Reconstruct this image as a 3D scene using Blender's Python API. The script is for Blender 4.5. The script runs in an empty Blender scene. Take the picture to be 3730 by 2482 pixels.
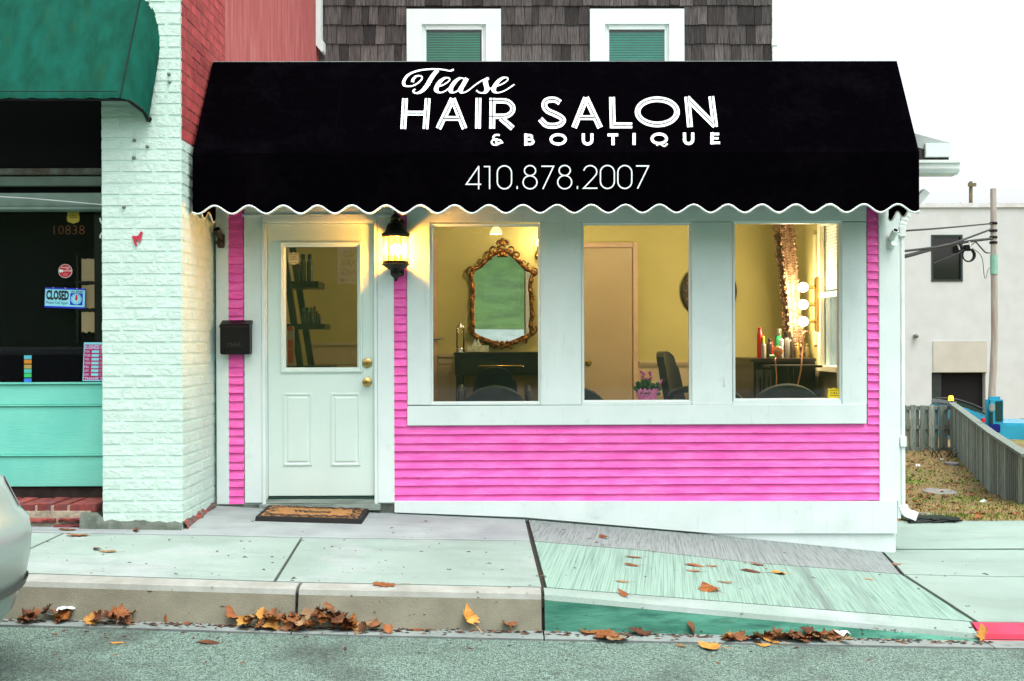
import bpy, bmesh, math, random
from mathutils import Vector, Matrix
from mathutils.bvhtree import BVHTree
random.seed(7)
R_ = random.Random(11)
sc = bpy.context.scene
COL = sc.collection
rad = math.radians

# ------------------------------------------------------------------ camera
D, EYE, F, CX, CY = 7.6, 1.25, 3678.0, 1865.0, 1241.0
YAW, ROLL = rad(0.5), rad(0.2)
cam = bpy.data.cameras.new('camera')
cam.lens = 36 * F / 3730; cam.sensor_width = 36; cam.sensor_fit = 'HORIZONTAL'
cam.clip_start = 0.05; cam.clip_end = 2000
cam_o = bpy.data.objects.new('camera', cam); COL.objects.link(cam_o)
cam_o.matrix_world = (Matrix.Translation((0, -D, EYE)) @ Matrix.Rotation(-YAW, 4, 'Z')
                      @ Matrix.Rotation(math.pi / 2, 4, 'X') @ Matrix.Rotation(-ROLL, 4, 'Z'))
sc.camera = cam_o

# ------------------------------------------------------------------ light
SUN_EL, SUN_AZ = 70.0, 146.0           # behind the photographer, to the right
world = bpy.data.worlds.new('World'); sc.world = world; world.use_nodes = True
wn, wl = world.node_tree.nodes, world.node_tree.links
wn.clear()
w_out = wn.new('ShaderNodeOutputWorld'); w_bg = wn.new('ShaderNodeBackground')
w_sky = wn.new('ShaderNodeTexSky'); w_sky.sky_type = 'NISHITA'; w_sky.sun_disc = False
w_sky.sun_elevation = rad(SUN_EL); w_sky.sun_rotation = rad(SUN_AZ)
w_sky.air_density = 1.0; w_sky.dust_density = 5.5; w_sky.ozone_density = 0.6
w_hs = wn.new('ShaderNodeHueSaturation'); w_hs.inputs['Saturation'].default_value = 0.22
w_bg.inputs['Strength'].default_value = 0.15
wl.new(w_sky.outputs[0], w_hs.inputs['Color']); wl.new(w_hs.outputs[0], w_bg.inputs['Color'])
wl.new(w_bg.outputs[0], w_out.inputs['Surface'])
sun = bpy.data.lights.new('sun', 'SUN'); sun.energy = 0.5; sun.angle = rad(40); sun.color = (1, .97, .92)
sun_o = bpy.data.objects.new('sun', sun); COL.objects.link(sun_o)
a_ = rad(SUN_AZ); e_ = rad(SUN_EL)
sd = Vector((math.sin(a_) * math.cos(e_), math.cos(a_) * math.cos(e_), math.sin(e_)))
sun_o.rotation_euler = sd.to_track_quat('Z', 'Y').to_euler()
sun_o.location = (-6, -20, 20)
sc.view_settings.view_transform = 'Standard'; sc.view_settings.look = 'None'
sc.view_settings.gamma = 1.0; sc.view_settings.use_curve_mapping = False
sc.view_settings.exposure = 1.36
sc.cycles.use_denoising = True
sc.cycles.max_bounces = 8; sc.cycles.transparent_max_bounces = 12
sc.cycles.caustics_reflective = False; sc.cycles.caustics_refractive = False
sc.cycles.sample_clamp_indirect = 6

# ------------------------------------------------------------------ measuring
def ray(px, py):
    u, v = (px - CX) / F, -(py - CY) / F
    c, s = math.cos(ROLL), math.sin(ROLL)
    u, v = u * c + v * s, -u * s + v * c
    c, s = math.cos(YAW), math.sin(YAW)
    return Vector((u * c + s, c - u * s, v))
ORI = Vector((0, -D, EYE))
def P(px, py, d=0.0):                    # photo point at d metres in front of the facade
    r = ray(px, py); return ORI + r * ((D - d) / r.y)
def RC(x0, y0, x1, y1, d=0.0):           # upright rectangle -> X0, X1, Z0, Z1
    my, mx = (y0 + y1) / 2, (x0 + x1) / 2
    return P(x0, my, d).x, P(x1, my, d).x, P(mx, y1, d).z, P(mx, y0, d).z
def PL(px, py, p0, n):                   # photo point on a plane
    r = ray(px, py); return ORI + r * ((p0 - ORI).dot(n) / r.dot(n))

# ------------------------------------------------------------------ objects
ORG = {}
def tagit(o, label=None, cat=None, group=None, kind=None):
    if label: o['label'] = label
    if cat: o['category'] = cat
    if group: o['group'] = group
    if kind: o['kind'] = kind
    return o
def thing(name, loc, label, cat, group=None, kind=None):
    o = bpy.data.objects.new(name, None); COL.objects.link(o); o.location = loc
    o.empty_display_size = .1
    ORG[o] = Vector(loc)
    return tagit(o, label, cat, group, kind)

class MB:
    def __init__(s): s.v = []; s.f = []; s.m = []; s.cur = 0
    def add(s, vs, fs):
        b = len(s.v); s.v += [tuple(v) for v in vs]
        for f in fs: s.f.append(tuple(i + b for i in f)); s.m.append(s.cur)
        return s
    def box(s, x0, x1, y0, y1, z0, z1):
        if x1 < x0: x0, x1 = x1, x0
        if y1 < y0: y0, y1 = y1, y0
        if z1 < z0: z0, z1 = z1, z0
        return s.add([(x0, y0, z0), (x1, y0, z0), (x1, y1, z0), (x0, y1, z0), (x0, y0, z1), (x1, y0, z1), (x1, y1, z1), (x0, y1, z1)],
                     [(0, 3, 2, 1), (4, 5, 6, 7), (0, 1, 5, 4), (1, 2, 6, 5), (2, 3, 7, 6), (3, 0, 4, 7)])
    def rbox(s, x0, x1, y0, y1, z0, z1, r=.01):       # chamfered box
        t = MB(); t.box(x0, x1, y0, y1, z0, z1)
        bm = t.bm(); bmesh.ops.bevel(bm, geom=bm.edges[:], offset=r, segments=2, affect='EDGES')
        bm.verts.index_update()
        s.add([v.co for v in bm.verts], [[v.index for v in f.verts] for f in bm.faces]); bm.free(); return s
    def prism(s, poly, ax, t0, t1):                   # polygon in the other two axes, swept along ax
        n = len(poly)
        def pt(p, t):
            return {'x': (t, p[0], p[1]), 'y': (p[0], t, p[1]), 'z': (p[0], p[1], t)}[ax]
        vs = [pt(p, t0) for p in poly] + [pt(p, t1) for p in poly]
        fs = [(i, (i + 1) % n, (i + 1) % n + n, i + n) for i in range(n)] + [tuple(range(n))[::-1], tuple(range(n, 2 * n))]
        return s.add(vs, fs)
    def tube(s, path, r, n=8, cap=True, up=None):
        path = [Vector(p) for p in path]; m = len(path)
        rr = r if isinstance(r, (list, tuple)) else [r] * m
        base = len(s.v); ref = None
        for i, p in enumerate(path):
            t = (path[min(i + 1, m - 1)] - path[max(i - 1, 0)])
            if t.length < 1e-9: t = Vector((0, 0, 1))
            t.normalize()
            if ref is None:
                ref = Vector((0, 0, 1)) if abs(t.z) < .9 else Vector((1, 0, 0))
            a = t.cross(ref).normalized(); b = a.cross(t).normalized(); ref = b
            for k in range(n):
                g = 2 * math.pi * k / n
                s.v.append(tuple(p + (a * math.cos(g) + b * math.sin(g)) * rr[i]))
        for i in range(m - 1):
            for k in range(n):
                s.f.append((base + i * n + k, base + i * n + (k + 1) % n, base + (i + 1) * n + (k + 1) % n, base + (i + 1) * n + k)); s.m.append(s.cur)
        if cap:
            s.f.append(tuple(base + k for k in range(n))[::-1]); s.m.append(s.cur)
            s.f.append(tuple(base + (m - 1) * n + k for k in range(n))); s.m.append(s.cur)
        return s
    def lathe(s, prof, c, ax='z', n=16, sx=1.0, sy=1.0):
        base = len(s.v); c = Vector(c)
        for (r, h) in prof:
            for k in range(n):
                g = 2 * math.pi * k / n; a, b = r * math.cos(g) * sx, r * math.sin(g) * sy
                o = {'z': (a, b, h), 'y': (a, h, b), 'x': (h, a, b)}[ax]
                s.v.append(tuple(c + Vector(o)))
        for i in range(len(prof) - 1):
            for k in range(n):
                s.f.append((base + i * n + k, base + i * n + (k + 1) % n, base + (i + 1) * n + (k + 1) % n, base + (i + 1) * n + k)); s.m.append(s.cur)
        s.f.append(tuple(base + k for k in range(n))[::-1]); s.m.append(s.cur)
        s.f.append(tuple(base + (len(prof) - 1) * n + k for k in range(n))); s.m.append(s.cur)
        return s
    def ball(s, c, r, n=12, sq=(1, 1, 1)):
        c = Vector(c); k = max(4, n // 2)
        base = len(s.v)
        for i in range(1, k):
            t = math.pi * i / k
            for j in range(n):
                g = 2 * math.pi * j / n
                s.v.append((c.x + r * sq[0] * math.sin(t) * math.cos(g), c.y + r * sq[1] * math.sin(t) * math.sin(g), c.z + r * sq[2] * math.cos(t)))
        top = len(s.v); s.v.append((c.x, c.y, c.z + r * sq[2])); s.v.append((c.x, c.y, c.z - r * sq[2]))
        for i in range(k - 2):
            for j in range(n):
                s.f.append((base + i * n + j, base + (i + 1) * n + j, base + (i + 1) * n + (j + 1) % n, base + i * n + (j + 1) % n)); s.m.append(s.cur)
        for j in range(n):
            s.f.append((top, base + j, base + (j + 1) % n)); s.m.append(s.cur)
            s.f.append((top + 1, base + (k - 2) * n + (j + 1) % n, base + (k - 2) * n + j)); s.m.append(s.cur)
        return s
    def grid(s, rows):                                # rows of points
        n = len(rows[0]); vs = [p for r in rows for p in r]
        fs = [(i * n + j, i * n + j + 1, (i + 1) * n + j + 1, (i + 1) * n + j) for i in range(len(rows) - 1) for j in range(n - 1)]
        return s.add(vs, fs)
    def bm(s):
        bm = bmesh.new(); vv = [bm.verts.new(v) for v in s.v]
        for f, m in zip(s.f, s.m):
            try: bf = bm.faces.new([vv[i] for i in f]); bf.material_index = m
            except ValueError: pass
        bm.verts.index_update(); return bm
    def mesh(s, name, mats, off=None, smooth=None, fix=True):
        if off is not None: s.v = [(v[0] - off.x, v[1] - off.y, v[2] - off.z) for v in s.v]
        bm = s.bm()
        if fix: bmesh.ops.recalc_face_normals(bm, faces=bm.faces[:])
        me = bpy.data.meshes.new(name); bm.to_mesh(me); bm.free()
        for m in (mats if isinstance(mats, (list, tuple)) else [mats]): me.materials.append(m)
        if smooth is not None:
            me.shade_smooth()
            me.set_sharp_from_angle(angle=rad(smooth))
        return me
    def obj(s, name, mats, parent=None, smooth=None, fix=True, pivot=None):
        off = ORG.get(parent) if parent is not None else None
        if off is None: off = Vector((0, 0, 0))
        piv = Vector(pivot) if pivot is not None else None
        me = s.mesh(name, mats, piv if piv is not None else off, smooth, fix)
        o = bpy.data.objects.new(name, me); COL.objects.link(o)
        if parent is not None: o.parent = parent
        if piv is not None: o.location = piv - off
        ORG[o] = piv if piv is not None else off
        return o
def solo(mb, name, mats, label, cat, group=None, kind=None, smooth=None, pivot=None):
    if pivot is None and mb.v:
        xs = [v[0] for v in mb.v]; ys = [v[1] for v in mb.v]; zs = [v[2] for v in mb.v]
        pivot = ((min(xs) + max(xs)) / 2, (min(ys) + max(ys)) / 2, min(zs))
    return tagit(mb.obj(name, mats, None, smooth, pivot=pivot), label, cat, group, kind)
def put(name, me, loc, parent, rot=None, scale=None):  # one more piece that shares mesh data
    o = bpy.data.objects.new(name, me); COL.objects.link(o)
    o.parent = parent; o.location = Vector(loc) - (ORG.get(parent) or Vector((0, 0, 0)))
    if rot: o.rotation_euler = rot
    if scale: o.scale = scale
    return o

# ------------------------------------------------------------------ materials
MATS = {}
def nodes(name):
    m = bpy.data.materials.new(name); m.use_nodes = True
    nt = m.node_tree; return m, nt.nodes, nt.links, nt.nodes['Principled BSDF']
def noise(N, L, vec, scale, detail=4, rough=.55):
    t = N.new('ShaderNodeTexNoise'); t.inputs['Scale'].default_value = scale; t.inputs['Detail'].default_value = detail
    t.inputs['Roughness'].default_value = rough; L.new(vec, t.inputs['Vector']); return t.outputs['Fac']
def ramp(N, L, src, p0, p1, c0=(0, 0, 0, 1), c1=(1, 1, 1, 1)):
    r = N.new('ShaderNodeValToRGB'); e = r.color_ramp.elements
    e[0].position, e[1].position = p0, p1; e[0].color, e[1].color = c0, c1
    L.new(src, r.inputs[0]); return r.outputs[0]
def mixc(N, L, fac, a, b):
    x = N.new('ShaderNodeMix'); x.data_type = 'RGBA'
    for i, v in ((0, fac), (6, a), (7, b)):
        if isinstance(v, (int, float)): x.inputs[i].default_value = v
        elif isinstance(v, (tuple, list)): x.inputs[i].default_value = (*v[:3], 1)
        else: L.new(v, x.inputs[i])
    return x.outputs[2]
def mat(name, c1, c2=None, scale=5, detail=5, rough=.6, spec=.35, metal=0, bump=0, bscale=60, stretch=(1, 1, 1), rotz=0,
        rnd=0, spots=(), lo=.35, hi=.65, bstretch=None, bdist=.004):
    if name in MATS: return MATS[name]
    m, N, L, b = nodes(name)
    g = N.new('ShaderNodeNewGeometry'); mp = N.new('ShaderNodeMapping'); mp.vector_type = 'TEXTURE'
    mp.inputs['Scale'].default_value = [1 / k for k in stretch]; mp.inputs['Rotation'].default_value = (0, 0, rotz)
    L.new(g.outputs['Position'], mp.inputs['Vector']); vec = mp.outputs[0]
    if c2 is None: c2 = tuple(k * .82 for k in c1)
    col = mixc(N, L, ramp(N, L, noise(N, L, vec, scale, detail), lo, hi), c2, c1)
    for sp in spots:
        (sc_, ss, t0, t1, amt), v2 = sp[:5], vec
        if len(sp) > 5:
            m3 = N.new('ShaderNodeMapping'); m3.vector_type = 'TEXTURE'; m3.inputs['Scale'].default_value = [1 / k for k in sp[5]]
            L.new(g.outputs['Position'], m3.inputs['Vector']); v2 = m3.outputs[0]
        k = ramp(N, L, noise(N, L, v2, ss, 6, .65), t0, t1)
        mu = N.new('ShaderNodeMath'); mu.operation = 'MULTIPLY'; mu.inputs[1].default_value = amt; L.new(k, mu.inputs[0])
        col = mixc(N, L, mu.outputs[0], col, sc_)
    if rnd:
        oi = N.new('ShaderNodeObjectInfo'); mr = N.new('ShaderNodeMapRange')
        mr.inputs['To Min'].default_value = 1 - rnd; mr.inputs['To Max'].default_value = 1 + rnd
        L.new(oi.outputs['Random'], mr.inputs['Value'])
        hs = N.new('ShaderNodeHueSaturation'); L.new(mr.outputs[0], hs.inputs['Value']); L.new(col, hs.inputs['Color']); col = hs.outputs[0]
    L.new(col, b.inputs['Base Color'])
    b.inputs['Roughness'].default_value = rough; b.inputs['Metallic'].default_value = metal
    b.inputs['Specular IOR Level'].default_value = spec
    if bump:
        bv = vec
        if bstretch:
            m2 = N.new('ShaderNodeMapping'); m2.vector_type = 'TEXTURE'; m2.inputs['Scale'].default_value = [1 / k for k in bstretch]
            m2.inputs['Rotation'].default_value = (0, 0, rotz)
            L.new(g.outputs['Position'], m2.inputs['Vector']); bv = m2.outputs[0]
        bp = N.new('ShaderNodeBump'); bp.inputs['Strength'].default_value = bump; bp.inputs['Distance'].default_value = bdist
        L.new(noise(N, L, bv, bscale, 4, .6), bp.inputs['Height']); L.new(bp.outputs[0], b.inputs['Normal'])
    MATS[name] = m; return m
def emit(name, col, strength):
    m, N, L, b = nodes(name); b.inputs['Base Color'].default_value = (*col, 1)
    b.inputs['Emission Color'].default_value = (*col, 1); b.inputs['Emission Strength'].default_value = strength
    MATS[name] = m; return m
def glassy(name, tint=(1, 1, 1), refl=1.0, rough=0.0):
    m, N, L, b = nodes(name); N.remove(b)
    out = N['Material Output']
    tr = N.new('ShaderNodeBsdfTransparent'); tr.inputs[0].default_value = (*tint, 1)
    gl = N.new('ShaderNodeBsdfGlossy'); gl.inputs['Roughness'].default_value = rough
    fr = N.new('ShaderNodeFresnel'); fr.inputs['IOR'].default_value = 1.5
    mu = N.new('ShaderNodeMath'); mu.operation = 'MULTIPLY'; mu.inputs[1].default_value = refl; mu.use_clamp = True
    mx = N.new('ShaderNodeMixShader'); L.new(fr.outputs[0], mu.inputs[0]); L.new(mu.outputs[0], mx.inputs[0])
    L.new(tr.outputs[0], mx.inputs[1]); L.new(gl.outputs[0], mx.inputs[2]); L.new(mx.outputs[0], out.inputs['Surface'])
    MATS[name] = m; return m

WHITE = mat('white_paint', (.66, .745, .725), (.60, .695, .67), scale=3, rough=.45, bump=.25, bscale=35, bdist=.003, rnd=.02,
            spots=[((.30, .40, .35), 9, .62, .80, .4), ((.38, .42, .40), 2.2, .58, .78, .3), ((.40, .46, .43), 12, .60, .74, .35, (2.5, 2.5, .22))])
DOORW = mat('door_paint', (.60, .72, .665), (.565, .685, .63), scale=2.5, rough=.35, bump=.06, bscale=50, spots=[((.4, .55, .5), 14, .70, .8, .3)])
PINK = mat('pink_paint', (.95, .165, .53), (.80, .09, .42), scale=4, rough=.5, stretch=(1, 1, 4), bump=.9, bscale=22, bstretch=(1, 1, 7), bdist=.006, rnd=.07,
           spots=[((.55, .02, .22), 16, .68, .8, .4), ((.42, .02, .18), 26, .645, .675, .75, (.35, 1, 3.5)), ((.9, .32, .58), 5, .55, .8, .35, (.6, 1, 1))])
WBRICK = mat('white_painted_brick', (.55, .70, .63), (.50, .645, .575), scale=5, rough=.55, bump=.9, bscale=28, bdist=.010, rnd=.02,
             spots=[((.30, .45, .38), 22, .70, .82, .5)])
WMORT = mat('white_painted_mortar', (.53, .70, .62), (.47, .63, .555), scale=8, rough=.7, bump=.6, bscale=80)
RBRICK = mat('red_brick', (.40, .06, .06), (.29, .035, .042), scale=10, rough=.75, bump=.6, bscale=60, rnd=.25,
             spots=[((.5, .38, .36), 30, .68, .78, .5)])
RMORT = mat('red_mortar', (.36, .08, .06), (.25, .045, .04), scale=20, rough=.9)
RSTUC = mat('red_stucco', (.40, .105, .10), (.32, .066, .063), scale=3, rough=.85, stretch=(4, 4, .5), bump=.3, bscale=80,
            spots=[((.46, .19, .17), 3, .5, .75, .6)])
BLACKF = mat('black_canvas', (.0012, .0008, .0014), (.0008, .0006, .001), scale=20, rough=.95, spec=.0, spots=[((.006, .005, .007), 2.5, .5, .85, .35), ((.012, .012, .012), 60, .66, .76, .4)])
GREENF = mat('green_canvas', (.004, .085, .06), (.003, .055, .035), scale=4, rough=.85, spec=.1, stretch=(3, 3, 1), bump=.2, bscale=200,
             spots=[((.02, .06, .012), 3, .58, .75, .5)])
PIPING = mat('white_piping', (.8, .88, .85), rough=.5)
LETTER = mat('white_vinyl', (.88, .95, .93), (.84, .92, .9), rough=.4)
INLINE = mat('black_vinyl', (.004, .004, .005), rough=.6, spec=.1)
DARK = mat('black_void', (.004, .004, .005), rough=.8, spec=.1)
BLACKM = mat('black_metal', (.006, .006, .0065), (.004, .004, .004), rough=.4, spec=.2)
DRIVE = mat('driveway_concrete', (.225, .31, .27), (.185, .255, .22), scale=1.4, rough=.85, bump=.8, bscale=120, bdist=.004, spots=[((.12, .155, .14), 4, .54, .76, .45, (.35, 1.4, 1)), ((.05, .06, .055), 26, .68, .73, .7, (.5, 1.6, 1))])
BRONZE = mat('dark_bronze', (.03, .022, .015), (.015, .02, .014), scale=25, rough=.45, metal=.5,
             spots=[((.03, .12, .07), 14, .55, .7, .7)])
BRASS = mat('brass', (.55, .38, .12), (.4, .26, .08), scale=30, rough=.25, metal=1)
SLAB = mat('pavement_concrete', (.235, .315, .28), (.19, .26, .225), scale=1.6, rough=.85, bump=.8, bscale=120, bdist=.004, rnd=.06,
           spots=[((.12, .155, .14), 5, .52, .74, .5, (.35, 1.4, 1)), ((.05, .06, .055), 26, .66, .72, .8, (.5, 1.6, 1)), ((.16, .20, .185), 110, .5, .7, .45), ((.33, .40, .37), 60, .6, .7, .4), ((.38, .39, .42), 1.3, .5, .7, .5), ((.10, .12, .11), 34, .71, .76, .8)])
STRIP = mat('pavement_strip_concrete', (.27, .32, .31), (.20, .23, .235), scale=2.2, rough=.85, bump=.5, bscale=120, bdist=.003,
            spots=[((.14, .155, .155), 5, .5, .74, .6, (.3, 1.6, 1)), ((.05, .06, .055), 26, .66, .72, .8, (.5, 1.6, 1)), ((.15, .17, .17), 110, .5, .7, .45)])
BROOM = mat('broomed_green_concrete', (.205, .325, .27), (.10, .18, .145), scale=130, detail=3, rough=.85, stretch=(1, .010, 1), rotz=rad(-9), bump=1.0,
            bscale=70, bstretch=(1, .03, 1), bdist=.008, lo=.30, hi=.56, spots=[((.075, .085, .09), 2.6, .58, .70, .7), ((.06, .09, .08), 9, .60, .72, .5), ((.08, .11, .10), 50, .7, .76, .7)])
BROOMG = mat('broomed_grey_concrete', (.205, .25, .24), (.10, .125, .12), scale=130, detail=3, rough=.85, stretch=(1, .010, 1), rotz=rad(-9), bump=1.0,
             bscale=70, bstretch=(1, .03, 1), bdist=.008, lo=.30, hi=.56, spots=[((.10, .10, .11), 2.2, .60, .75, .6)])
KERB = mat('kerb_concrete', (.21, .205, .15), (.155, .15, .11), scale=6, rough=.9, bump=.8, bscale=130, bdist=.004,
           spots=[((.12, .10, .07), 40, .64, .72, .7), ((.5, .55, .52), 55, .70, .74, .8)])
KERBTOP = mat('kerb_top_concrete', (.28, .30, .27), (.22, .23, .20), scale=8, rough=.9, bump=.6, bscale=130, spots=[((.25, .22, .17), 30, .62, .75, .5)])
KERBG = mat('green_stained_concrete', (.06, .22, .155), (.015, .105, .07), scale=4, rough=.85, stretch=(.6, 1, 4), bump=.6, bscale=60, bstretch=(.4, 1, 6),
            spots=[((.008, .07, .05), 7, .5, .68, .8), ((.23, .27, .22), 3, .6, .75, .5)])
KERBR = mat('red_kerb_paint', (.62, .03, .08), (.45, .02, .05), scale=8, rough=.6, bump=.4)
GUTTER = mat('gutter_concrete', (.20, .24, .225), (.14, .17, .16), scale=6, rough=.9, bump=.6, bscale=120, spots=[((.07, .08, .07), 8, .58, .72, .7)])
SOIL = mat('dark_soil', (.035, .03, .022), (.015, .015, .012), scale=30, rough=.95, bump=.8)
PARGE = mat('cement_parging', (.115, .14, .115), (.06, .075, .06), scale=9, rough=.95, bump=1, bscale=40, bdist=.008, spots=[((.17, .20, .17), 5, .55, .7, .6)])
WOODS = mat('weathered_threshold', (.30, .36, .32), (.14, .19, .16), scale=10, rough=.8, stretch=(.5, 1, 8), bump=.6, bscale=60, bstretch=(.4, 1, 10))
SHING = mat('weathered_shingle', (.085, .075, .07), (.025, .022, .023), scale=24, rough=.9, stretch=(3, 1, .22), bump=.8, bscale=60, bstretch=(4, 1, .3), rnd=.7,
            spots=[((.02, .018, .016), 9, .58, .72, .7)])
FENCE = mat('grey_fence_wood', (.26, .31, .27), (.13, .17, .14), scale=20, rough=.9, stretch=(2, 2, .25), bump=.7, bscale=60, bstretch=(4, 4, .3), rnd=.5,
            spots=[((.07, .24, .16), 4, .58, .75, .5)])
STUCCO = mat('white_stucco', (.52, .555, .545), (.475, .505, .485), scale=2, rough=.9, bump=.5, bscale=30, spots=[((.52, .51, .45), 1.4, .55, .8, .6)])
STUCB = mat('beige_stucco', (.47, .465, .40), (.42, .415, .35), scale=2, rough=.9, bump=.4, bscale=30)
MINT = mat('mint_board_paint', (.19, .61, .49), (.14, .54, .44), scale=3, rough=.5, bump=.5, bscale=30, bstretch=(.4, 1, 6), spots=[((.05, .35, .30), 9, .64, .76, .5)])
GREYB = mat('grey_green_board', (.12, .17, .14), (.09, .13, .10), scale=8, rough=.7, spots=[((.08, .06, .03), 6, .6, .75, .6)])
GLASS = glassy('window_glass', (.98, .99, .985), .55)
DOORGLASS = glassy('door_glass', (.9, .92, .9), 1.3)
DGLASS = glassy('dark_glass', (.9, .92, .92), .22)
LGLASS = glassy('lantern_glass', (1.0, .86, .48), 1.0)
_n, _l = LGLASS.node_tree.nodes, LGLASS.node_tree.links
_mx = [k for k in _n if k.type == 'MIX_SHADER'][0]; _tr = [k for k in _n if k.type == 'BSDF_TRANSPARENT'][0]
_tl = _n.new('ShaderNodeBsdfTranslucent'); _tl.inputs[0].default_value = (1, .60, .14, 1)
_m2 = _n.new('ShaderNodeMixShader'); _m2.inputs[0].default_value = .26
_l.new(_tr.outputs[0], _m2.inputs[1]); _l.new(_tl.outputs[0], _m2.inputs[2]); _l.new(_m2.outputs[0], _mx.inputs[1])
OLIVE = mat('olive_wall', (.47, .405, .15), (.43, .37, .13), scale=2, rough=.8)
CREAM = mat('cream_wainscot', (.50, .39, .235), (.46, .355, .21), scale=2, rough=.55)
PEACH = mat('interior_door_paint', (.46, .35, .20), (.42, .31, .175), scale=2, rough=.5)
FLOORI = mat('interior_floor', (.28, .2, .12), (.2, .14, .08), scale=4, rough=.4)
CEIL = mat('interior_ceiling', (.7, .66, .55), rough=.8)
EBONY = mat('black_lacquer', (.008, .006, .006), (.005, .004, .004), rough=.3, spec=.3)
GOLD = mat('antique_gold', (.30, .13, .03), (.10, .035, .012), scale=26, rough=.35, metal=.8)
GREYGOLD = mat('bronze_carving', (.34, .20, .12), (.10, .055, .03), scale=30, rough=.4, metal=.7)
VINYL = mat('dark_blue_vinyl', (.012, .020, .032), (.009, .015, .024), rough=.35, spec=.4)
FABRIC = mat('dark_green_fabric', (.030, .042, .042), (.020, .030, .032), scale=60, rough=.9)
CHROME = mat('chrome', (.6, .6, .6), rough=.15, metal=1)
MIRROR = mat('mirror_silver', (.86, .88, .87), (.86, .88, .87), rough=.0, metal=1)
REDPL = mat('red_plastic', (.62, .02, .02), rough=.3)
PLW = mat('white_plastic', (.76, .82, .78), rough=.4)
GRASSD = mat('dry_grass_soil', (.21, .15, .065), (.135, .09, .036), scale=4, rough=1, bump=1, bscale=50, bdist=.02,
             spots=[((.14, .19, .03), .9, .54, .64, .85), ((.45, .36, .2), 9, .6, .7, .6), ((.30, .11, .03), 20, .68, .72, .8)])
GRASSG = mat('green_bank_grass', (.062, .135, .030), (.034, .082, .02), scale=1.2, rough=1, bump=1, bscale=20, bdist=.05, spots=[((.16, .18, .05), 3, .58, .7, .5)])
def asphalt():
    m, N, L, b = nodes('asphalt')
    g = N.new('ShaderNodeNewGeometry').outputs['Position']
    vo = N.new('ShaderNodeTexVoronoi'); vo.inputs['Scale'].default_value = 190; L.new(g, vo.inputs['Vector'])
    sp = N.new('ShaderNodeSeparateColor'); L.new(vo.outputs['Color'], sp.inputs[0])
    col = mixc(N, L, ramp(N, L, sp.outputs[0], .25, .85), (.045, .075, .062), (.25, .385, .32))
    big = ramp(N, L, noise(N, L, g, 1.3, 5), .52, .70)
    col = mixc(N, L, big, col, (.045, .058, .052))
    st_ = ramp(N, L, noise(N, L, g, 5, 6, .7), .55, .68); col = mixc(N, L, st_, col, mixc(N, L, .6, col, (.05, .06, .055)))
    fine = ramp(N, L, noise(N, L, g, 60, 4), .45, .6)
    col2 = mixc(N, L, .25, col, mixc(N, L, fine, (.06, .09, .075), (.26, .38, .32))); L.new(col2, b.inputs['Base Color'])
    b.inputs['Roughness'].default_value = .85; b.inputs['Specular IOR Level'].default_value = .3
    bp = N.new('ShaderNodeBump'); bp.inputs['Strength'].default_value = 1; bp.inputs['Distance'].default_value = .008
    L.new(vo.outputs['Distance'], bp.inputs['Height']); L.new(bp.outputs[0], b.inputs['Normal'])
    return m
ASPH = asphalt()
LEAFM = []
for i, (c1, c2) in enumerate([((.23, .085, .028), (.14, .045, .014)), ((.20, .085, .035), (.11, .045, .018)), ((.45, .24, .055), (.33, .14, .025)),
                              ((.10, .036, .016), (.055, .02, .010)), ((.28, .18, .09), (.19, .115, .055)), ((.29, .105, .022), (.13, .04, .012))]):
    LEAFM.append(mat('leaf_%d' % i, c1, c2, scale=25, rough=.7, spec=.2, rnd=.15))

# ------------------------------------------------------------------ lettering
def text_part(name, s, fn, m, parent, mirror=False, bold=0.0):
    cu = bpy.data.curves.new('txt', 'FONT'); cu.body = s; cu.size = 1; cu.offset = bold; cu.resolution_u = 2
    o = bpy.data.objects.new('txt', cu); COL.objects.link(o)
    bpy.context.view_layer.update()
    me = bpy.data.meshes.new_from_object(o.evaluated_get(bpy.context.evaluated_depsgraph_get()))
    bpy.data.objects.remove(o); bpy.data.curves.remove(cu)
    xs = [v.co.x for v in me.vertices]; ys = [v.co.y for v in me.vertices]
    x0, x1, y0, y1 = min(xs), max(xs), min(ys), max(ys)
    mb = MB()
    pts = []
    for v in me.vertices:
        u = (v.co.x - x0) / (x1 - x0)
        if mirror: u = 1 - u
        pts.append(fn(u, (v.co.y - y0) / (y1 - y0)))
    mb.add(pts, [tuple(p.vertices) for p in me.polygons]); bpy.data.meshes.remove(me)
    return mb.obj(name, m, parent, fix=False)
def upright(x0, y0, x1, y1, d, rot=0.0):    # (u, v) -> point on an upright plane, from photo pixels
    X0, X1, Z0, Z1 = RC(x0, y0, x1, y1, d)
    cx, cz = (X0 + X1) / 2, (Z0 + Z1) / 2
    def fn(u, v):
        a, b = X0 + (X1 - X0) * u - cx, Z0 + (Z1 - Z0) * v - cz
        c, s = math.cos(rot), math.sin(rot)
        return (cx + a * c - b * s, -d, cz + a * s + b * c)
    return fn
def catmull(pts, k=8, closed=False):
    out = []; n = len(pts)
    for i in range(n if closed else n - 1):
        p = [pts[(i + j) % n] if closed else pts[min(max(i + j, 0), n - 1)] for j in (-1, 0, 1, 2)]
        for q in range(k):
            t = q / k
            out.append(tuple(.5 * (2 * p[1][c] + (p[2][c] - p[0][c]) * t + (2 * p[0][c] - 5 * p[1][c] + 4 * p[2][c] - p[3][c]) * t * t
                                   + (3 * p[1][c] - p[0][c] - 3 * p[2][c] + p[3][c]) * t ** 3) for c in range(len(pts[0]))))
    if not closed: out.append(tuple(pts[-1]))
    return out
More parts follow.
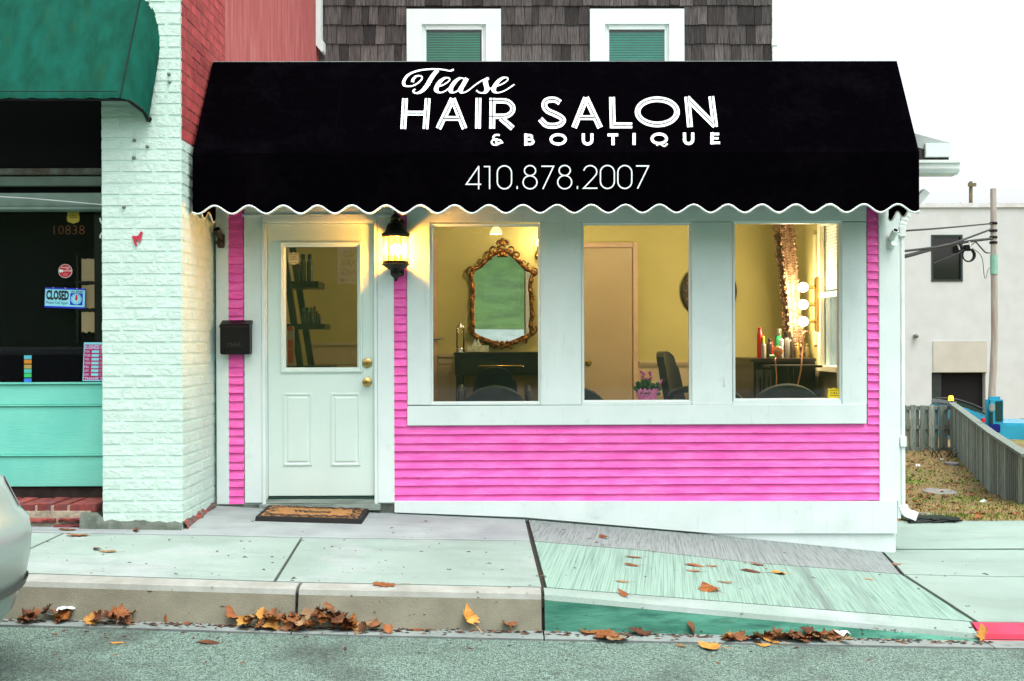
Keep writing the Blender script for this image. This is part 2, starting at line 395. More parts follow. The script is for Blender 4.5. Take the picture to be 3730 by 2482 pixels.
def ribbon(mb, pts, w, fn, lift, closed=False):
    n = len(pts); L_, R2 = [], []
    for i, p in enumerate(pts):
        a = pts[(i - 1) % n] if (closed or i > 0) else pts[i]; b = pts[(i + 1) % n] if (closed or i < n - 1) else pts[i]
        d0 = (p[0] - a[0], p[1] - a[1]); d1 = (b[0] - p[0], b[1] - p[1])
        l0 = math.hypot(*d0); l1 = math.hypot(*d1)
        if l0 < 1e-6: d0, l0 = d1, l1
        if l1 < 1e-6: d1, l1 = d0, l0
        t0 = (d0[0] / l0, d0[1] / l0); t1 = (d1[0] / l1, d1[1] / l1)
        tx, ty = t0[0] + t1[0], t0[1] + t1[1]; tl = math.hypot(tx, ty) or 1; tx, ty = tx / tl, ty / tl
        cosh = max(.4, tx * t0[0] + ty * t0[1])
        ww = (w[i] if isinstance(w, list) else w) / 2 / cosh
        L_.append(fn(p[0] - ty * ww, p[1] + tx * ww, lift)); R2.append(fn(p[0] + ty * ww, p[1] - tx * ww, lift))
    if closed: L_.append(L_[0]); R2.append(R2[0])
    mb.grid([L_, R2])
def ell(cx, cy, rx, ry, n=40, a0=0, a1=360):
    full = abs(a1 - a0) >= 360
    return [(cx + rx * math.cos(rad(a0 + (a1 - a0) * i / n)), cy + ry * math.sin(rad(a0 + (a1 - a0) * i / n))) for i in range(n if full else n + 1)]
# ================================================================== GROUND
def wl_(pts, d):
    return sorted((P(x, y, d).x, P(x, y, d).z) for x, y in pts), d
def zl(line, X):
    k = line[0]
    if X <= k[0][0]: return k[0][1]
    for (a, za), (b, zb) in zip(k, k[1:]):
        if X <= b: return za + (zb - za) * (X - a) / (b - a)
    return k[-1][1]
LF = wl_([(300, 1836), (787, 1840), (960, 1850), (1437, 1868), (1910, 1890), (2590, 1946), (3257, 2013), (3900, 2013)], 0.0)
LJ = wl_([(-300, 1934), (690, 1950), (1100, 1959), (1930, 1971), (2350, 2006), (2700, 2046), (3290, 2093), (3620, 2101), (3900, 2101)], .92)
LK = wl_([(-300, 2082), (110, 2089), (1085, 2121), (1975, 2139), (2700, 2196), (3560, 2266), (3900, 2268)], 2.07)
LC = wl_([(-300, 2110), (110, 2117), (1085, 2146), (1975, 2164), (2700, 2230), (3580, 2309), (3900, 2312)], 2.19)
LB = wl_([(-300, 2250), (110, 2257), (500, 2263), (1085, 2284), (1975, 2299), (2900, 2319), (3600, 2336), (3900, 2340)], 2.235)
LG = wl_([(-300, 2270), (110, 2278), (500, 2288), (1085, 2308), (1975, 2328), (2900, 2346), (3600, 2359), (3900, 2364)], 2.355)
GV, GFc = [], []
def strip(lines, xa, xb, n=None, thick=.05, mi=None, collect=True):
    """a sheet between several cross lines; xa/xb: x of both ends on each line"""
    mb = MB(); n = n or max(2, int((max(xb) - min(xa)) / .12))
    rows = []
    for (ln, d), a, b in zip(lines, xa, xb):
        rows.append([Vector((a + (b - a) * i / n, -d, zl((ln, d), a + (b - a) * i / n))) for i in range(n + 1)])
    for r0, r1, m_ in zip(rows, rows[1:], mi or [0] * (len(rows) - 1)):
        mb.cur = m_; mb.grid([r0, r1])
    if collect:
        b0 = len(GV); GV.extend([Vector(v) for v in mb.v]); GFc.extend([tuple(i + b0 for i in f) for f in mb.f])
    mb.cur = 0
    dn = Vector((0, 0, -thick))
    for edge in (rows[0], rows[-1], [r[0] for r in rows], [r[-1] for r in rows]):
        mb.grid([edge, [p + dn for p in edge]])
    return mb
def lerp_line(la, lb, t):
    d = la[1] + (lb[1] - la[1]) * t
    xs = sorted({k[0] for k in la[0]} | {k[0] for k in lb[0]})
    return [(x, zl(la, x) + (zl(lb, x) - zl(la, x)) * t) for x in xs], d
def off_line(l, dz=0, dd=0): return [(x, z + dz) for x, z in l[0]], l[1] + dd
pave = thing('pavement', (0, -1, 0), None, None, kind='structure')
g_ = .009
xF = [P(1912, 1890, 0).x, P(3262, 2013, 0).x]; xJ = [P(1935, 1971, .92).x, P(3292, 2093, .92).x]
xK = [P(1978, 2139, 2.07).x, P(3560, 2266, 2.07).x]
Fin = off_line(LF, 0, -.12); Jb = off_line(LJ, 0, -.008); Jf = off_line(LJ, 0, .008); Kb = off_line(LK, 0, -.006)
def slab(lines, a0, a1, b0, b1, m):
    k = len(lines) - 1
    strip(lines, [a0 + (b0 - a0) * i / k + g_ for i in range(k + 1)], [a1 + (b1 - a1) * i / k - g_ for i in range(k + 1)]).obj('slab', m, pave)
sl1 = [Fin, LF, lerp_line(LF, Jb, .5), Jb]
slab(sl1, -8, xF[0], -8, xJ[0], STRIP)
slab(sl1, xF[0] + .010, xF[1], xJ[0] + .014, xJ[1] - .012, BROOMG)
slab([Fin, LF, lerp_line(LF, Jb, .5), Jb], xF[1], 11, xJ[1], 11, DRIVE)
row = [Jf, lerp_line(Jf, Kb, .33), lerp_line(Jf, Kb, .66), Kb]
jx = [-8, -6.0, -4.46, P(232, 1947, .92).x, P(1100, 1958, .92).x, xJ[0]]; kx = [-8, -6.0, -4.46, -2.86, P(1000, 2108, 2.07).x, xK[0]]
for i in range(5): slab(row, jx[i], jx[i + 1], kx[i], kx[i + 1], SLAB)
slab(row, xJ[0] + .014, xJ[1] - .012, xK[0] + .014, xK[1] - .012, BROOM)
slab(row, xJ[1], 11, xK[1], 11, DRIVE)
bed = [off_line(l, -.022) for l in (Fin, LJ, LK, LC)]
strip(bed, [-9] * 4, [11] * 4, n=120, collect=False).obj('joint_filler', SOIL, pave)
kerb = thing('kerb', (0, -2.15, 0), None, None, kind='structure')
Kf = off_line(LK, 0, .012); C0 = off_line(LC, .004, -.035); C1 = off_line(LC, -.004, -.008); C2 = off_line(LC, -.03, .004)
kj = [-8, -4.6, P(1081, 2200, 2.2).x, P(1978, 2230, 2.2).x, P(3572, 2300, 2.2).x, 11]
for i, (mt, mf) in enumerate([(KERBTOP, KERB), (KERBTOP, KERB), (KERBTOP, KERB), (SLAB, KERBG), (KERBR, KERBR)]):
    e = .009
    strip([Kf, C0, C1, C2, LB], [kj[i] + e] * 5, [kj[i + 1] - e] * 5, thick=.08, mi=[0, 0, 0, 1]).obj('kerb_stone', [mt, mf], kerb, smooth=50)
strip([off_line(LC, -.03, -.03), off_line(LB, 0, -.03)], [-8] * 2, [11] * 2, collect=False).obj('joint_filler', SOIL, kerb)
gut = thing('gutter', (0, -2.3, 0), None, None, kind='structure')
for i in range(5):
    strip([off_line(LB, .001, -.01), LB, LG], [kj[i] + .004] * 3, [kj[i + 1] - .004] * 3).obj('gutter_slab', GUTTER, gut)
strip([off_line(LB, -.03, -.05), off_line(LG, -.025, .05)], [-9] * 2, [11] * 2, collect=False).obj('joint_filler', SOIL, gut)
G2 = off_line(LG, -.004, .022); zr = zl(LG, 0) - .02
rl = [G2, ([(-60, zl(LG, -3) - .03), (-3, zl(LG, -3) - .03), (3, zl(LG, 3) - .03), (60, zl(LG, 3) - .03)], 5.0), ([(-60, zr), (60, zr)], 12.2)]
mb = strip(rl, [-60] * 3, [60] * 3, n=160)
mb.obj('road', ASPH)['kind'] = 'structure'
# far side of the street (seen in the mirror and in the glass)
mb = MB(); mb.box(-60, 60, -12.9, -12.2, zr - .1, zr + .14)
mb.grid([[(-60, -12.9, zr + .141), (60, -12.9, zr + .141)], [(-60, -15.7, zr + 1.0), (60, -15.7, zr - .05)]]); mb.obj('far_pavement', SLAB)['kind'] = 'structure'
rows = []
for j in range(16):
    y = -15.6 - j * 1.9
    rows.append([(-70 + i * 4, y - 1, zr + (.475 - (-70 + i * 4) * .0088) - .05 + 9.0 * (1 - math.cos(min(1, j / 14) * math.pi)) / 2 + R_.uniform(-.25, .25) * (j > 0)) for i in range(36)])
mb = MB(); mb.grid(rows); mb.obj('grass_bank', GRASSG, smooth=80)['kind'] = 'structure'
mb = MB(); mb.box(-300, 300, -200, 400, EYE - 2.95, EYE - 2.9); mb.obj('ground', GRASSD)['kind'] = 'structure'
rows = []  # unseen hills, added to cover the dark sky band at the horizon
hr = random.Random(5); hh = [16 + 4 * math.sin(i * .35) + 3 * math.sin(i * .83 + 1) + hr.uniform(-.8, .8) for i in range(121)]
for r_d, k in ((130, 0), (150, .55), (175, .9), (205, 1.0)):
    rows.append([(r_d * math.sin(rad(-95 + i * 190 / 120)), r_d * math.cos(rad(-95 + i * 190 / 120)), EYE - 3 + hh[i] * k + hr.uniform(-.5, .5) * k) for i in range(121)])
mb = MB(); mb.grid(rows); mb.obj('added_hills', mat('added_hill_green', (.07, .085, .05), (.04, .055, .03), scale=.3, rough=1, bump=1, bscale=1.5, bdist=.5), smooth=70)['kind'] = 'structure'
# side yard
yk = [(1.15, -1.59), (1.3, -1.60), (3, -1.86), (5, -2.12), (8, -2.42), (14.6, -2.44), (22, -2.5), (24, -2.5)]
def yz(y):
    for (a, za), (b, zb) in zip(yk, yk[1:]):
        if y <= b: return EYE + za + (zb - za) * (y - a) / (b - a)
    return EYE + yk[-1][1]
rows = []
for j in range(47):
    y = 1.17 + j * .5
    rows.append([(2.85 + i * .5, y, yz(y) + (R_.uniform(-.02, .02) if j else 0)) for i in range(36)])
mb = MB(); mb.grid(rows); mb.obj('yard', GRASSD, smooth=80)['kind'] = 'structure'
b0 = len(GV); GV.extend([Vector(v) for v in mb.v]); GFc.extend([tuple(i + b0 for i in f) for f in mb.f])
mb = MB(); zd = zl(LF, 4)
mb.grid([[(2.9, .1, zl(LF, 2.9)), (11, .1, zl(LF, 11))], [(2.9, 1.2, EYE - 1.592), (11, 1.2, EYE - 1.592)]])
mb.grid([[(2.9, 1.2, EYE - 1.592), (11, 1.2, EYE - 1.592)], [(2.9, 1.2, EYE - 1.8), (11, 1.2, EYE - 1.8)]])
mb.obj('driveway', DRIVE)['kind'] = 'structure'
b0 = len(GV); GV.extend([Vector(v) for v in mb.v]); GFc.extend([tuple(i + b0 for i in f) for f in mb.f])
GBVH = BVHTree.FromPolygons(GV, GFc)
def ground(px, py):
    h = GBVH.ray_cast(ORI, ray(px, py).normalized())
    return (h[0], h[1] if h[1].z > 0 else -h[1]) if h[0] else (None, None)
def gz(x, y):
    h = GBVH.ray_cast(Vector((x, y, 20)), Vector((0, 0, -1))); return h[0].z if h[0] else 0

# ================================================================== SALON FACADE
salon = thing('salon_building', P(2350, 1900, 0), 'one storey pink clapboard salon with white trim and three big windows', 'building')
def ring(mb, X0, X1, Z0, Z1, prof, y):          # mitred frame; prof: (inset, how far proud)
    loops = [[(X0 + i, y - p, Z0 + i), (X1 - i, y - p, Z0 + i), (X1 - i, y - p, Z1 - i), (X0 + i, y - p, Z1 - i)] for i, p in prof]
    for a, b in zip(loops, loops[1:]):
        mb.grid([a + a[:1], b + b[:1]])
    return mb
def board(name, x0, y0, x1, y1, d0, d1, m, parent, r=.004):
    X0, X1, Z0, Z1 = RC(x0, y0, x1, y1, d1)
    return MB().rbox(X0, X1, -d1, -d0, Z0, Z1, r).obj(name, m, parent)
XL, XR = P(787, 1300, 0).x, P(3275, 1300, 0).x                 # building ends
ZTOP = EYE + 2.02
fx = lambda px: P(px, 1300, 0).x
fz = lambda py: P(2200, py, 0).z
zb = EYE - 1.75
wins = [(1567, 815, 1970, 1473), (2117, 810, 2520, 1468), (2667, 805, 3067, 1462)]
WR = [RC(*w, 0) for w in wins]
dX0, dX1, dZ0, dZ1 = RC(975, 815, 1363, 1806, 0)
mb = MB()                                                       # wall behind the boards
zs = WR[1][2] - .002; zt = WR[1][3] + .002
mb.box(XL, dX0 - .004, .002, .12, zb, dZ1)
mb.box(XL, WR[0][0] - .01, .002, .12, dZ1 + .001, ZTOP)
mb.box(dX1 + .004, WR[0][0] - .01, .002, .12, zb, dZ1)
mb.box(dX0, dX1, .002, .12, zb, dZ0 - .03)
mb.box(WR[0][0] - .009, XR - .03, .002, .12, zb, zs - .01)
mb.box(WR[0][0] - .009, XR - .03, .002, .12, zt + .01, ZTOP)
for a, b in ((WR[0][1], WR[1][0]), (WR[1][1], WR[2][0])): mb.box(a, b, .002, .12, zs - .009, zt + .009)
mb.box(WR[2][1], XR - .03, .002, .12, zs - .009, zt + .009)
mb.obj('wall_sheathing', WHITE, salon)
# clapboards
ch = 31.0 / F * D
def clap_mesh(w, n, seed):
    r = random.Random(seed); rows = [[], [], [], []]
    for i in range(n + 1):
        x = -w / 2 + w * i / n; q = r.uniform(-.0012, .0012); p = r.uniform(-.001, .001)
        rows[0].append((x, 0, q)); rows[1].append((x, -.026 + p, q)); rows[2].append((x, -.024 + p, q + .004)); rows[3].append((x, -.007, ch + .004))
    mb = MB(); mb.grid(rows)
    mb.add([rows[k][0] for k in range(4)], [(0, 1, 2, 3)]); mb.add([rows[k][-1] for k in range(4)], [(0, 1, 2, 3)])
    return mb.mesh('clapboard', PINK)
def claps(px0, px1, py_bot, py_top, n, seeds, py_from=9999):
    X0, X1 = fx(px0) + .001, fx(px1) - .001
    ms = [clap_mesh(X1 - X0, n, s) for s in range(seeds)]
    z = fz(py_bot) ; k = 0
    while z < fz(py_top):
        if z > fz(py_from): put('clapboard', ms[k % seeds], ((X0 + X1) / 2, 0, z + R_.uniform(-.001, .001)), salon, rot=(0, R_.uniform(-.0006, .0006), 0))
        z += ch * (1.06 if k % 2 else .94); k += 1
claps(832, 890, 1828, 700, 2, 3)
claps(1435, 1483, 1826, 700, 2, 3, 1552)
claps(1435.5, 3203, 1826, 1552, 30, 5)
claps(3157, 3203, 1826, 700, 2, 3, 1552)
board('corner_board', 788, 700, 832, 1838, -.05, .028, WHITE, salon)
board('corner_board', 3203, 640, 3274, 1827, -.05, .030, WHITE, salon)
board('corner_return', 3268, 640, 3280, 1890, -.09, .012, WHITE, salon, .002)
board('door_casing', 890, 785, 955, 1833, -.01, .030, WHITE, salon)
board('door_casing', 1375, 785, 1435, 1833, -.01, .032, WHITE, salon)
board('door_casing', 890, 700, 1435, 784, -.01, .034, WHITE, salon)
MB().rbox(fx(890) - .005, fx(1436), -.043, -.030, fz(783) - .012, fz(783) + .006, .003).obj('drip_cap', WHITE, salon)
mb = MB(); X0, X1, Z0, Z1 = RC(955, 786, 1375, 1846, .03)
mb2 = MB()
for (a, b, y0, y1) in ((X0, dX0 - .008, -.040, .01), (dX0 - .008, dX0, -.022, .06), (dX1 + .004, X1 - .001, -.036, .01), (dX1, dX1 + .004, -.02, .06)):
    mb2.rbox(a, b, y0, y1, Z0, dZ1 + .003, .003)
mb2.rbox(X0, X1 - .001, -.042, .01, dZ1 + .012, Z1 - .003, .004); mb2.rbox(X0, X1 - .001, -.026, .06, dZ1 + .003, dZ1 + .0115, .002)
mb2.obj('door_jamb', WHITE, salon)
# window wall: one plane of boards, then sash mouldings and panes
board('window_header', 1483, 700, 3157, 774, -.01, .036, WHITE, salon)
board('window_header', 1483, 774.6, 3157, 808, -.01, .028, WHITE, salon)
for a, b in ((1483, 1567), (1970, 2117), (2520, 2667), (3067, 3157)):
    board('window_mullion', a, 808.6, b, 1476, -.01, .027, WHITE, salon)
for i, w in enumerate(wins):
    board('window_rail', w[0] + .5, w[3], w[2] - .5, 1476, -.01, .0265, WHITE, salon)
    if w[1] < 815: pass
board('window_apron', 1483, 1476.6, 3157, 1548, -.01, .040, WHITE, salon)
for i, (w, (X0, X1, Z0, Z1)) in enumerate(zip(wins, WR)):
    mb = MB(); ring(mb, X0 + .001, X1 - .001, Z0 + .001, Z1 - .001, [(0, .0), (0, .018), (.006, .020), (.012, .006), (.020, .004), (.020, -.03)], 0.0)
    wf = mb.obj('window', WHITE, salon)
    MB().box(X0 + .018, X1 - .018, .012, .018, Z0 + .018, Z1 - .018).obj('pane', GLASS, wf)
    MB().rbox(X0 - .06, X1 + .06, .122, .24, Z0 - .05, Z0 - .015, .006).obj('window_sill', CREAM, wf)
# hinge leftovers on the mullions
mb = MB()
for (x, y) in ((2640, 880), (2640, 1392), (1997, 1392), (1992, 900)):
    X, Z = P(x, y, .027).x, P(x, y, .027).z; mb.rbox(X - .006, X + .006, -.033, -.026, Z - .035, Z + .035, .002)
mb.obj('hinge_stub', WHITE, salon)
# skirt boards
def skirt(name, pts, d0, d1):
    poly = [(P(x, y, d1).x, P(x, y, d1).z) for x, y in pts]
    return MB().prism(poly, 'y', -d1, -d0).obj(name, WHITE, salon)
skirt('skirt_board', [(1437, 1826.8), (3268, 1827.5), (3268, 1944), (2600, 1944), (2400, 1927), (1910, 1885), (1437, 1867)], -.02, .045)
skirt('foundation_board', [(2480, 1944.8), (3257, 1944.8), (3257, 2016), (2900, 1980), (2590, 1948), (2480, 1946)], -.02, .028)
mb = MB(); mb.box(XL, fx(1437), -.020, .14, zb, fz(1834)); mb.obj('foundation', PARGE, salon)
# doorstep
mb = MB()
mb.rbox(dX0 - .06, dX1 + .05, -.05, .10, fz(1852), fz(1828), .005); mb.rbox(dX0 - .01, dX1 + .01, -.032, .10, fz(1827.5), fz(1812), .004)
mb.obj('threshold', WOODS, salon)
MB().rbox(dX0 + .002, dX1 - .002, -.026, .06, fz(1811.5), fz(1805), .002).obj('door_sweep', mat('dark_green_metal', (.01, .05, .04), rough=.4), salon)
# entrance door
door = MB(); dy0, dy1 = .0, .045
gX0, gX1, gZ0, gZ1 = RC(1040, 900, 1302, 1340, 0)
zmid = gZ0
door.box(dX0 + .003, gX0, dy0, dy1, dZ0, dZ1 - .003); door.box(gX1, dX1 - .003, dy0, dy1, dZ0, dZ1 - .003)
door.box(gX0, gX1, dy0, dy1, gZ1, dZ1 - .003); door.box(gX0, gX1, dy0, dy1, dZ0, gZ0)
dr = door.obj('door', DOORW, salon)
lX0, lX1, lZ0, lZ1 = RC(1022, 880, 1320, 1358, 0)
ring(MB(), lX0, lX1, lZ0, lZ1, [(0, 0), (.002, .014), (.012, .018), (.018, .010), (.026, .010), (.032, .004), (lX0 * 0 + gX0 - lX0 + .002, -.004), (gX0 - lX0 + .002, -.03)], 0.0).obj('door_light_frame', DOORW, dr, smooth=25)
MB().box(gX0 + .001, gX1 - .001, .014, .022, gZ0 + .001, gZ1 - .001).obj('door_pane', DOORGLASS, dr)
for q in ((1032, 1432, 1137, 1697), (1205, 1432, 1313, 1697)):
    X0, X1, Z0, Z1 = RC(*q, 0)
    mb = MB(); ring(mb, X0, X1, Z0, Z1, [(0, 0), (.003, .008), (.012, .009), (.018, .0015), (.03, .0015), (.038, .008)], 0)
    mb.box(X0 + .038, X1 - .038, -.008, .0, Z0 + .038, Z1 - .038)
    mb.obj('door_panel', DOORW, dr)
for name, y in (('deadbolt', 1323), ('door_knob', 1392)):
    p = P(1338, y, 0)
    pr = [(.036, 0), (.036, -.008), (.030, -.012), (.022, -.014), (.022, -.020), (.012, -.022)] if name == 'deadbolt' else \
         [(.036, 0), (.035, -.006), (.026, -.010), (.014, -.014), (.013, -.03), (.024, -.036), (.032, -.048), (.031, -.058), (.022, -.064), (.010, -.065)]
    kb = MB().lathe(pr, (p.x, -.0005, p.z), 'y', 20).obj(name, BRASS, dr, smooth=40)
    MB().rbox(p.x - .002, p.x + .002, pr[-1][1] - .003, pr[-1][1] + .004, p.z - .006, p.z + .006, .001).obj('keyhole', DARK, kb)
# building body, roof and rear
mb = MB()
mb.box(XR - .13, XR - .028, .122, 1.0, zb, ZTOP - .5)          # right wall around its window (opening y .88-1.36)
wy0, wy1, wz0, wz1 = .86, 1.36, 1.02, 2.26
mb = MB()
mb.box(XR - .13, XR - .028, .122, wy0, zb, 2.72); mb.box(XR - .13, XR - .028, wy1, 4.3, zb, 2.72)
mb.box(XR - .13, XR - .028, wy0, wy1, zb, wz0); mb.box(XR - .13, XR - .028, wy0, wy1, wz1, 2.72)
mb.obj('side_wall', WHITE, salon)
mb = MB(); slope = 34 / 127
rx0 = P(3462, 521, 0).x; rz0 = P(3462, 521, 0).z
def rzs(x): return rz0 + (rx0 - x) * slope
mb.prism([(rx0, rz0), (1.6, rzs(1.6)), (1.6, rzs(1.6) - .1), (rx0, rz0 - .1)], 'y', .0, 4.35)
mb.prism([(1.595, rzs(1.6)), (XL, rzs(1.6) + .0), (XL, rzs(1.6) - .1), (1.595, rzs(1.6) - .1)], 'y', .13, 4.35)
mb.obj('roof', mat('roof_felt', (.35, .40, .38), rough=.9, bump=.4), salon)
X0, X1, Z0, Z1 = RC(3372, 522, 3462, 572, .03)
MB().rbox(X0, X1, -.03, -.002, Z0, Z1, .003).obj('roof_edge_cap', WHITE, salon)
X0, X1, Z0, Z1 = RC(3300, 540, 3457, 592, .0)
MB().box(X0, X1, .004, .22, Z0, Z1).obj('rafter_end', SHING, salon)
X0, X1, Z0, Z1 = RC(3300, 594, 3470, 643, .02)
mb = MB(); mb.prism([(-.12, Z0 + .01), (-.10, Z0), (.0, Z0), (.0, Z1), (-.005, Z1), (-.005, Z0 + .012), (-.10, Z0 + .012), (-.125, Z0 + .045), (-.125, Z1 - .02), (-.14, Z1 - .012), (-.14, Z1), (-.15, Z1), (-.15, Z1 - .02), (-.135, Z1 - .03), (-.135, Z0 + .04)], 'x', X0, X1)
mb.prism([(-.13, Z0 + .02), (0, Z0 + .003), (0, Z1 - .003), (-.14, Z1 - .003)], 'x', X1, X1 + .006)
mb.obj('roof_gutter', PLW, salon)
# downspout
mb = MB(); a, b = P(3277, 900, 0).x, P(3292, 900, 0).x
top = P(3285, 832, 0).z; bot = P(3285, 1848, 0).z; yc0, yc1 = -.02, .05
mb.rbox(a, b, yc0, yc1, bot, top, .006)
ds = mb.obj('downspout', PLW, salon)
def boxtube(path, w, h):
    mb = MB(); rows = []
    for i, p in enumerate(path):
        t = (Vector(path[min(i + 1, len(path) - 1)]) - Vector(path[max(i - 1, 0)])).normalized()
        u = Vector((0, 1, 0)); v = u.cross(t).normalized(); k = 1.0 if i % 2 else .9
        rows.append([Vector(p) + u * (sx * h / 2 * k) + v * (sy * w / 2 * k) for sx, sy in ((-1, -1), (1, -1), (1, 1), (-1, 1), (-1, -1))])
    mb.grid(rows); return mb
xc = (a + b) / 2; w_ = b - a + .012
el = [Vector((xc + .002, .015, bot + .02 - 0 * i)) for i in range(1)]
pth = []
for i in range(11):
    t = i / 10 * rad(72); pth.append((xc + .075 * (1 - math.cos(t)), .015, bot + .02 - .075 * math.sin(t)))
pth.append((pth[-1][0] + .05, .015, pth[-1][2] - .018))
boxtube(pth, w_ + .025, .075).obj('downspout_elbow', PLW, ds)
pth = []
for i in range(9):
    t = i / 8 * rad(40); pth.append((xc + .2 * (1 - math.cos(t)), .015, top - .02 + .2 * math.sin(t)))
pth.append((pth[-1][0] + .14, .015, pth[-1][2] + .17))
boxtube(pth, w_ + .01, .07).obj('downspout_offset', PLW, ds)
pth = [(xc + .10, .06, P(3350, 650, 0).z), (xc + .04, .06, P(3350, 760, 0).z)]
for y in (845, 1608):
    z = P(3285, y, 0).z; MB().rbox(a - .012, b + .006, yc0 - .012, yc1 + .01, z - .04, z + .04, .004).obj('downspout_strap', PLW, ds)
# ---------------- room inside
YB = 2.6; XI0, XI1 = XL + .03, XR - .135; ZF, ZC = fz(1806), 2.66
def PB(px, py, Y): return P(px, py, -Y)
zrail = PB(2560, 1322, YB).z
bx = lambda px: PB(px, 1245, YB).x
xcorner = bx(2345)
mb = MB(); mb.box(XI0, XI1, YB, YB + .1, zrail, ZC); mb.obj('back_wall', OLIVE, salon)
mb = MB(); mb.box(XI0, XI1, YB, YB + .1, ZF, zrail - .001)
mb.obj('wainscot', CREAM, salon)
mb = MB()
for (d_, z0, z1) in ((.022, -.035, -.018), (.035, -.0175, .0), (.045, .0005, .02), (.02, -.33, -.30), (.012, -.36, -.33)):
    mb.box(bx(2325), XI1, YB - d_, YB - .001, zrail + z0, zrail + z1)
mb.obj('chair_rail', CREAM, salon)
mb = MB(); z2 = PB(1640, 1290, YB).z
mb.box(bx(1596), bx(2100), YB - .025, YB - .001, z2 - .03, z2); mb.box(bx(1596), bx(2100), YB - .008, YB - .001, zrail, z2 - .031)
mb.box(bx(1130), bx(1540), YB - .03, YB - .001, z2 + .09, z2 + .12)
mb.box(bx(1130), bx(1540), YB - .01, YB - .001, zrail, z2 + .089)
mb.obj('panelled_dado', CREAM, salon)
mb = MB(); mb.box(XI0 - .01, XI0, .13, YB, ZF, ZC); mb.obj('party_wall_lining', CREAM, salon)
mb = MB(); mb.box(XI1 - .012, XI1 - .002, .13, wy0 - .06, zrail, ZC); mb.box(XI1 - .012, XI1 - .002, wy1 + .06, YB, zrail, ZC); mb.obj('side_wall_lining', OLIVE, salon)
mb = MB(); mb.box(XI1 - .014, XI1 - .002, .13, YB, ZF, zrail - .002); mb.obj('side_wainscot', CREAM, salon)
mb = MB(); mb.box(XI0, XI1, .125, YB, ZF - .06, ZF); mb.obj('room_floor', FLOORI, salon)
mb = MB(); mb.box(XI0 - .05, XI1 + .1, .125, YB + .1, ZC, ZC + .05); mb.obj('room_ceiling', CEIL, salon)
# closed interior door
mb = MB(); z = PB(2200, 905, YB).z
mb.rbox(bx(2060), bx(2303), YB - .03, YB - .001, ZF, z, .004); idr = mb.obj('interior_door', PEACH, salon)
mb = MB(); zt_ = PB(2200, 886, YB).z
mb.rbox(bx(2304.5), bx(2322), YB - .045, YB - .001, ZF, zt_, .005); mb.rbox(bx(2020), bx(2304), YB - .046, YB - .001, z + .004, zt_, .005)
mb.obj('interior_door_casing', mat('pink_beige_paint', (.60, .40, .26), rough=.5), idr)
p = PB(2142, 1322, YB)
MB().lathe([(.03, 0), (.03, -.008), (.012, -.012), (.012, -.03), (.026, -.036), (.03, -.05), (.018, -.06)], (p.x, YB - .031, p.z), 'y', 14).obj('interior_knob', BRASS, idr, smooth=40)
mb = MB(); mb.rbox(bx(1568), bx(1594), YB - .04, YB - .001, ZF, PB(1580, 870, YB).z, .004)
idr2 = mb.obj('interior_door_jamb', mat('pink_beige_paint', (.60, .40, .26)), salon)
p = PB(1572, 1237, YB); MB().tube([(p.x - .03, YB - .06, p.z), (p.x + .08, YB - .07, p.z + .005), (p.x + .13, YB - .06, p.z + .012)], [.012, .010, .007], 8).obj('lever_handle', CHROME, idr2, smooth=50)
# side window with blind
mb = MB(); xw = XI1 - .015
for (y0, y1, z0, z1) in ((wy0 - .07, wy0, wz0, wz1 + .08), (wy1, wy1 + .07, wz0, wz1 + .08), (wy0, wy1, wz1, wz1 + .08), (wy0, wy1, 1.62, 1.66)):
    mb.box(xw - .02, xw + .03, y0, y1, z0, z1)
mb.box(xw - .07, xw + .02, wy0 - .09, wy1 + .09, wz0 - .045, wz0 - .001)
sw = mb.obj('side_window', mat('cream_gloss', (.74, .68, .5), rough=.4), salon)
MB().box(xw + .07, xw + .075, wy0, wy1, wz0, wz1).obj('side_pane', GLASS, sw)
sl = MB(); sl.box(-.008, .008, -(wy1 - wy0) / 2 + .01, (wy1 - wy0) / 2 - .01, -.010, .010)
slm = sl.mesh('slat', mat('blind_white', (.8, .76, .64), rough=.6)); zz = 1.70
while zz < wz1 - .01:
    put('slat', slm, (xw + .045, (wy0 + wy1) / 2, zz), sw, rot=(0, rad(18), 0)); zz += .027

# ================================================================== LEFT BUILDING
lb = thing('brick_building', P(520, 1935, .76), 'white painted brick building with red side wall and mint shopfront', 'building')
dP = .76
pX0, pX1 = P(371, 1300, dP).x, XL - .012
cH = 41.2 / F * (D - dP)
zB = P(500, 1912, dP).z; zred = P(680, 508, dP).z
def brick_mesh(w, dep, h, mats, red_side=False):
    mb = MB(); mb.rbox(-w / 2, w / 2, -dep / 2, dep / 2, -h / 2, h / 2, .007)
    me = mb.mesh('brick', mats)
    if red_side:
        for p in me.polygons:
            if p.normal.x > .5: p.material_index = 1
    return me
bh = cH - .008; cache = {}
def brick(x0, x1, y0, y1, z, mats, red=False, par=None):
    key = (round(x1 - x0, 3), round(y1 - y0, 3), mats[0].name, red)
    if key not in cache: cache[key] = brick_mesh(x1 - x0, y1 - y0, bh, mats, red)
    q = lambda s: R_.uniform(-s, s)
    put('brick', cache[key], ((x0 + x1) / 2 + q(.0012), (y0 + y1) / 2 + q(.0012), z + cH / 2 + q(.001)), par or lb, rot=(q(.006), q(.006), q(.006)))
W_ = pX1 - pX0; bl = .212; jt = .010; k = 0; z = zB; dF = .06
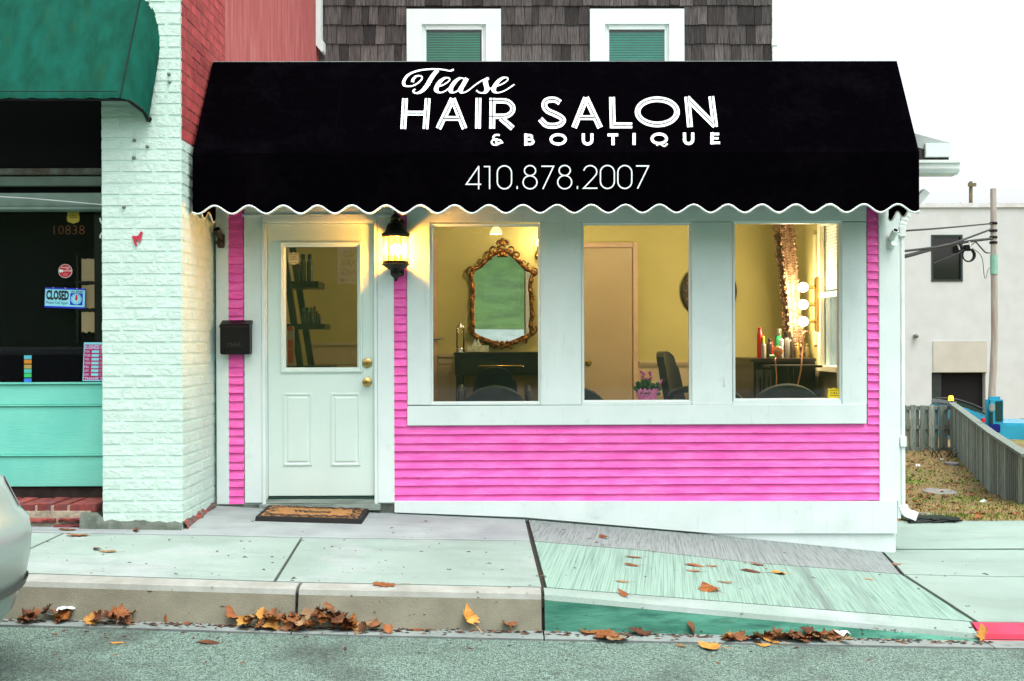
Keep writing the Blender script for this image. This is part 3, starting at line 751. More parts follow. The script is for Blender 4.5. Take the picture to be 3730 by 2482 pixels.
while z < P(520, -170, dP).z:
    red = z > zred - .02
    if k % 2: cuts = [pX0, pX0 + .135, pX0 + .135 + bl + jt, pX1]
    else: cuts = [pX0, pX0 + bl + jt, pX0 + 2 * (bl + jt), pX1]
    dc = bl if k % 2 == 0 else .102
    for i in range(3):
        last = i == 2
        brick(cuts[i] + (0 if i == 0 else jt / 2), cuts[i + 1] - (0 if last else jt / 2), -dP, -dP + (dc if last else .1), z,
              (WBRICK, RBRICK) if red else (WBRICK,), red and last)
    y = -dP + dc + jt
    while y < (.30 if z > P(600, 700, .4).z else -.03):
        y1 = min(y + bl, .32)
        brick(pX1 - .1, pX1, y, y1, z, (RBRICK,) if red else (WBRICK,)); y = y1 + jt
    z += cH; k += 1
zt = z
mb = MB(); mb.box(pX0 + .003, pX1 - .0032, -dP + .003, -.0, zB - .35, zt); mb.obj('pilaster_core', WMORT, lb)
mb = MB(); mb.box(pX1 - .02, pX1 - .0024, -dP + .0045, .31, zred, zt); mb.obj('side_mortar', RMORT, lb)
mb = MB(); mb.box(pX1 - .3, pX1 - .004, .325, 9, EYE - 2.6, EYE + 5.6); mb.obj('party_wall', RSTUC, lb)
mb = MB(); mb.box(pX1 - .3, pX1 - .004, .001, .324, EYE - 2.6, EYE + .95); mb.obj('party_wall_end', WBRICK, lb)
# parging round the foot
def blob_strip(path, h0, th, m, name, par, seed):
    r = random.Random(seed); mb = MB(); rows = [[], [], []]
    for (x, y, nx, ny, zb_, zt_) in path:
        j = r.uniform(-.012, .012)
        rows[0].append((x + nx * (th + .03 + r.uniform(0, .02)), y + ny * (th + .03 + r.uniform(0, .02)), zb_ - .04))
        rows[1].append((x + nx * (th + .012 + r.uniform(0, .012)), y + ny * (th + .012 + r.uniform(0, .012)), zt_ - .025 + j)); rows[2].append((x - nx * .01, y - ny * .01, zt_ + j))
    mb.grid(rows); return mb.obj(name, m, par, smooth=60)
pa = []
for i in range(14):
    x = P(300, 1900, .74).x + i / 13 * (pX1 - P(300, 1900, .74).x)
    zt_ = P(345, 1862, dP).z if i < 2 else (P(360, 1875, dP).z if i == 2 else P(500, 1889 if i < 6 else 1897, dP).z)
    pa.append((x, -dP, 0, -1, gz(x, -dP - .05), zt_))
blob_strip(pa, 0, .0, PARGE, 'parging', lb, 3)
pa = []
for i in range(14):
    y = -dP + i / 13 * (dP - .02); pa.append((pX1, y, 1, 0, gz(pX1 + .05, y), gz(pX1 + .05, y) + .055 - .02 * i / 13))
blob_strip(pa, 0, .0, mat('broken_brick_foot', (.16, .10, .09), (.05, .045, .04), scale=30, rough=.95, bump=1, bscale=40, bdist=.01, spots=[((.35, .05, .03), 14, .5, .6, .9), ((.4, .4, .38), 20, .6, .7, .8)]), 'broken_edge', lb, 5)
# shopfront, set back
dS = .42
sX0 = -4.6; sX1 = pX0 - .002
sx = lambda px, d: P(px, 1300, d).x
def sbox(name, py0, py1, d0, d1, m, par=lb):
    z1_, z0_ = P(240, py0, d1).z, P(240, py1, d1).z
    return MB().rbox(sX0, sX1, -d1, -d0, z0_, z1_, .004).obj(name, m, par)
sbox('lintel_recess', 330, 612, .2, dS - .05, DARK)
sbox('transom_beam', 613, 636, .3, dS + .02, mat('rusty_beam', (.11, .13, .11), (.06, .045, .03), scale=14, rough=.9, spots=[((.16, .09, .02), 6, .6, .7, .8)]))
sbox('transom_board', 643, 677, .3, dS, GREYB)
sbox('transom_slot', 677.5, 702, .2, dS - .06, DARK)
sbox('transom_board', 703, 752, .3, dS - .01, mat('mid_grey_board', (.20, .28, .24), (.16, .23, .19), scale=8, rough=.6))
sbox('transom_board', 752.5, 764, .3, dS + .01, mat('mid_grey_board', (.20, .28, .24)))
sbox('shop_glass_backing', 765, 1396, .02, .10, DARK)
dG = .30
zg0, zg1 = P(240, 1396, dG).z, P(240, 765, dG).z
MB().box(sX0, sX1, -dG, -dG + .008, zg0, zg1).obj('shop_pane', DGLASS, lb)
sbox('bulkhead_cap', 1395, 1401, .3, dS + .015, MINT)
sbox('bulkhead_board', 1401.6, 1475, .3, dS, MINT); sbox('bulkhead_bead', 1475.5, 1481, .3, dS + .012, MINT)
sbox('bulkhead_board', 1481.6, 1656, .3, dS, MINT); sbox('bulkhead_bead', 1656.5, 1663, .3, dS + .012, MINT)
sbox('bulkhead_board', 1663.6, 1773, .3, dS, MINT)
sbox('sill_shadow_board', 1774, 1816, .2, dS - .02, mat('sill_shadow_tone', (.035, .025, .018), (.015, .012, .010), scale=12, rough=.95))  # dark board: shade of the gap under the bulkhead put into its colour
# muntins and tan panes painting a window's reflection in the shop glass
mb = MB(); zf = lambda y: P(300, y, .2).z
for x in (286, 291): pass
mb.rbox(sx(346, .28), sx(372, .28) + .1, -.29, -.24, zg0, zg1, .003); mb.rbox(sx(288, .24), sx(297, .24), -.29, -.24, zf(1250), zf(935), .003)
for y in (1032, 1130): mb.rbox(sx(283, .24), sx(352, .24), -.289, -.245, zf(y) - .009, zf(y) + .009, .002)
mb.obj('shop_muntin', EBONY, lb)
paper = mat('reflection_tan', (.50, .36, .20), (.44, .31, .17), scale=4, rough=.9)  # tan colour stands in for reflected window panes
for (y0, y1) in ((944, 1026), (1038, 1124), (1137, 1211)):
    X0, X1, Z0, Z1 = RC(297, y0, 345, y1, .285); n = 10
    r0 = [(X0 + (X1 - X0) * i / n, -.285, Z1 + R_.uniform(-.004, .004)) for i in range(n + 1)]; r1 = [(X0 + (X1 - X0) * i / n, -.285, Z0 + R_.uniform(-.008, .008)) for i in range(n + 1)]
    mb = MB(); mb.grid([r0, r1]); mb.grid([[(p[0], p[1] + .003, p[2]) for p in r0], [(p[0], p[1] + .003, p[2]) for p in r1]]); mb.obj('reflection_pane', paper, lb)
# brick step
stp = thing('brick_step', (P(220, 1900, .72).x, -.6, P(220, 1925, .72).z), 'short brick step under the mint shopfront, red bricks and broken mortar', 'step')
STB = mat('step_brick', (.26, .055, .04), (.15, .03, .035), scale=14, rough=.8, bump=.8, bscale=50, bdist=.006, rnd=.35, spots=[((.10, .07, .09), 8, .55, .7, .6)])
STM = mat('step_mortar', (.42, .36, .27), (.25, .22, .17), scale=25, rough=.95, bump=1, bscale=60, bdist=.006, spots=[((.05, .04, .035), 12, .58, .68, .8)])
zs_t, zs_b = P(220, 1838, .72).z, P(220, 1868, .72).z
xend = P(333, 1850, .72).x; w_ = .112; bw = .100
x = xend - .03
first = True
sm1 = MB().rbox(-bw / 2, bw / 2, -.155, .155, -(zs_t - zs_b) / 2, (zs_t - zs_b) / 2, .006).mesh('brick', STB)
n_ = 0
while x > -4.4:
    ww = .03 if first else bw
    put('brick', sm1, (x - bw / 2 + (.0 if not first else .062), -.72 + .155 + R_.uniform(-.004, .004), (zs_t + zs_b) / 2 + R_.uniform(-.003, .003)), stp, rot=(0, R_.uniform(-.02, .02), 0)); x -= w_ if not first else .018 ; first = False; n_ += 1
zl1, zl2, zl3 = P(220, 1888, .72).z, P(220, 1905, .72).z, P(220, 1926, .72).z
def rough_brick(w, h, seed):
    r = random.Random(seed); mb = MB(); n = 6
    rows = []
    for j, (yy, zz) in enumerate(((.0, -h / 2), (-.052, -h / 2), (-.06, -h / 4), (-.06, h / 4), (-.052, h / 2), (.0, h / 2))):
        rows.append([(-w / 2 + w * i / n, yy + r.uniform(-.006, .004), zz + r.uniform(-.006, .006)) for i in range(n + 1)])
    mb.grid(rows); mb.add([q[0] for q in rows], [tuple(range(6))]); mb.add([q[-1] for q in rows], [tuple(range(6))]); return mb.mesh('brick', STB, smooth=50)
rb = [rough_brick(.20, (zl1 - zl2) * .8, s) for s in range(4)]
for row_, (za, offx, skip) in enumerate((((zs_b + zl2) / 2 - .012, 0, 9), ((zl2 + zl3) / 2, .1, 1))):
    x = P(328, 1880, .72).x - .1 - offx * .3; i = 0
    while x > -4.4:
        if i != skip: put('brick', rb[(i + row_) % 4], (x, -.70, za), stp)
        x -= .222; i += 1
mb = MB(); mb.box(-4.5, xend, -.735, -.45, P(220, 1990, .72).z, zs_b + .012); mb.box(-4.5, xend - .005, -.713, -.42, zs_b + .013, zs_t - .009); mb.obj('mortar', STM, stp)
# ================================================================== BLACK AWNING
dA = .62
aw = thing('black_awning', P(2000, 600, dA), 'long black canvas awning with white lettering and scalloped white edge', 'awning')
yT = .06                                             # slope runs from the wall out to the front
TL, TR = P(775, 232, yT), P(3267, 218, yT)
zrid = P(2100, 556, dA).z
BL, BR = P(701, 556, dA), P(3348, 556, dA)
BL.z = BR.z = zrid; TL.z = TR.z = (TL.z + TR.z) / 2
nS = (BR - BL).cross(TL - BL).normalized()
if nS.y > 0: nS = -nS
nx = 60
mb = MB()
sag = lambda u, v: -nS * (.006 * math.sin(math.pi * v) * (1 - abs(math.sin(u * math.pi * 3)) ** .7))
def srow(v, k=nx): return [TL.lerp(BL, v).lerp(TR.lerp(BR, v), i / k) + sag(i / k, v) for i in range(k + 1)]
mb.grid([srow(v / 8) for v in range(9)])
wave = lambda X, ph=0: math.cos((X - P(782, 760, dA).x) / (124.5 / F * (D - dA)) * 2 * math.pi)
z_mid = P(2100, 762, dA).z; amp = 14.5 / F * (D - dA)
n = 420
vt, vb = [], []
for i in range(n + 1):
    X = BL.x + (BR.x - BL.x) * i / n
    vt.append((X, -dA, zrid)); vb.append((X, -dA - .004 * wave(X), z_mid + amp * wave(X)))
def side(top, bot, sgn):
    pts_t, pts_b = [], []
    m = 90
    for i in range(m + 1):
        y = -dA + (dA - yT) * i / m
        zt_ = zrid + (TL.z - zrid) * i / m
        xx = bot.x + (top.x - bot.x) * i / m
        xb = bot.x
        pts_t.append((xx, y, zt_)); pts_b.append((xb + sgn * .0, y, z_mid + amp * math.cos(y / .236 * 2 * math.pi)))
    mid = [((a[0] + b[0]) / 2 if a[2] > zrid + 9 else b[0], a[1], min(a[2], zrid)) for a, b in zip(pts_t, pts_b)]
    mb.grid([pts_t, mid]); mb.grid([mid, pts_b]); return pts_b
sbL = side(TL, BL, -1); sbR = side(TR, BR, 1)
mb.grid([vt, vb])
mb.obj('canopy', BLACKF, aw, smooth=20, fix=False)
mb = MB(); mb.tube(vb, .0068, 6); mb.obj('piping', PIPING, aw, smooth=60)
for q_ in (sbL, sbR): MB().tube(q_, .007, 5).obj('side_piping', PIPING, aw, smooth=60)
mb = MB(); mb.box(TL.x, TR.x, -yT, -.003, TL.z - .012, TL.z + .004); mb.obj('top_rail', mat('galvanised', (.3, .36, .34), rough=.4), aw)
mb = MB()
for px, pb in ((2030, 2045), (2806, 2850), (1252, 1215)):
    mb = MB(); mb.tube([PL(px, 232, BL, nS) + nS * .002, PL((px + pb) / 2, 395, BL, nS) - nS * .001, PL(pb, 552, BL, nS) + nS * .002], .004, 5)
    mb.obj('seam', mat('seam_thread', (.0022, .0016, .0026), rough=.9, spec=.0), aw)
mb = MB()
for X in (BL.x + .03, -.9, .4, 1.6, BR.x - .03):
    u = (X - BL.x) / (BR.x - BL.x); a = TL.lerp(TR, u); b = BL.lerp(BR, u)
    mb.tube([a - nS * .03 + Vector((0, .0, -.02)), b - nS * .03 + Vector((0, .02, 0))], .012, 6); mb.tube([b + Vector((0, .03, -.02)), Vector((b.x, -.035, b.z - .02))], .012, 6)
mb.tube([BL + Vector((.02, .03, -.015)), BR + Vector((-.02, .03, -.015))], .012, 6)
mb.obj('awning_frame', BLACKM, aw, smooth=60)
# lettering, drawn stroke by stroke
cr = lambda x, y: (1400 + x / 1.813, 80 + y / 1.813)
def fslope(x, y, lift): q = cr(x, y); return PL(q[0], q[1], BL, nS) + nS * lift
FN = Vector((0, -1, 0))
def ffront(x, y, lift): q = cr(x, y); return P(q[0], q[1], dA + lift)
lift = [.0035]
def st(mb, pts, w, fn=fslope, closed=False):
    lift[0] += .00005; ribbon(mb, pts, w, fn, lift[0], closed)
A, B = MB(), MB()
bowl = [(694, 525), (785, 525)] + ell(785, 576, 64, 51, 16, -90, 90) + [(694, 627)]
HS = [[(137, 508), (125, 710)], [(287, 508), (272, 710)], [(150, 606), (262, 606)],
      [(452, 510), (357, 708)], [(452, 510), (530, 708)], [(392, 641), (497, 641)],
      [(622, 506), (618, 708)], [(715, 506), (712, 708)], bowl, [(770, 640), (848, 706)],
      catmull([(1160, 537), (1132, 520), (1095, 517), (1064, 530), (1057, 560), (1078, 590), (1125, 612), (1165, 633), (1180, 655), (1160, 680), (1115, 690), (1068, 683), (1030, 645)], 6),
      [(1332, 504), (1253, 702)], [(1332, 504), (1425, 702)], [(1288, 636), (1388, 636)],
      [(1503, 500), (1508, 687), (1636, 687)], ell(1802, 598, 130, 83, 60),
      [(2000, 498), (2018, 698)], [(1998, 505), (2183, 690)], [(2158, 496), (2184, 697)]]
GL = [0, 0, 0, 1, 1, 1, 2, 3, 3, 3, 4, 5, 5, 5, 6, 7, 8, 8, 8]
for i, s in enumerate(HS):
    if i and GL[i] != GL[i - 1]: A.obj('letter', LETTER, aw, fix=False); A = MB()
    closed = i == 15; w = 37.5
    if i in (2, 5, 13): w = 30
    if i in (8,): w = 33
    if i == 15: w = 36
    st(A, s, w, closed=closed)
lift[0] = .006
for i, s in enumerate(HS):
    if i in (3, 4, 11, 12): s = [(s[0][0] * .88 + s[1][0] * .12, s[0][1] * .85 + s[1][1] * .15), s[1]]
    if i == 17: s = [(2012, 520), (2172, 680)]
    if i and GL[i] != GL[i - 1]: B.obj('letter_inline', INLINE, aw, fix=False); B = MB()
    st(B, s, 6.5, closed=i == 15)
A.obj('letter', LETTER, aw, fix=False); B.obj('letter_inline', INLINE, aw, fix=False)
A = MB(); lift[0] = .0035
G2L = [0, 0, 0, 1, 2, 3, 3, 4, 5, 5, 6, 7, 7, 7, 7, 8, 8]; i2 = 0
for s, w, c in [([(934, 741), (934, 820)], 24, 0), ([(930, 751), (960, 751)] + ell(960, 765, 15, 14, 8, -90, 90) + [(930, 779)], 18, 0),
                ([(930, 780), (962, 780)] + ell(962, 795, 22, 15, 8, -90, 90) + [(930, 810)], 19, 0), (ell(1148, 779, 48, 31, 36), 22, 1),
                ([(1314, 740), (1314, 785)] + ell(1342, 785, 28, 25, 10, 180, 0) + [(1371, 740)], 24, 0), ([(1474, 750), (1543, 750)], 22, 0), ([(1510, 758), (1510, 817)], 24, 0),
                ([(1649, 738), (1649, 816)], 24, 0), (ell(1815, 775, 48, 31, 36), 22, 1), (catmull([(1798, 820), (1812, 808), (1830, 814), (1848, 824), (1870, 808)], 5), 11, 0),
                ([(1981, 735), (1983, 782)] + ell(2009, 782, 27, 25, 10, 180, 0) + [(2036, 735)], 24, 0), ([(2163, 734), (2163, 812)], 24, 0),
                ([(2160, 744), (2210, 744)], 20, 0), ([(2160, 772), (2206, 772)], 17, 0), ([(2160, 802), (2216, 802)], 20, 0),
                (catmull([(762, 752), (738, 750), (720, 762), (728, 778), (750, 780)], 5), 15, 0), (catmull([(750, 780), (718, 784), (708, 800), (722, 815), (750, 812), (772, 795), (760, 784), (738, 790), (745, 806), (784, 800)], 5), 13, 0)]:
    if i2 and G2L[i2] != G2L[i2 - 1]: A.obj('letter', LETTER, aw, fix=False); A = MB()
    st(A, s, w * .8, closed=bool(c)); i2 += 1
A.obj('letter', LETTER, aw, fix=False)
A = MB(); lift[0] = .0035
def st_(cx, cy, rx, ry): return [(cx - rx, cy - ry + rx)] + ell(cx, cy - ry + rx, rx, rx, 12, 180, 360) + ell(cx, cy + ry - rx, rx, rx, 12, 0, 180)
PH = [([(640, 1073), (541, 1073), (624, 954)], 0), ([(623, 952), (623, 1106)], 0), ([(657, 956), (695, 956), (695, 1105)], 0), (st_(793, 1027, 47, 76), 1), ([(877, 1085), (877, 1104)], 0),
      (ell(962, 983, 37, 33, 26), 1), (ell(962, 1060, 46, 43, 28), 1), ([(1037, 954), (1118, 954), (1047, 1104)], 0), (ell(1191, 982, 37, 33, 26), 1), (ell(1191, 1059, 46, 44, 28), 1),
      ([(1275, 1085), (1275, 1104)], 0), (ell(1360, 990, 43, 40, 16, 190, 370) + [(1398, 1010), (1372, 1040), (1316, 1099), (1407, 1099)], 0), (st_(1473, 1025, 46, 76), 1), (st_(1588, 1025, 46, 76), 1),
      ([(1662, 952), (1745, 952), (1672, 1102)], 0)]
GP = [0, 0, 1, 2, 3, 4, 4, 5, 6, 6, 7, 8, 9, 10, 11]
for i, (s, c) in enumerate(PH):
    if i and GP[i] != GP[i - 1]: A.obj('digit', LETTER, aw, fix=False); A = MB()
    st(A, s, 8.2, ffront, bool(c))
A.obj('digit', LETTER, aw, fix=False)
A = MB(); lift[0] = .0035
def script(pts, w0, w1):
    q = catmull([(float(x), float(y)) for x, y in pts], 8); w = []
    for i in range(len(q)):
        a, b = q[max(i - 2, 0)], q[min(i + 2, len(q) - 1)]; l = math.hypot(b[0] - a[0], b[1] - a[1]) or 1
        k = max(0, (b[1] - a[1]) / l); w.append(w0 + (w1 - w0) * k ** 1.3)
    st(A, q, w)
script([(458, 318), (430, 326), (385, 318), (310, 315), (225, 325), (160, 352), (130, 392), (130, 418), (150, 428), (190, 424), (228, 402), (250, 375), (238, 360), (212, 362), (192, 380), (186, 400)], 9, 20)
script([(352, 322), (318, 362), (280, 425), (245, 462), (210, 474), (190, 462), (204, 447)], 10, 32)
script([(352, 432), (395, 416), (428, 392), (428, 375), (402, 374), (370, 396), (345, 435), (346, 460), (372, 470), (405, 458), (436, 434)], 8, 30)
script([(534, 384), (505, 374), (470, 396), (440, 440), (444, 466), (472, 466), (508, 432), (538, 388)], 8, 30)
script([(546, 376), (520, 420), (504, 452), (518, 470), (552, 458), (600, 420), (650, 388), (690, 374)], 8, 32)
script([(686, 376), (668, 392), (672, 420), (678, 448), (660, 470), (628, 470), (608, 455)], 9, 32)
script([(676, 456), (700, 444), (728, 430)], 8, 14)
script([(728, 432), (778, 414), (812, 390), (812, 373), (785, 373), (752, 396), (724, 438), (728, 464), (758, 470), (805, 452), (858, 416)], 8, 30)
A.obj('script_lettering', LETTER, aw, fix=False)

# ================================================================== GREEN AWNING (left)
ga = thing('green_awning', P(250, 360, 1.0), 'faded green canvas awning hanging over the dark shopfront', 'awning')
dg = 1.02
gX1 = P(470, 250, dg).x; zg = P(250, 358, dg).z; zgt = P(250, -200, dg).z
rows = []
for j in range(13):
    v = j / 12; z = zg + (zgt - zg) * v; yy = -dg + .35 * v
    rows.append([(-4.4 + (P(437, 340, dg).x + .06 * v + 4.4) * i / 40, yy + .006 * math.sin(i * 1.7 + j), z + .004 * math.sin(i * 2.3)) for i in range(41)])
mb = MB(); mb.grid(rows)
mb.grid([rows[0], [(p[0], p[1] + .05, p[2] - .0) for p in rows[0]]])
mb.obj('canopy', GREENF, ga, smooth=60, fix=False)
rows = []                                           # rounded end panel, billowing
for j in range(13):
    v = j / 12; z0 = zg + (zgt - zg) * v
    xf = P(437, 340, dg).x + .06 * v; r = []
    for i in range(13):
        t = i / 12
        bulge = .055 * math.sin(math.pi * t) ** .8 * (1 - .5 * v)
        r.append((xf + .055 * t + bulge + .09 * t * (1 - abs(v - .45) * 1.2), -dg + .35 * v + (dg - .775 - .35 * v * .8) * t, z0 - .09 * t * (1 - v) + .012 * math.sin(6 * t + 3 * v)))
    rows.append(r)
mb = MB(); mb.grid(rows); mb.obj('end_panel', GREENF, ga, smooth=60, fix=False)
mb = MB(); a = rows[0]
mb.tube([(-4.4, -dg + .02, zg - .004), (a[0][0], -dg + .02, zg - .004), (a[2][0] - .01, a[2][1], a[2][2]), (a[7][0] - .01, a[7][1], a[7][2]), (a[12][0], a[12][1], a[12][2])], .011, 6); mb.ball((a[12][0], a[12][1] + .01, a[12][2] + .012), .022, 8)
mb.obj('awning_frame', BLACKM, ga, smooth=60)
mb = MB(); mb.tube([Vector(r[0]) + Vector((0, -.004, 0)) for r in rows], .006, 5); mb.tube([(-4.4, -dg + .045 - .06, zg + .042), (P(432, 340, dg).x, -dg - .006, zg + .042)], .003, 4); mb.obj('seam', mat('green_seam', (.002, .02, .015), rough=.9), ga)
# white cable and hook
mb = MB(); mb.tube([P(-20, 716, .47), P(110, 723, .47), P(372, 746, .47)], .0035, 5)
solo(mb, 'white_cable', PLW, 'thin white cable slanting across the grey transom boards', 'cable')
mb = MB()
for y0, y1 in ((795, 816), (868, 848)):
    mb.tube([P(365, y0, .5), P(366, (y0 + y1) / 2, .5), P(373, y1, .5)], .006, 6)
solo(mb, 'bell_pull', PLW, 'pale curved wire hooks at the edge of the dark shop door', 'wire')

# ================================================================== SHINGLED HOUSE
YH = 4.4
sh = thing('shingled_house', P(2000, 400, -YH), 'upper storey of a house with weathered brown shingles and green blinds', 'house')
hx = lambda px: P(px, 160, -YH).x
hz = lambda py: P(2000, py, -YH).z
hX0, hX1 = hx(1150), hx(2812)
mb = MB(); mb.box(hX0, hX1, YH, YH + 4, EYE + .5, hz(-260)); mb.obj('wall', mat('dark_sheathing', (.02, .017, .015), rough=.9), sh)
wx = [(1483, 1825), (2148, 2490)]
shm = []
for s in range(5):
    r = random.Random(s); w, h = 1.0, .34
    mb = MB(); n = 5
    rows = [[(-w / 2 + w * i / n, -.012, h) for i in range(n + 1)], [(-w / 2 + w * i / n, -.030 + r.uniform(-.001, .001), r.uniform(-.004, .004)) for i in range(n + 1)]]
    rows.append([(p[0], -.003, p[2]) for p in rows[1]]); mb.grid(rows)
    mb.add([rows[0][0], rows[1][0], rows[2][0]], [(0, 1, 2)]); mb.add([rows[0][-1], rows[1][-1], rows[2][-1]], [(0, 1, 2)])
    shm.append(mb.mesh('shingle', SHING))
rowz = [300, 232, 163, 93, 23, -47]
for k, yy in enumerate(rowz):
    for (xa, xb) in ((1150, 1483), (1825, 2148), (2490, 2812)) if yy > 40 else ((1150, 2812),):
        x = hx(xa)
        while x < hx(xb) - .005:
            w = R_.choice((.085, .11, .12, .14, .16, .20, .12)); w = min(w, hx(xb) - x)
            if hx(xb) - x - w < .05: w = hx(xb) - x
            put('shingle', R_.choice(shm), (x + w / 2, YH - .002, hz(yy) + R_.uniform(-.006, .006)), sh, scale=(w - .006, 1, 1), rot=(0, R_.uniform(-.008, .008), 0)); x += w
BLD = mat('green_blind', (.03, .42, .28), (.02, .33, .22), scale=3, rough=.6)
BLD2 = mat('teal_blind', (.03, .52, .42), (.02, .44, .36), scale=3, rough=.6)
for i, (a, b) in enumerate(wx):
    X0, X1, Z0, Z1 = hx(a), hx(b), hz(420), hz(38)
    mb = MB(); cw = hx(1538) - hx(1483)
    ring(mb, X0, X1, Z0, Z1, [(0, 0), (0, .045), (cw, .045), (cw, .02), (cw + .02, .025), (cw + .02, .012), (cw + .05, .012), (cw + .05, -.02)], YH - .01)
    wf = mb.obj('window', WHITE, sh)
    gx0, gx1, gz1 = X0 + cw + .048, X1 - cw - .048, hz(111)
    MB().box(gx0 - .001, gx1 + .001, YH - .035, YH - .0, gz1, Z1 - cw - .02).obj('window_head', WHITE, wf)
    MB().box(gx0, gx1, YH - .018, YH - .014, Z0 + cw + .048, gz1 - .001).obj('pane', glassy('house_glass', (.95, 1, .97), .7), wf)
    mb = MB(); z = hz(300)
    while z < gz1 - (.03 if i else .03):
        mb.add([(gx0, YH - .0075, z), (gx1 - (0 if i else .02), YH - .0075, z), (gx1 - (0 if i else .02), YH + .002, z + .0165), (gx0, YH + .002, z + .0165)], [(0, 1, 2, 3)]); z += .022 * .9
    bl_ = mb.obj('blind', BLD2 if i else BLD, wf); bl_['kind'] = 'stuff'
mb = MB(); mb.rbox(hx(2810), hx(2827), YH - .04, YH + .1, EYE + .5, hz(-260), .004); mb.obj('corner_pipe', PLW, sh)
mb = MB(); mb.rbox(hx(2808), hx(2829), YH - .05, YH + .1, hz(172), hz(148), .004); mb.obj('pipe_strap', PLW, sh)
poly = [(1128, -100), (1128, 100), (1136, 112), (1136, 130), (1132, 142), (1172, 190), (1178, 186), (1178, 150), (1168, 140), (1168, -100)]
mb = MB(); mb.prism([(P(x, y, -4.2).x, P(x, y, -4.2).z) for x, y in poly], 'y', 4.2, 4.34); mb.obj('eave_return', WHITE, sh)

# ================================================================== YARD, FENCE, WHITE BUILDING
wb = thing('white_building', P(3450, 1400, -24), 'plain white stucco building behind the fence with dark windows', 'building')
YW = 24.0
wq = lambda x0, y0, x1, y1: RC(x0, y0, x1, y1, -YW)
X0, X1, Z0, Z1 = wq(2950, 757, 3960, 1700); Z0 = EYE - 2.9
uX0, uX1, uZ0, uZ1 = wq(3392, 856, 3506, 1026); lX0, lX1, lZ0, lZ1 = wq(3400, 1358, 3590, 1640)
mb = MB()
xs = [X0, uX0, uX1, X1]
mb.box(X0, uX0, YW, YW + .4, Z0, Z1); mb.box(uX1, X1, YW, YW + .4, lZ1, Z1); mb.box(lX1, X1, YW, YW + .4, Z0, lZ1 - .001)
mb.box(uX0, uX1, YW, YW + .4, lZ1, uZ0); mb.box(uX0, uX1, YW, YW + .4, uZ1, Z1); mb.box(X0, X1, YW + .41, YW + 9, Z1 - .4, Z1 - .2)
mb.obj('wall', STUCCO, wb)
mb = MB(); a, b, c, d_ = wq(3398, 1243, 3594, 1356); mb.box(a, b, YW - .03, YW - .001, c, d_); mb.obj('stucco_panel', STUCB, wb)
mb = MB(); mb.box(X0, X1, YW - .05, YW + .45, Z1 + .001, Z1 + .14); mb.obj('coping', mat('coping_metal', (.6, .66, .66), (.5, .5, .48), scale=3, rough=.5, spots=[((.35, .2, .1), 1, .66, .72, .6)]), wb)
BG = mat('black_window_glass', (.012, .012, .012), rough=.08, spec=.6)
mb = MB(); ring(mb, uX0, uX1, uZ0, uZ1, [(0, 0), (0, .02), (.06, .02), (.06, -.05)], YW); f_ = mb.obj('window', mat('dark_window_frame', (.02, .035, .03), rough=.5), wb)
mb = MB(); mb.box(uX0, uX1, YW + .05, YW + .08, uZ0, uZ1); mb.obj('pane', BG, f_)
mb = MB(); mb.box(lX0, lX1, YW + .2, YW + .25, lZ0, lZ1); f_ = mb.obj('garage_opening', mat('black_opening', (.006, .006, .006), rough=.9), wb)
a, b, c, d_ = wq(3400, 1362, 3434, 1600); mb = MB(); mb.box(a, b, YW + .1, YW + .19, c, d_); mb.obj('door_leaf', mat('dark_green_door', (.025, .035, .03), rough=.6), f_)
p = P(3332, 1224, -YW); mb = MB(); mb.lathe([(.05, 0), (.07, -.06), (.08, -.12), (.05, -.16)], (p.x, YW - .001, p.z), 'y', 10); mb.ball((p.x, YW - .18, p.z), .06, 8)
mb.obj('wall_lamp', mat('grey_green_metal', (.2, .24, .2), rough=.5), wb, smooth=50)
a, b, c, d_ = wq(3354, 715, 3394, 752)
mb = MB(); mb.rbox(a, b, YW + 3, YW + 4, c - .1, d_, .03); mb.box(a - .05, b + .05, YW + 2.95, YW + 4.05, d_ - .08, d_ + .04); mb.box(b - .2, b - .05, YW + 2.9, YW + 2.99, d_ - .5, d_ - .1)
solo(mb, 'roof_vent', mat('grey_vent', (.3, .3, .3), (.2, .2, .2), rough=.7), 'grey box vent on the roof edge of the white building', 'roof vent')
# fence
fen = thing('wooden_fence', P(3470, 1600, -14.4), 'weathered grey board fence with a rail top turning the yard corner', 'fence')
fc = P(3468, 1470, -14.4); f0 = Vector((3.0, 14.4, 0)); f1 = Vector((fc.x, 14.4, 0)); f2 = P(3612, 1578, -8.2); f3 = P(3740, 1660, -5.6)
ftop = fc.z
pk = MB().rbox(-.058, .058, -.009, .009, 0, 1.0, .004).mesh('picket', FENCE)
def run(a, b, zt0, zt1, sp, front, thick_off):
    L = (Vector((b.x, b.y, 0)) - Vector((a.x, a.y, 0))); n = int(L.length / sp); dirn = L.normalized(); nrm = Vector((dirn.y, -dirn.x, 0))
    ang = math.atan2(dirn.y, dirn.x)
    for i in range(n + 1):
        q = Vector((a.x, a.y, 0)) + dirn * (i * sp + R_.uniform(-.008, .008))
        zt = zt0 + (zt1 - zt0) * i / max(1, n); zb_ = yz(q.y) - .02
        put('picket', pk, (q.x + nrm.x * front, q.y + nrm.y * front, zb_), fen, rot=(0, R_.uniform(-.012, .012), ang), scale=(1, 1, zt - zb_ + R_.uniform(-.012, .012)))
        if thick_off:
            q2 = q + dirn * sp / 2; put('picket', pk, (q2.x - nrm.x * front, q2.y - nrm.y * front, zb_), fen, rot=(0, R_.uniform(-.012, .012), ang), scale=(1, 1, zt - zb_ - .02))
    return dirn
run(f0, f1 - Vector((.05, 0, 0)), ftop - .03, ftop - .03, .205, .03, True)
run(fc, f2, ftop - .02, f2.z - .02, .15, .03, True)
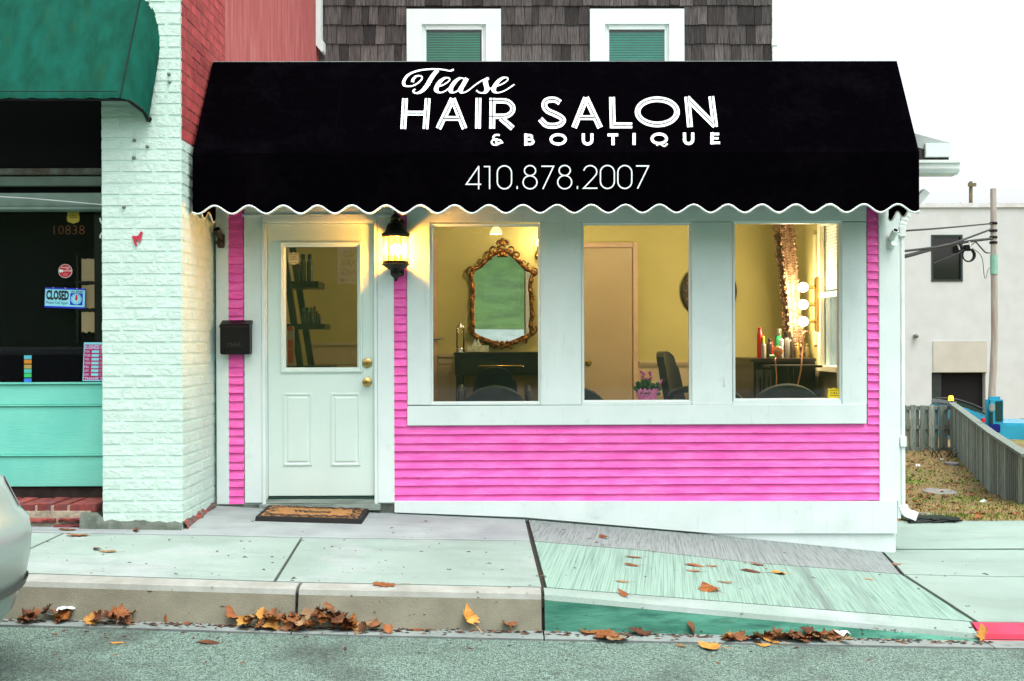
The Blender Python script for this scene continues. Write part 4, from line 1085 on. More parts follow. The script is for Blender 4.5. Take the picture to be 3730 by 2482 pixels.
run(f2, f3, f2.z - .02, f3.z - .02, .15, .03, True)
mb = MB()
for z in (ftop - .10, ftop - .52, ftop - 1.0): mb.box(f0.x, f1.x, 14.385, 14.415, z - .04, z + .04)
mb.obj('rail', FENCE, fen)
mb = MB(); o_ = Vector((-.03, 0, 0))
def beam(a, b, w, h):
    a, b = Vector(a), Vector(b); t = (b - a).normalized(); s_ = Vector((t.y, -t.x, 0)).normalized() * w / 2; u = Vector((0, 0, h / 2))
    r = [[p + s_ + u, p - s_ + u, p - s_ - u, p + s_ - u, p + s_ + u] for p in (a, b)]; mb.grid(r); mb.add(r[0][:4], [(0, 1, 2, 3)]); mb.add(r[1][:4], [(0, 1, 2, 3)])
beam((f2.x, f2.y, f2.z), (fc.x, fc.y, fc.z), .14, .04); beam((f3.x, f3.y, f3.z), (f2.x, f2.y, f2.z), .14, .04)
mb.obj('cap_board', FENCE, fen)
for t in (.02, .5, .98):
    q = fc.lerp(f2, t); MB().rbox(q.x + .04, q.x + .13, q.y - .045, q.y + .045, yz(q.y) - .05, q.z - .02, .005).obj('post', FENCE, fen)
# stepping stones, litter
def stone(px, py, w, dpt, h, label, m=None):
    c, nrm = ground(px, py); mb = MB(); n = 14; r = random.Random(px)
    pr = [(1 + r.uniform(-.1, .1)) for _ in range(n)]
    t = [(c.x + w / 2 * pr[i] * math.cos(2 * math.pi * i / n), c.y + dpt / 2 * pr[i] * math.sin(2 * math.pi * i / n)) for i in range(n)]
    top = [(x, y, c.z + h) for x, y in t]; bt = [(c.x + (x - c.x) * 1.06, c.y + (y - c.y) * 1.06, c.z - .03) for x, y in t]
    mb.add(top, [tuple(range(n))]); mb.grid([top + top[:1], bt + bt[:1]])
    solo(mb, 'stepping_stone', m or mat('grey_stone', (.22, .225, .205), (.15, .155, .14), scale=6, rough=.9, bump=.6), label, 'stone')
stone(3422, 1795, .5, .6, .025, 'long flat grey stone set in the dry grass of the side yard')
stone(3466, 1695, .24, .35, .05, 'small pale flat stone near the foot of the fence corner')
stone(3345, 1882, .40, .30, .02, 'pale concrete splash block beside the downspout foot')
mb = MB(); rr = random.Random(4)
c, _ = ground(3385, 1899)
for i in range(26):
    pts = []
    for j in range(5): pts.append((c.x + rr.uniform(-.26, .26), c.y + rr.uniform(-.12, .12), c.z + rr.uniform(.0, .035)))
    mb.tube(pts, .006, 4)
solo(mb, 'drain_mesh', mat('black_mesh', (.012, .02, .016), rough=.8), 'crumpled black drain mesh on the ground at the downspout elbow', 'mesh')
for px, py, col, lab in ((3343, 1700, 1, 'white scrap of litter in the yard grass near the back fence'), (3432, 1679, 1, 'pale crumpled scrap under the fence corner'), (3583, 1833, 0, 'pale green ball of litter in the grass by the side fence')):
    c, _ = ground(px, py); mb = MB(); mb.ball(c + Vector((0, 0, .02)), .045, 8, (1, .8, .6))
    for i, v in enumerate(mb.v): mb.v[i] = (v[0] + rr.uniform(-.015, .015), v[1] + rr.uniform(-.015, .015), v[2] + rr.uniform(-.01, .01))
    solo(mb, 'litter_scrap', PLW if col else mat('pale_green_litter', (.6, .75, .6), rough=.6), lab, 'litter')
c, _ = ground(3455, 1668)
mb = MB()
for i in range(14):
    a = rr.uniform(0, 6.28); h = rr.uniform(.12, .30); q = c + Vector((rr.uniform(-.3, .2), rr.uniform(-.1, .2), 0))
    mb.tube([q, q + Vector((math.cos(a) * .1, math.sin(a) * .1, h * .6)), q + Vector((math.cos(a) * .25, math.sin(a) * .2, h))], [.012, .008, .004], 4)
solo(mb, 'dead_weed', mat('dead_stems', (.07, .045, .025), (.03, .02, .012), rough=1), 'clump of dead brown weed stems in the fence corner', 'weeds')
# grass and yard leaves
rg = random.Random(3); mb = MB()
for i in range(20000):
    y = 1.2 + 13 * rg.random() ** 1.5; x = 2.95 + 8 * rg.random(); z = yz(y)
    h = rg.uniform(.015, .05); a = rg.uniform(0, 6.28); w = .006 + .0012 * y; dx, dy = math.cos(a) * w, math.sin(a) * w; lx, ly = rg.uniform(-.03, .03), rg.uniform(-.03, .03)
    mb.cur = 0 if rg.random() < .72 else 1
    if math.sin(x * 1.7 + 2) + math.sin(y * 1.3 + x) > .2: mb.cur = 1
    mb.add([(x - dx, y - dy, z), (x + dx, y + dy, z), (x + lx, y + ly, z + h)], [(0, 1, 2)])
o = mb.obj('grass', [mat('straw_blade', (.36, .26, .11), (.26, .17, .07), scale=3, rough=1), mat('green_blade', (.15, .21, .03), (.09, .14, .02), scale=3, rough=1)], fix=False); o['kind'] = 'stuff'
# ---------------- poles, cables, vehicles behind
YPl = 13.5
mb = MB(); a = P(3606, 700, -YPl); b = P(3588, 1900, -YPl)
wp = 24 / F * (D + YPl)
mb.tube([(b.x + wp / 2, YPl, EYE - 2.8), (a.x + wp / 2 + .02, YPl, EYE), (a.x + wp / 2, YPl, P(3612, 688, -YPl).z)], [wp * .56, wp * .5, wp * .42], 12)
ORGP = (b.x + wp / 2, YPl, EYE - 2.6)
pole = thing('utility_pole', ORGP, 'pale grey utility pole with a green guard beside the fence', 'utility pole')
mb.obj('trunk', mat('pole_wood', (.42, .40, .36), (.30, .26, .22), scale=8, rough=.9, stretch=(2, 2, .2), bump=.4), pole, smooth=50)
MB().lathe([(wp * .56, P(3615, 1000, -YPl).z), (wp * .56, P(3615, 930, -YPl).z)], (a.x + wp / 2 + .01, YPl, 0), 'z', 10).obj('pole_guard', mat('green_guard', (.25, .5, .38), rough=.5), pole)
mb = MB()
for y in (815, 842, 866, 885): 
    z = P(3610, y, -YPl).z; mb.lathe([(wp * .55, z - .02), (wp * .6, z), (wp * .55, z + .03)], (a.x + wp / 2, YPl, 0), 'z', 10)
mb.obj('clamp', BLACKM, pole)
Y2 = 34
p0, p1 = P(3536, 760, -Y2), P(3536, 662, -Y2)
mb = MB(); mb.tube([(p0.x, Y2, EYE - 2.6), (p1.x, Y2, p1.z)], [.09, .075], 8)
po2 = thing('utility_pole', (p0.x, Y2, EYE - 2.6), 'brown utility pole top rising behind the white building', 'utility pole')
PW2 = mat('brown_pole', (.20, .17, .09), (.12, .10, .05), scale=9, rough=.9); mb.obj('trunk', PW2, po2)
mb = MB(); mb.box(p1.x - .16, p1.x + .16, Y2 - .16, Y2 - .08, p1.z - .22, p1.z - .08); mb.tube([(p1.x - .25, Y2, p1.z - .9), (p1.x, Y2, p1.z - 1.25)], .05, 6); mb.obj('crossarm', PW2, po2)
mb = MB(); mb.tube(catmull([(p1.x - .75, Y2, p1.z - .95), (p1.x - .5, Y2, p1.z - 1.3), (p1.x - .25, Y2, p1.z - 1.25), (p1.x - .45, Y2, p1.z - .85), (p1.x - .7, Y2, p1.z - 1.2)], 5), .03, 5); mb.obj('wire_loop', mat('pale_wire', (.5, .5, .42), rough=.6), po2)
CAB = mat('black_cable', (.015, .022, .018), rough=.6)
def cable(pts, r, label, Y=None, name='cable'):
    q = [P(x, y, -(yy if Y is None else Y)) for x, y, yy in pts]
    mb = MB(); mb.tube(catmull([tuple(v) for v in q], 6), r, 6); solo(mb, name, CAB, label, 'cable', 'overhead cables beside the salon', smooth=60)
cable([(3200, 846, 6), (3300, 841, 6.5), (3450, 830, 9.5), (3612, 815, 13.3)], .016, 'thin topmost cable running level to the grey pole')
cable([(3200, 920, 6), (3297, 915, 6.5), (3450, 893, 9.5), (3540, 862, 11.5), (3612, 835, 13.3)], .020, 'black cable sagging across the dark window to the grey pole')
cable([(3200, 945, 6), (3297, 934, 6.5), (3440, 896, 9.5), (3530, 880, 11.5), (3612, 870, 13.3)], .030, 'thick bundled cable carrying the splice boxes')
cable([(3400, 960, 9.5), (3480, 927, 10.5), (3520, 905, 11), (3560, 878, 12)], .010, 'loose thin wire hanging in front of the dark window')
cable([(3555, 882, 11.4), (3575, 905, 11.9), (3590, 920, 12.5), (3606, 922, 13.2)], .014, 'short drooping black wire between the coil and the grey pole')
cable([(3535, 900, 11), (3575, 935, 11.6), (3585, 1005, 12.0), (3592, 1012, 12.3), (3598, 985, 12.6), (3606, 975, 13.2)], .006, 'long thin looping wire hanging below the coil')
Yb = 10.9
sp_ = thing('splice_box', P(3500, 910, -Yb), 'black splice boxes hung from the bundled cable before the dark window', 'cable box')
for (x0, y0, x1, y1) in ((3467, 897, 3505, 924), (3508, 893, 3536, 915)):
    X0, X1, Z0, Z1 = RC(x0, y0, x1, y1, -Yb); MB().rbox(X0, X1, Yb - .06, Yb + .06, Z0, Z1, .02).obj('box', BLACKM, sp_)
for (x0, y0, x1, y1) in ((3480, 885, 3488, 912), (3523, 882, 3530, 908)):
    a, b = P(x0, y0, -Yb), P(x1, y1, -Yb); MB().tube([(a.x, Yb - .08, a.z), (b.x, Yb - .08, b.z)], .014, 6).obj('strap', PLW, sp_)
mb = MB(); c = P(3529, 930, -Yb); r = 23 / F * (D + Yb)
for k in range(4):
    mb.tube([(c.x + (r - k * .006) * math.cos(t * 2 * math.pi / 28), Yb - .02 + .02 * k, c.z + (r - .01 * (k % 2)) * 1.05 * math.sin(t * 2 * math.pi / 28)) for t in range(29)], .009, 5)
solo(mb, 'cable_coil', CAB, 'round coil of black cable hanging beside the splice boxes', 'cable coil', smooth=60)
# blue pickup behind the fence with amber beacon
BLUE = mat('blue_car_paint', (.02, .30, .44), (.02, .24, .38), scale=1, rough=.25, spec=.5)
Yt = 17.0
tr = thing('blue_pickup', P(3560, 1560, -Yt), 'bright blue pickup parked behind the fence with an amber beacon', 'pickup')
q = lambda x, y: (P(x, y, -Yt).x, P(x, y, -Yt).z)
zt0 = EYE - 2.5
prof = [q(3488, 1478), q(3530, 1492), q(3585, 1520), q(3640, 1540), q(3850, 1545), q(3855, 1660), q(3480, 1660)]
mb = MB(); mb.prism(prof, 'y', Yt - .1, Yt + 1.6)
bm = mb.bm(); bmesh.ops.recalc_face_normals(bm, faces=bm.faces[:]); bmesh.ops.bevel(bm, geom=bm.edges[:], offset=.05, segments=2, affect='EDGES'); bm.verts.index_update()
m2 = MB(); m2.add([v.co for v in bm.verts], [[v.index for v in f.verts] for f in bm.faces]); bm.free(); m2.obj('body', BLUE, tr, smooth=40)
mb = MB(); mb.prism([q(3486, 1476), q(3492, 1464), q(3545, 1480), q(3600, 1508), q(3600, 1516), q(3540, 1492)], 'y', Yt + .1, Yt + 1.5); mb.obj('windscreen', mat('dark_green_glass', (.01, .04, .03), rough=.1, spec=.6), tr)
bq = P(3497, 1455, -Yt); mb = MB(); mb.lathe([(.065, -.06), (.06, .0), (.05, .05), (.03, .062)], (bq.x, Yt + .5, bq.z), 'z', 12); mb.obj('beacon', emit('amber_lamp', (1, .42, .02), 1.6), tr, smooth=50)
mb = MB(); mb.lathe([(.03, -.13), (.03, -.05)], (bq.x, Yt + .5, bq.z), 'z', 8); mb.obj('beacon_stem', BLUE, tr)
a = P(3585, 1532, -Yt + .2); MB().rbox(a.x - .03, a.x + .05, Yt - .16, Yt - .1, a.z - .05, a.z + .05, .01).obj('tail_light', mat('red_lens', (.6, .02, .03), rough=.2), tr)
for x in (3500, 3820):
    c = P(x, 1660, -Yt); MB().lathe([(.25, -.1), (.33, -.1), (.34, 0), (.33, .1), (.25, .1)], (c.x, Yt, zt0 + .34), 'y', 20).obj('wheel', BLACKM, tr, smooth=40)
mb = MB(); mb.tube([P(3410, 1452, -Yt - .6), P(3450, 1450, -Yt - .6), P(3490, 1456, -Yt - .6), P(3540, 1472, -Yt - .6), P(3582, 1490, -Yt - .6)], .018, 6)
solo(mb, 'hose', mat('dark_grey_rubber', (.05, .055, .05), rough=.7), 'dark hose strung in front of the black opening', 'hose')
Yd = 9.5
dg_ = thing('blue_digger', P(3610, 1560, -Yd), 'dark blue machine cab edge standing beyond the side fence', 'machine')
X0, X1, Z0, Z1 = RC(3598, 1446, 3660, 1578, -Yd)
MB().rbox(X0, X1, Yd, Yd + .14, Z0 - 1.2, Z1, .05).obj('cab', BLUE, dg_)
X0_, X1_, Z0_, Z1_ = RC(3626, 1462, 3652, 1535, -Yd); MB().rbox(X0_, X1_, Yd - .012, Yd - .001, Z0_, Z1_, .006).obj('window', mat('dark_teal_glass', (.01, .05, .05), rough=.1), dg_)
X0, X1, Z0, Z1 = RC(3602, 1470, 3622, 1500, -Yd); MB().rbox(X0, X1, Yd - .03, Yd - .001, Z0, Z1, .02).obj('mirror', mat('grey_mirror', (.3, .34, .32), rough=.2), dg_)
X0, X1, Z0, Z1 = RC(3604, 1503, 3616, 1560, -Yd); MB().rbox(X0, X1, Yd - .02, Yd - .001, Z0, Z1, .01).obj('window', mat('dark_teal_glass', (.01, .05, .05), rough=.1), dg_)
X0, X1, Z0, Z1 = RC(3598, 1545, 3640, 1576, -Yd); MB().rbox(X0, X1, Yd - .05, Yd - .021, Z0, Z1, .015).obj('door_panel', mat('navy_paint', (.005, .012, .16), rough=.3), dg_)

# ================================================================== FIXTURES ON THE SALON
# lantern
pl_ = P(1442, 905, .14); LX, LY = pl_.x, -.145
lz = lambda y: P(1442, y, .14).z; lr = lambda w: w / F * (D - .14)
lan = thing('wall_lantern', (LX, -.03, lz(985)), 'lit bronze wall lantern with amber glass between door and window', 'lantern')
MB().lathe([(lr(52), lz(866)), (lr(50), lz(863)), (lr(54), lz(856)), (lr(53), lz(853)), (lr(42), lz(847)), (lr(36), lz(838)), (lr(31), lz(822)), (lr(24), lz(814)), (lr(13), lz(809)), (lr(11), lz(805)), (lr(16), lz(801)), (lr(20), lz(798)), (lr(20), lz(795)), (lr(14), lz(786)), (lr(8), lz(781)), (lr(5), lz(778)), (lr(8), lz(774)), (lr(4), lz(769))], (LX, LY, 0), 'z', 20).obj('roof', BRONZE, lan, smooth=30)
MB().lathe([(lr(48), lz(953)), (lr(48), lz(960)), (lr(54), lz(964)), (lr(50), lz(967)), (lr(36), lz(977)), (lr(22), lz(984)), (lr(12), lz(987)), (lr(11), lz(991)), (lr(20), lz(998)), (lr(20), lz(1002)), (lr(12), lz(1010)), (lr(6), lz(1014)), (lr(7), lz(1019)), (lr(4), lz(1025))], (LX, LY, 0), 'z', 20).obj('base', BRONZE, lan, smooth=30)
MB().lathe([(lr(43), lz(952)), (lr(43), lz(867))], (LX, LY, 0), 'z', 6).obj('glass', LGLASS, lan)
mb = MB()
for k in range(6):
    a = k * math.pi / 3; mb.tube([(LX + lr(45) * math.cos(a), LY + lr(45) * math.sin(a), lz(953)), (LX + lr(45) * math.cos(a), LY + lr(45) * math.sin(a), lz(866))], .004, 4)
mb.obj('rib', BRONZE, lan)
for k in range(3):
    a = k * 2.094 + .5; q = (LX + .028 * math.cos(a), LY + .028 * math.sin(a))
    cd = MB().lathe([(.011, lz(952)), (.011, lz(926))], (*q, 0), 'z', 8).obj('candle', mat('amber_candle', (.8, .5, .1), rough=.5), lan)
    MB().lathe([(.006, 0), (.020, .022), (.016, .045), (.003, .072)], (*q, lz(926)), 'z', 10).obj('bulb', emit('lantern_bulb', (1, .62, .2), 90), cd, smooth=60)
mb = MB(); mb.rbox(LX - .05, LX + .05, -.05, -.033, lz(1005), lz(790), .01); mb.tube([(LX, -.04, lz(830)), (LX, LY, lz(806))], .012, 8); mb.tube([(LX, -.04, lz(972)), (LX, LY + .02, lz(985))], .012, 8); mb.obj('wall_bracket', BRONZE, lan)
pt = bpy.data.lights.new('lantern_light', 'POINT'); pt.energy = 110; pt.color = (1, .42, .07); pt.shadow_soft_size = .03
po = bpy.data.objects.new('lantern_light', pt); COL.objects.link(po); po.parent = lan; po.location = Vector((LX, LY - .0, lz(912))) - ORG[lan]
# mailbox
X0, X1, Z0, Z1 = RC(798, 1166, 910, 1292, .12)
mbx = thing('mailbox', ((X0 + X1) / 2, -.03, Z0), 'small black metal mailbox on the pink strip left of the door', 'mailbox')
mb = MB(); mb.rbox(X0 + .004, X1 - .004, -.115, -.029, Z0, Z1 - .03, .006); mb.obj('body', BLACKM, mbx)
mb = MB(); mb.prism([(-.125, Z1 - .055), (-.125, Z1 - .048), (-.029, Z1), (-.029, Z1 - .03), (-.116, Z1 - .055)], 'x', X0, X1); mb.obj('lid', mat('black_purple_metal', (.012, .009, .012), rough=.35, spec=.3), mbx)
mb = MB(); mb.tube([(X0 + .03, -.118, Z0 + .055), (X0 + .035, -.118, Z0 + .04), (X1 - .035, -.118, Z0 + .04), (X1 - .03, -.118, Z0 + .055)], .003, 5); mb.obj('emboss', BLACKM, mbx)
text_part('lettering', 'MAIL', lambda u, v: (X0 + .06 + u * (X1 - X0 - .12), -.1165, Z0 + .06 + v * .03), mat('worn_black', (.03, .03, .032), rough=.5), mbx)
# flag brackets
def bracket(px, py, m, label, flip):
    p = P(px, py, .03); b = thing('flag_bracket', p, label, 'bracket', 'flagpole brackets')
    MB().rbox(p.x - .028, p.x + .028, -.042, -.0305, p.z - .075, p.z + .03, .006).obj('plate', m, b)
    MB().tube([(p.x + .0, -.04, p.z - .055), (p.x + flip * .005, -.085, p.z - .035)], .022, 12).obj('tube', m, b, smooth=50)
    a, c = Vector((p.x, -.045, p.z + .0)), Vector((p.x + flip * .012, -.105, p.z + .06))
    tb = MB().tube([a, c], .024, 12).obj('socket', m, b, smooth=50)
    MB().tube([c + (c - a).normalized() * .0005, c + (c - a).normalized() * .002], .018, 12).obj('socket_hole', DARK, b)
    MB().tube([(p.x + flip * .02, -.08, p.z + .03), (p.x + flip * .05, -.085, p.z + .03)], .006, 6).obj('thumbscrew', m, b)
bracket(806, 868, mat('rusty_bracket', (.05, .04, .03), (.03, .022, .018), scale=30, rough=.7), 'dark rusty flagpole bracket on the left end board under the awning', -1)
bracket(3243, 872, WHITE, 'white painted flagpole bracket on the right corner board', 1)
# red horse emblem on the pilaster
hc = [(-.5, .05), (-.42, .25), (-.2, .2), (.05, .22), (.2, .45), (.3, .62), (.42, .60), (.5, .45), (.42, .42), (.36, .2), (.34, -.05), (.22, -.2), (.28, -.42), (.12, -.3), (.05, -.12), (-.1, -.14), (-.12, -.4), (-.02, -.62), (-.16, -.7), (-.3, -.45), (-.34, -.12)]
X0, X1, Z0, Z1 = RC(482, 848, 522, 890, dP)
cx, cz, s_ = (X0 + X1) / 2, (Z0 + Z1) / 2, (X1 - X0)
solo(MB().prism([(cx + x * s_, cz + y * s_) for x, y in hc], 'y', -dP - .010, -dP - .002), 'horse_emblem', mat('red_emblem', (.55, .03, .07), (.4, .02, .04), scale=30, rough=.5), 'small red running horse emblem fixed to the white bricks', 'emblem')
mb = MB()
for (x, y) in ((452, 755), (490, 512), (538, 534), (616, 270), (618, 298), (488, 575)):
    p = P(x, y, dP); mb.lathe([(.012, .003), (.012, -.008), (.006, -.016)], (p.x, -dP, p.z), 'y', 8)
mb.obj('wall_plug', mat('rusty_plug', (.25, .32, .28), (.1, .11, .09), scale=60, rough=.8), lb)
# doormat
c0, _ = ground(955, 1848); 
mx0, mx1 = P(1142 - 199, 1885, .34).x + .0, P(1142 + 199, 1885, .34).x - .03
my0, my1 = -.46, -.05
mg = lambda x, y: gz(x, y) + .001
mtt = thing('doormat', ((mx0 + mx1) / 2, (my0 + my1) / 2, mg((mx0 + mx1) / 2, (my0 + my1) / 2)), 'coir doormat with black rubber border and leaf scrolls reading Welcome', 'doormat')
zA = max(mg(mx0, my0), mg(mx0, my1)) ; zB_ = mg(mx1, my0); zb0 = mg(mx0, my0); zb1 = mg(mx0, my1)
def mz(x, y):
    u = (x - mx0) / (mx1 - mx0); v = (y - my0) / (my1 - my0)
    return (zb0 * (1 - v) + zb1 * v) * (1 - u) + (mg(mx1, my0) * (1 - v) + mg(mx1, my1) * v) * u
def mquad(mb, x0, x1, y0, y1, lo, hi, sk=.0):
    vs = [(x0, y0, mz(x0, y0) + lo), (x1, y0, mz(x1, y0) + lo), (x1, y1, mz(x1, y1) + lo), (x0, y1, mz(x0, y1) + lo)]
    vs += [(x0 + sk, y0 + sk, mz(x0, y0) + hi), (x1 - sk, y0 + sk, mz(x1, y0) + hi), (x1 - sk, y1 - sk, mz(x1, y1) + hi), (x0 + sk, y1 - sk, mz(x0, y1) + hi)]
    mb.add(vs, [(0, 3, 2, 1), (4, 5, 6, 7), (0, 1, 5, 4), (1, 2, 6, 5), (2, 3, 7, 6), (3, 0, 4, 7)])
mb = MB(); mquad(mb, mx0, mx1, my0, my1, 0, .032, .006); mb.obj('rubber_border', mat('black_rubber', (.008, .008, .008), rough=.7), mtt)
e = .035
mb = MB(); mquad(mb, mx0 + e, mx1 - e, my0 + e, my1 - e * .6, .030, .0355); mb.obj('coir', mat('coir', (.36, .18, .06), (.26, .12, .035), scale=120, rough=1, bump=1, bscale=300), mtt)
mf = lambda x, y, l=.0005: (x, y, mz(x, y) + .0355 + l)
INK = mat('black_dye', (.02, .018, .02), (.04, .03, .03), scale=80, rough=1)
mb = MB(); r = random.Random(2); n = 0
def leafspot(x, y, a, l):
    global n
    n += 1; ca, sa = math.cos(a), math.sin(a)
    mb.add([mf(x + dx * ca * l - dy * sa * l, y + dx * sa * l + dy * ca * l, .0004 + .00002 * n) for dx, dy in ((-1, 0), (-.3, .45), (.5, .35), (1, 0), (.5, -.35), (-.3, -.45))], [(0, 1, 2, 3, 4, 5)])
ix0, ix1, iy0, iy1 = mx0 + e + .03, mx1 - e - .03, my0 + e + .03, my1 - e - .02
for i in range(46):
    t = i / 45; x = ix0 + (ix1 - ix0) * t
    for y in (iy0, iy1): leafspot(x, y + .022 * math.sin(i * 1.3) , r.uniform(0, 6.3), r.uniform(.012, .024)); leafspot(x + .01, y + .03 * math.sin(i * .9 + 2) * (1 if y < -.2 else 1), r.uniform(0, 6.3), r.uniform(.009, .017))
for i in range(14):
    y = iy0 + (iy1 - iy0) * i / 13
    for x in (ix0, ix1): leafspot(x + .03 * math.sin(i * 1.4), y, r.uniform(0, 6.3), r.uniform(.011, .022)); leafspot(x + .06 * math.sin(i * 1.1 + 1), y, r.uniform(0, 6.3), r.uniform(.009, .018))
for y, ph in ((iy0, 0), (iy1, 1)):
    q = [(ix0 + (ix1 - ix0) * i / 80, y + .02 * math.sin(i * .62 + ph)) for i in range(81)]; ribbon(mb, q, .008, lambda x, y, l: mf(x, y, .0003), 0)
for x, ph in ((ix0, 0), (ix1, 1)):
    q = [(x + .03 * math.sin(i * .6 + ph), iy0 + (iy1 - iy0) * i / 30) for i in range(31)]; ribbon(mb, q, .008, lambda x, y, l: mf(x, y, .00025), 0)
mb.obj('leaf_scroll', INK, mtt, fix=False)
mcx, mcy = (mx0 + mx1) / 2 - .01, (my0 + my1) / 2
text_part('lettering', 'Welcome', lambda u, v: mf(mcx + (u - .5) * .27, mcy + (v - .42) * .085, .002), INK, mtt, bold=.02)
# shield stickers
YEL = mat('yellow_sticker', (.85, .62, .02), rough=.4); YELD = mat('dull_yellow_sticker', (.62, .46, .05), rough=.5)
TXT = mat('sticker_ink', (.03, .025, .02), rough=.6)
SHD = [(-.46, .40), (-.42, .46), (-.30, .42), (-.16, .42), (0, .50), (.16, .42), (.30, .42), (.42, .46), (.46, .40), (.42, .22), (.47, .0), (.47, -.22), (.40, -.38), (.22, -.43), (0, -.5), (-.22, -.43), (-.40, -.38), (-.47, -.22), (-.47, .0), (-.42, .22)]
def shield(px, py, w, h, y, m, label, ink=TXT):
    c = P(px, py, -y); W, H = w / F * (D + y), h / F * (D + y)
    b = thing('shield_sticker', (c.x, y, c.z - H / 2), label, 'sticker', 'alarm company stickers')
    MB().prism([(c.x + x * W, c.z + z * H) for x, z in SHD], 'y', y - .0012, y - .0002).obj('decal', m, b)
    q = MB(); ribbon(q, [(c.x + x * W * .9, c.z + z * H * .92) for x, z in SHD], .0016, lambda x, z, l: (x, y - .0015, z), 0, True); q.obj('outline', ink, b, fix=False)
    for s, u0, u1, z0, z1 in (('WARNING', -.34, .34, .24, .34), ('C.B.S.', -.27, .27, .02, .17), ('Systems', -.32, .32, -.16, -.02), ('PROTECTED', -.28, .28, -.34, -.28)):
        text_part('lettering', s, lambda u, v: (c.x + (u0 + (u1 - u0) * u) * W, y - .0016, c.z + (z0 + (z1 - z0) * v) * H), ink, b, bold=.02)
shield(3038, 1437, 50, 50, .0105, YEL, 'bright yellow shield alarm sticker low in the right salon window')
shield(1070, 942, 42, 48, .0130, mat('cream_sticker', (.62, .50, .22), rough=.5), 'cream shield alarm sticker at the top of the door glass')
shield(267, 790, 48, 50, -dG - .001, YELD, 'dull yellow shield alarm sticker above the house number')
# house number
num = thing('house_number', P(215, 838, dG), 'thin copper coloured house number on the dark shop glass', 'house number')
text_part('lettering', '10838', upright(196, 822, 308, 854, dG + .002), mat('copper_digits', (.17, .055, .012), rough=.5), num, bold=-.025)
# round red sticker
c = P(238, 988, dG); r_ = 25 / F * (D - dG)
rs = thing('round_sticker', (c.x, -dG, c.z - r_), 'round red sticker with a white guitar on the dark shop glass', 'sticker')
MB().lathe([(r_, -.0002), (r_, -.001)], (c.x, -dG, c.z), 'y', 32).obj('rim', PLW, rs)
MB().lathe([(r_ * .94, -.0011), (r_ * .94, -.0014)], (c.x, -dG, c.z), 'y', 32).obj('disc', mat('red_sticker', (.5, .01, .03), rough=.4), rs)
mb = MB(); f3_ = lambda x, z, l: (c.x + x * r_, -dG - .0018 - l, c.z + z * r_)
mb.add([f3_(-.68 + .2 * math.cos(t * .4), .02 + .24 * math.sin(t * .4), 0) for t in range(16)], [tuple(range(16))]); mb.add([f3_(-.42 + .16 * math.cos(t * .4), .02 + .19 * math.sin(t * .4), .0001) for t in range(16)], [tuple(range(16))])
ribbon(mb, [(-.4, .02), (.75, .02)], .09, f3_, .0002); ribbon(mb, [(.72, .04), (.9, .03)], .16, f3_, .0003); mb.obj('guitar', PLW, rs, fix=False)
text_part('lettering', 'the guitar', lambda u, v: f3_(-.62 + 1.24 * u, .40 + .26 * v, .0002), PLW, rs, bold=.01)
text_part('lettering', 'spot', lambda u, v: f3_(.1 + .5 * u, .18 + .24 * v, .0002), PLW, rs, bold=.01)
for i in range(3):
    mb = MB(); mb.add([f3_(-.3, -.38 - .16 * i, .0002), (f3_(.36, -.38 - .16 * i, .0002)), f3_(.36, -.33 - .16 * i, .0002), f3_(-.3, -.33 - .16 * i, .0002)], [(0, 1, 2, 3)]); mb.obj('text_line', mat('pink_ink', (.8, .3, .3)), rs, fix=False)
# closed sign
cs = thing('closed_sign', P(239, 1126, dG + .02), 'blue and white CLOSED sign with a return clock hanging in the shop glass', 'sign')
rt = rad(-2.2)
def U(x0, y0, x1, y1, l):       # sign coordinates in pixels of the unrotated board
    bx_, bz_ = P(239, 1086, dG).x, P(239, 1086, dG).z; k = (D - dG) / F
    def fn(u, v):
        a = (x0 + (x1 - x0) * u - 239) * k; b = (1086 - (y1 + (y0 - y1) * v)) * k
        return (bx_ + a * math.cos(rt) - b * math.sin(rt), -dG - l, bz_ + a * math.sin(rt) + b * math.cos(rt))
    return fn
def panel(x0, y0, x1, y1, l, m, name, th=.0):
    f = U(x0, y0, x1, y1, l); g = U(x0, y0, x1, y1, l - th) if th else None
    mb = MB(); vs = [f(0, 0), f(1, 0), f(1, 1), f(0, 1)]
    if th: vs += [g(0, 0), g(1, 0), g(1, 1), g(0, 1)]; mb.add(vs, [(0, 1, 2, 3), (4, 5, 6, 7), (0, 1, 5, 4), (1, 2, 6, 5), (2, 3, 7, 6), (3, 0, 4, 7)])
    else: mb.add(vs, [(0, 1, 2, 3)])
    return mb.obj(name, m, cs)
AQUA = mat('aqua_card', (.28, .72, .85), rough=.4); ROYAL = mat('royal_blue', (.01, .03, .55), rough=.4); INKB = mat('sign_black', (.006, .006, .008), rough=.5)
panel(166, 1050, 312, 1123, .010, ROYAL, 'board', .004)
panel(167, 1056, 311, 1117, .0108, AQUA, 'card')
panel(258, 1068, 303, 1111, .0112, ROYAL, 'clock_panel')
text_part('lettering', 'CLOSED', U(171, 1059, 253, 1095, .0113), INKB, cs, bold=.05)
text_part('lettering', 'Please Call Again', U(171, 1099, 251, 1112, .0113), INKB, cs)
text_part('lettering', 'WILL RETURN', U(260, 1059, 303, 1066, .0113), INKB, cs, bold=.03)
f = U(0, 0, 1, 1, .0116); kx = lambda x, y, l=.0116: U(x, y, x + 1, y + 1, l)(0, 1)
mb = MB(); mb.add([kx(280 + 19.5 * math.cos(t * math.pi / 16), 1089 + 19.5 * math.sin(t * math.pi / 16)) for t in range(32)], [tuple(range(32))]); mb.obj('clock_face', AQUA, cs, fix=False)
mb = MB()
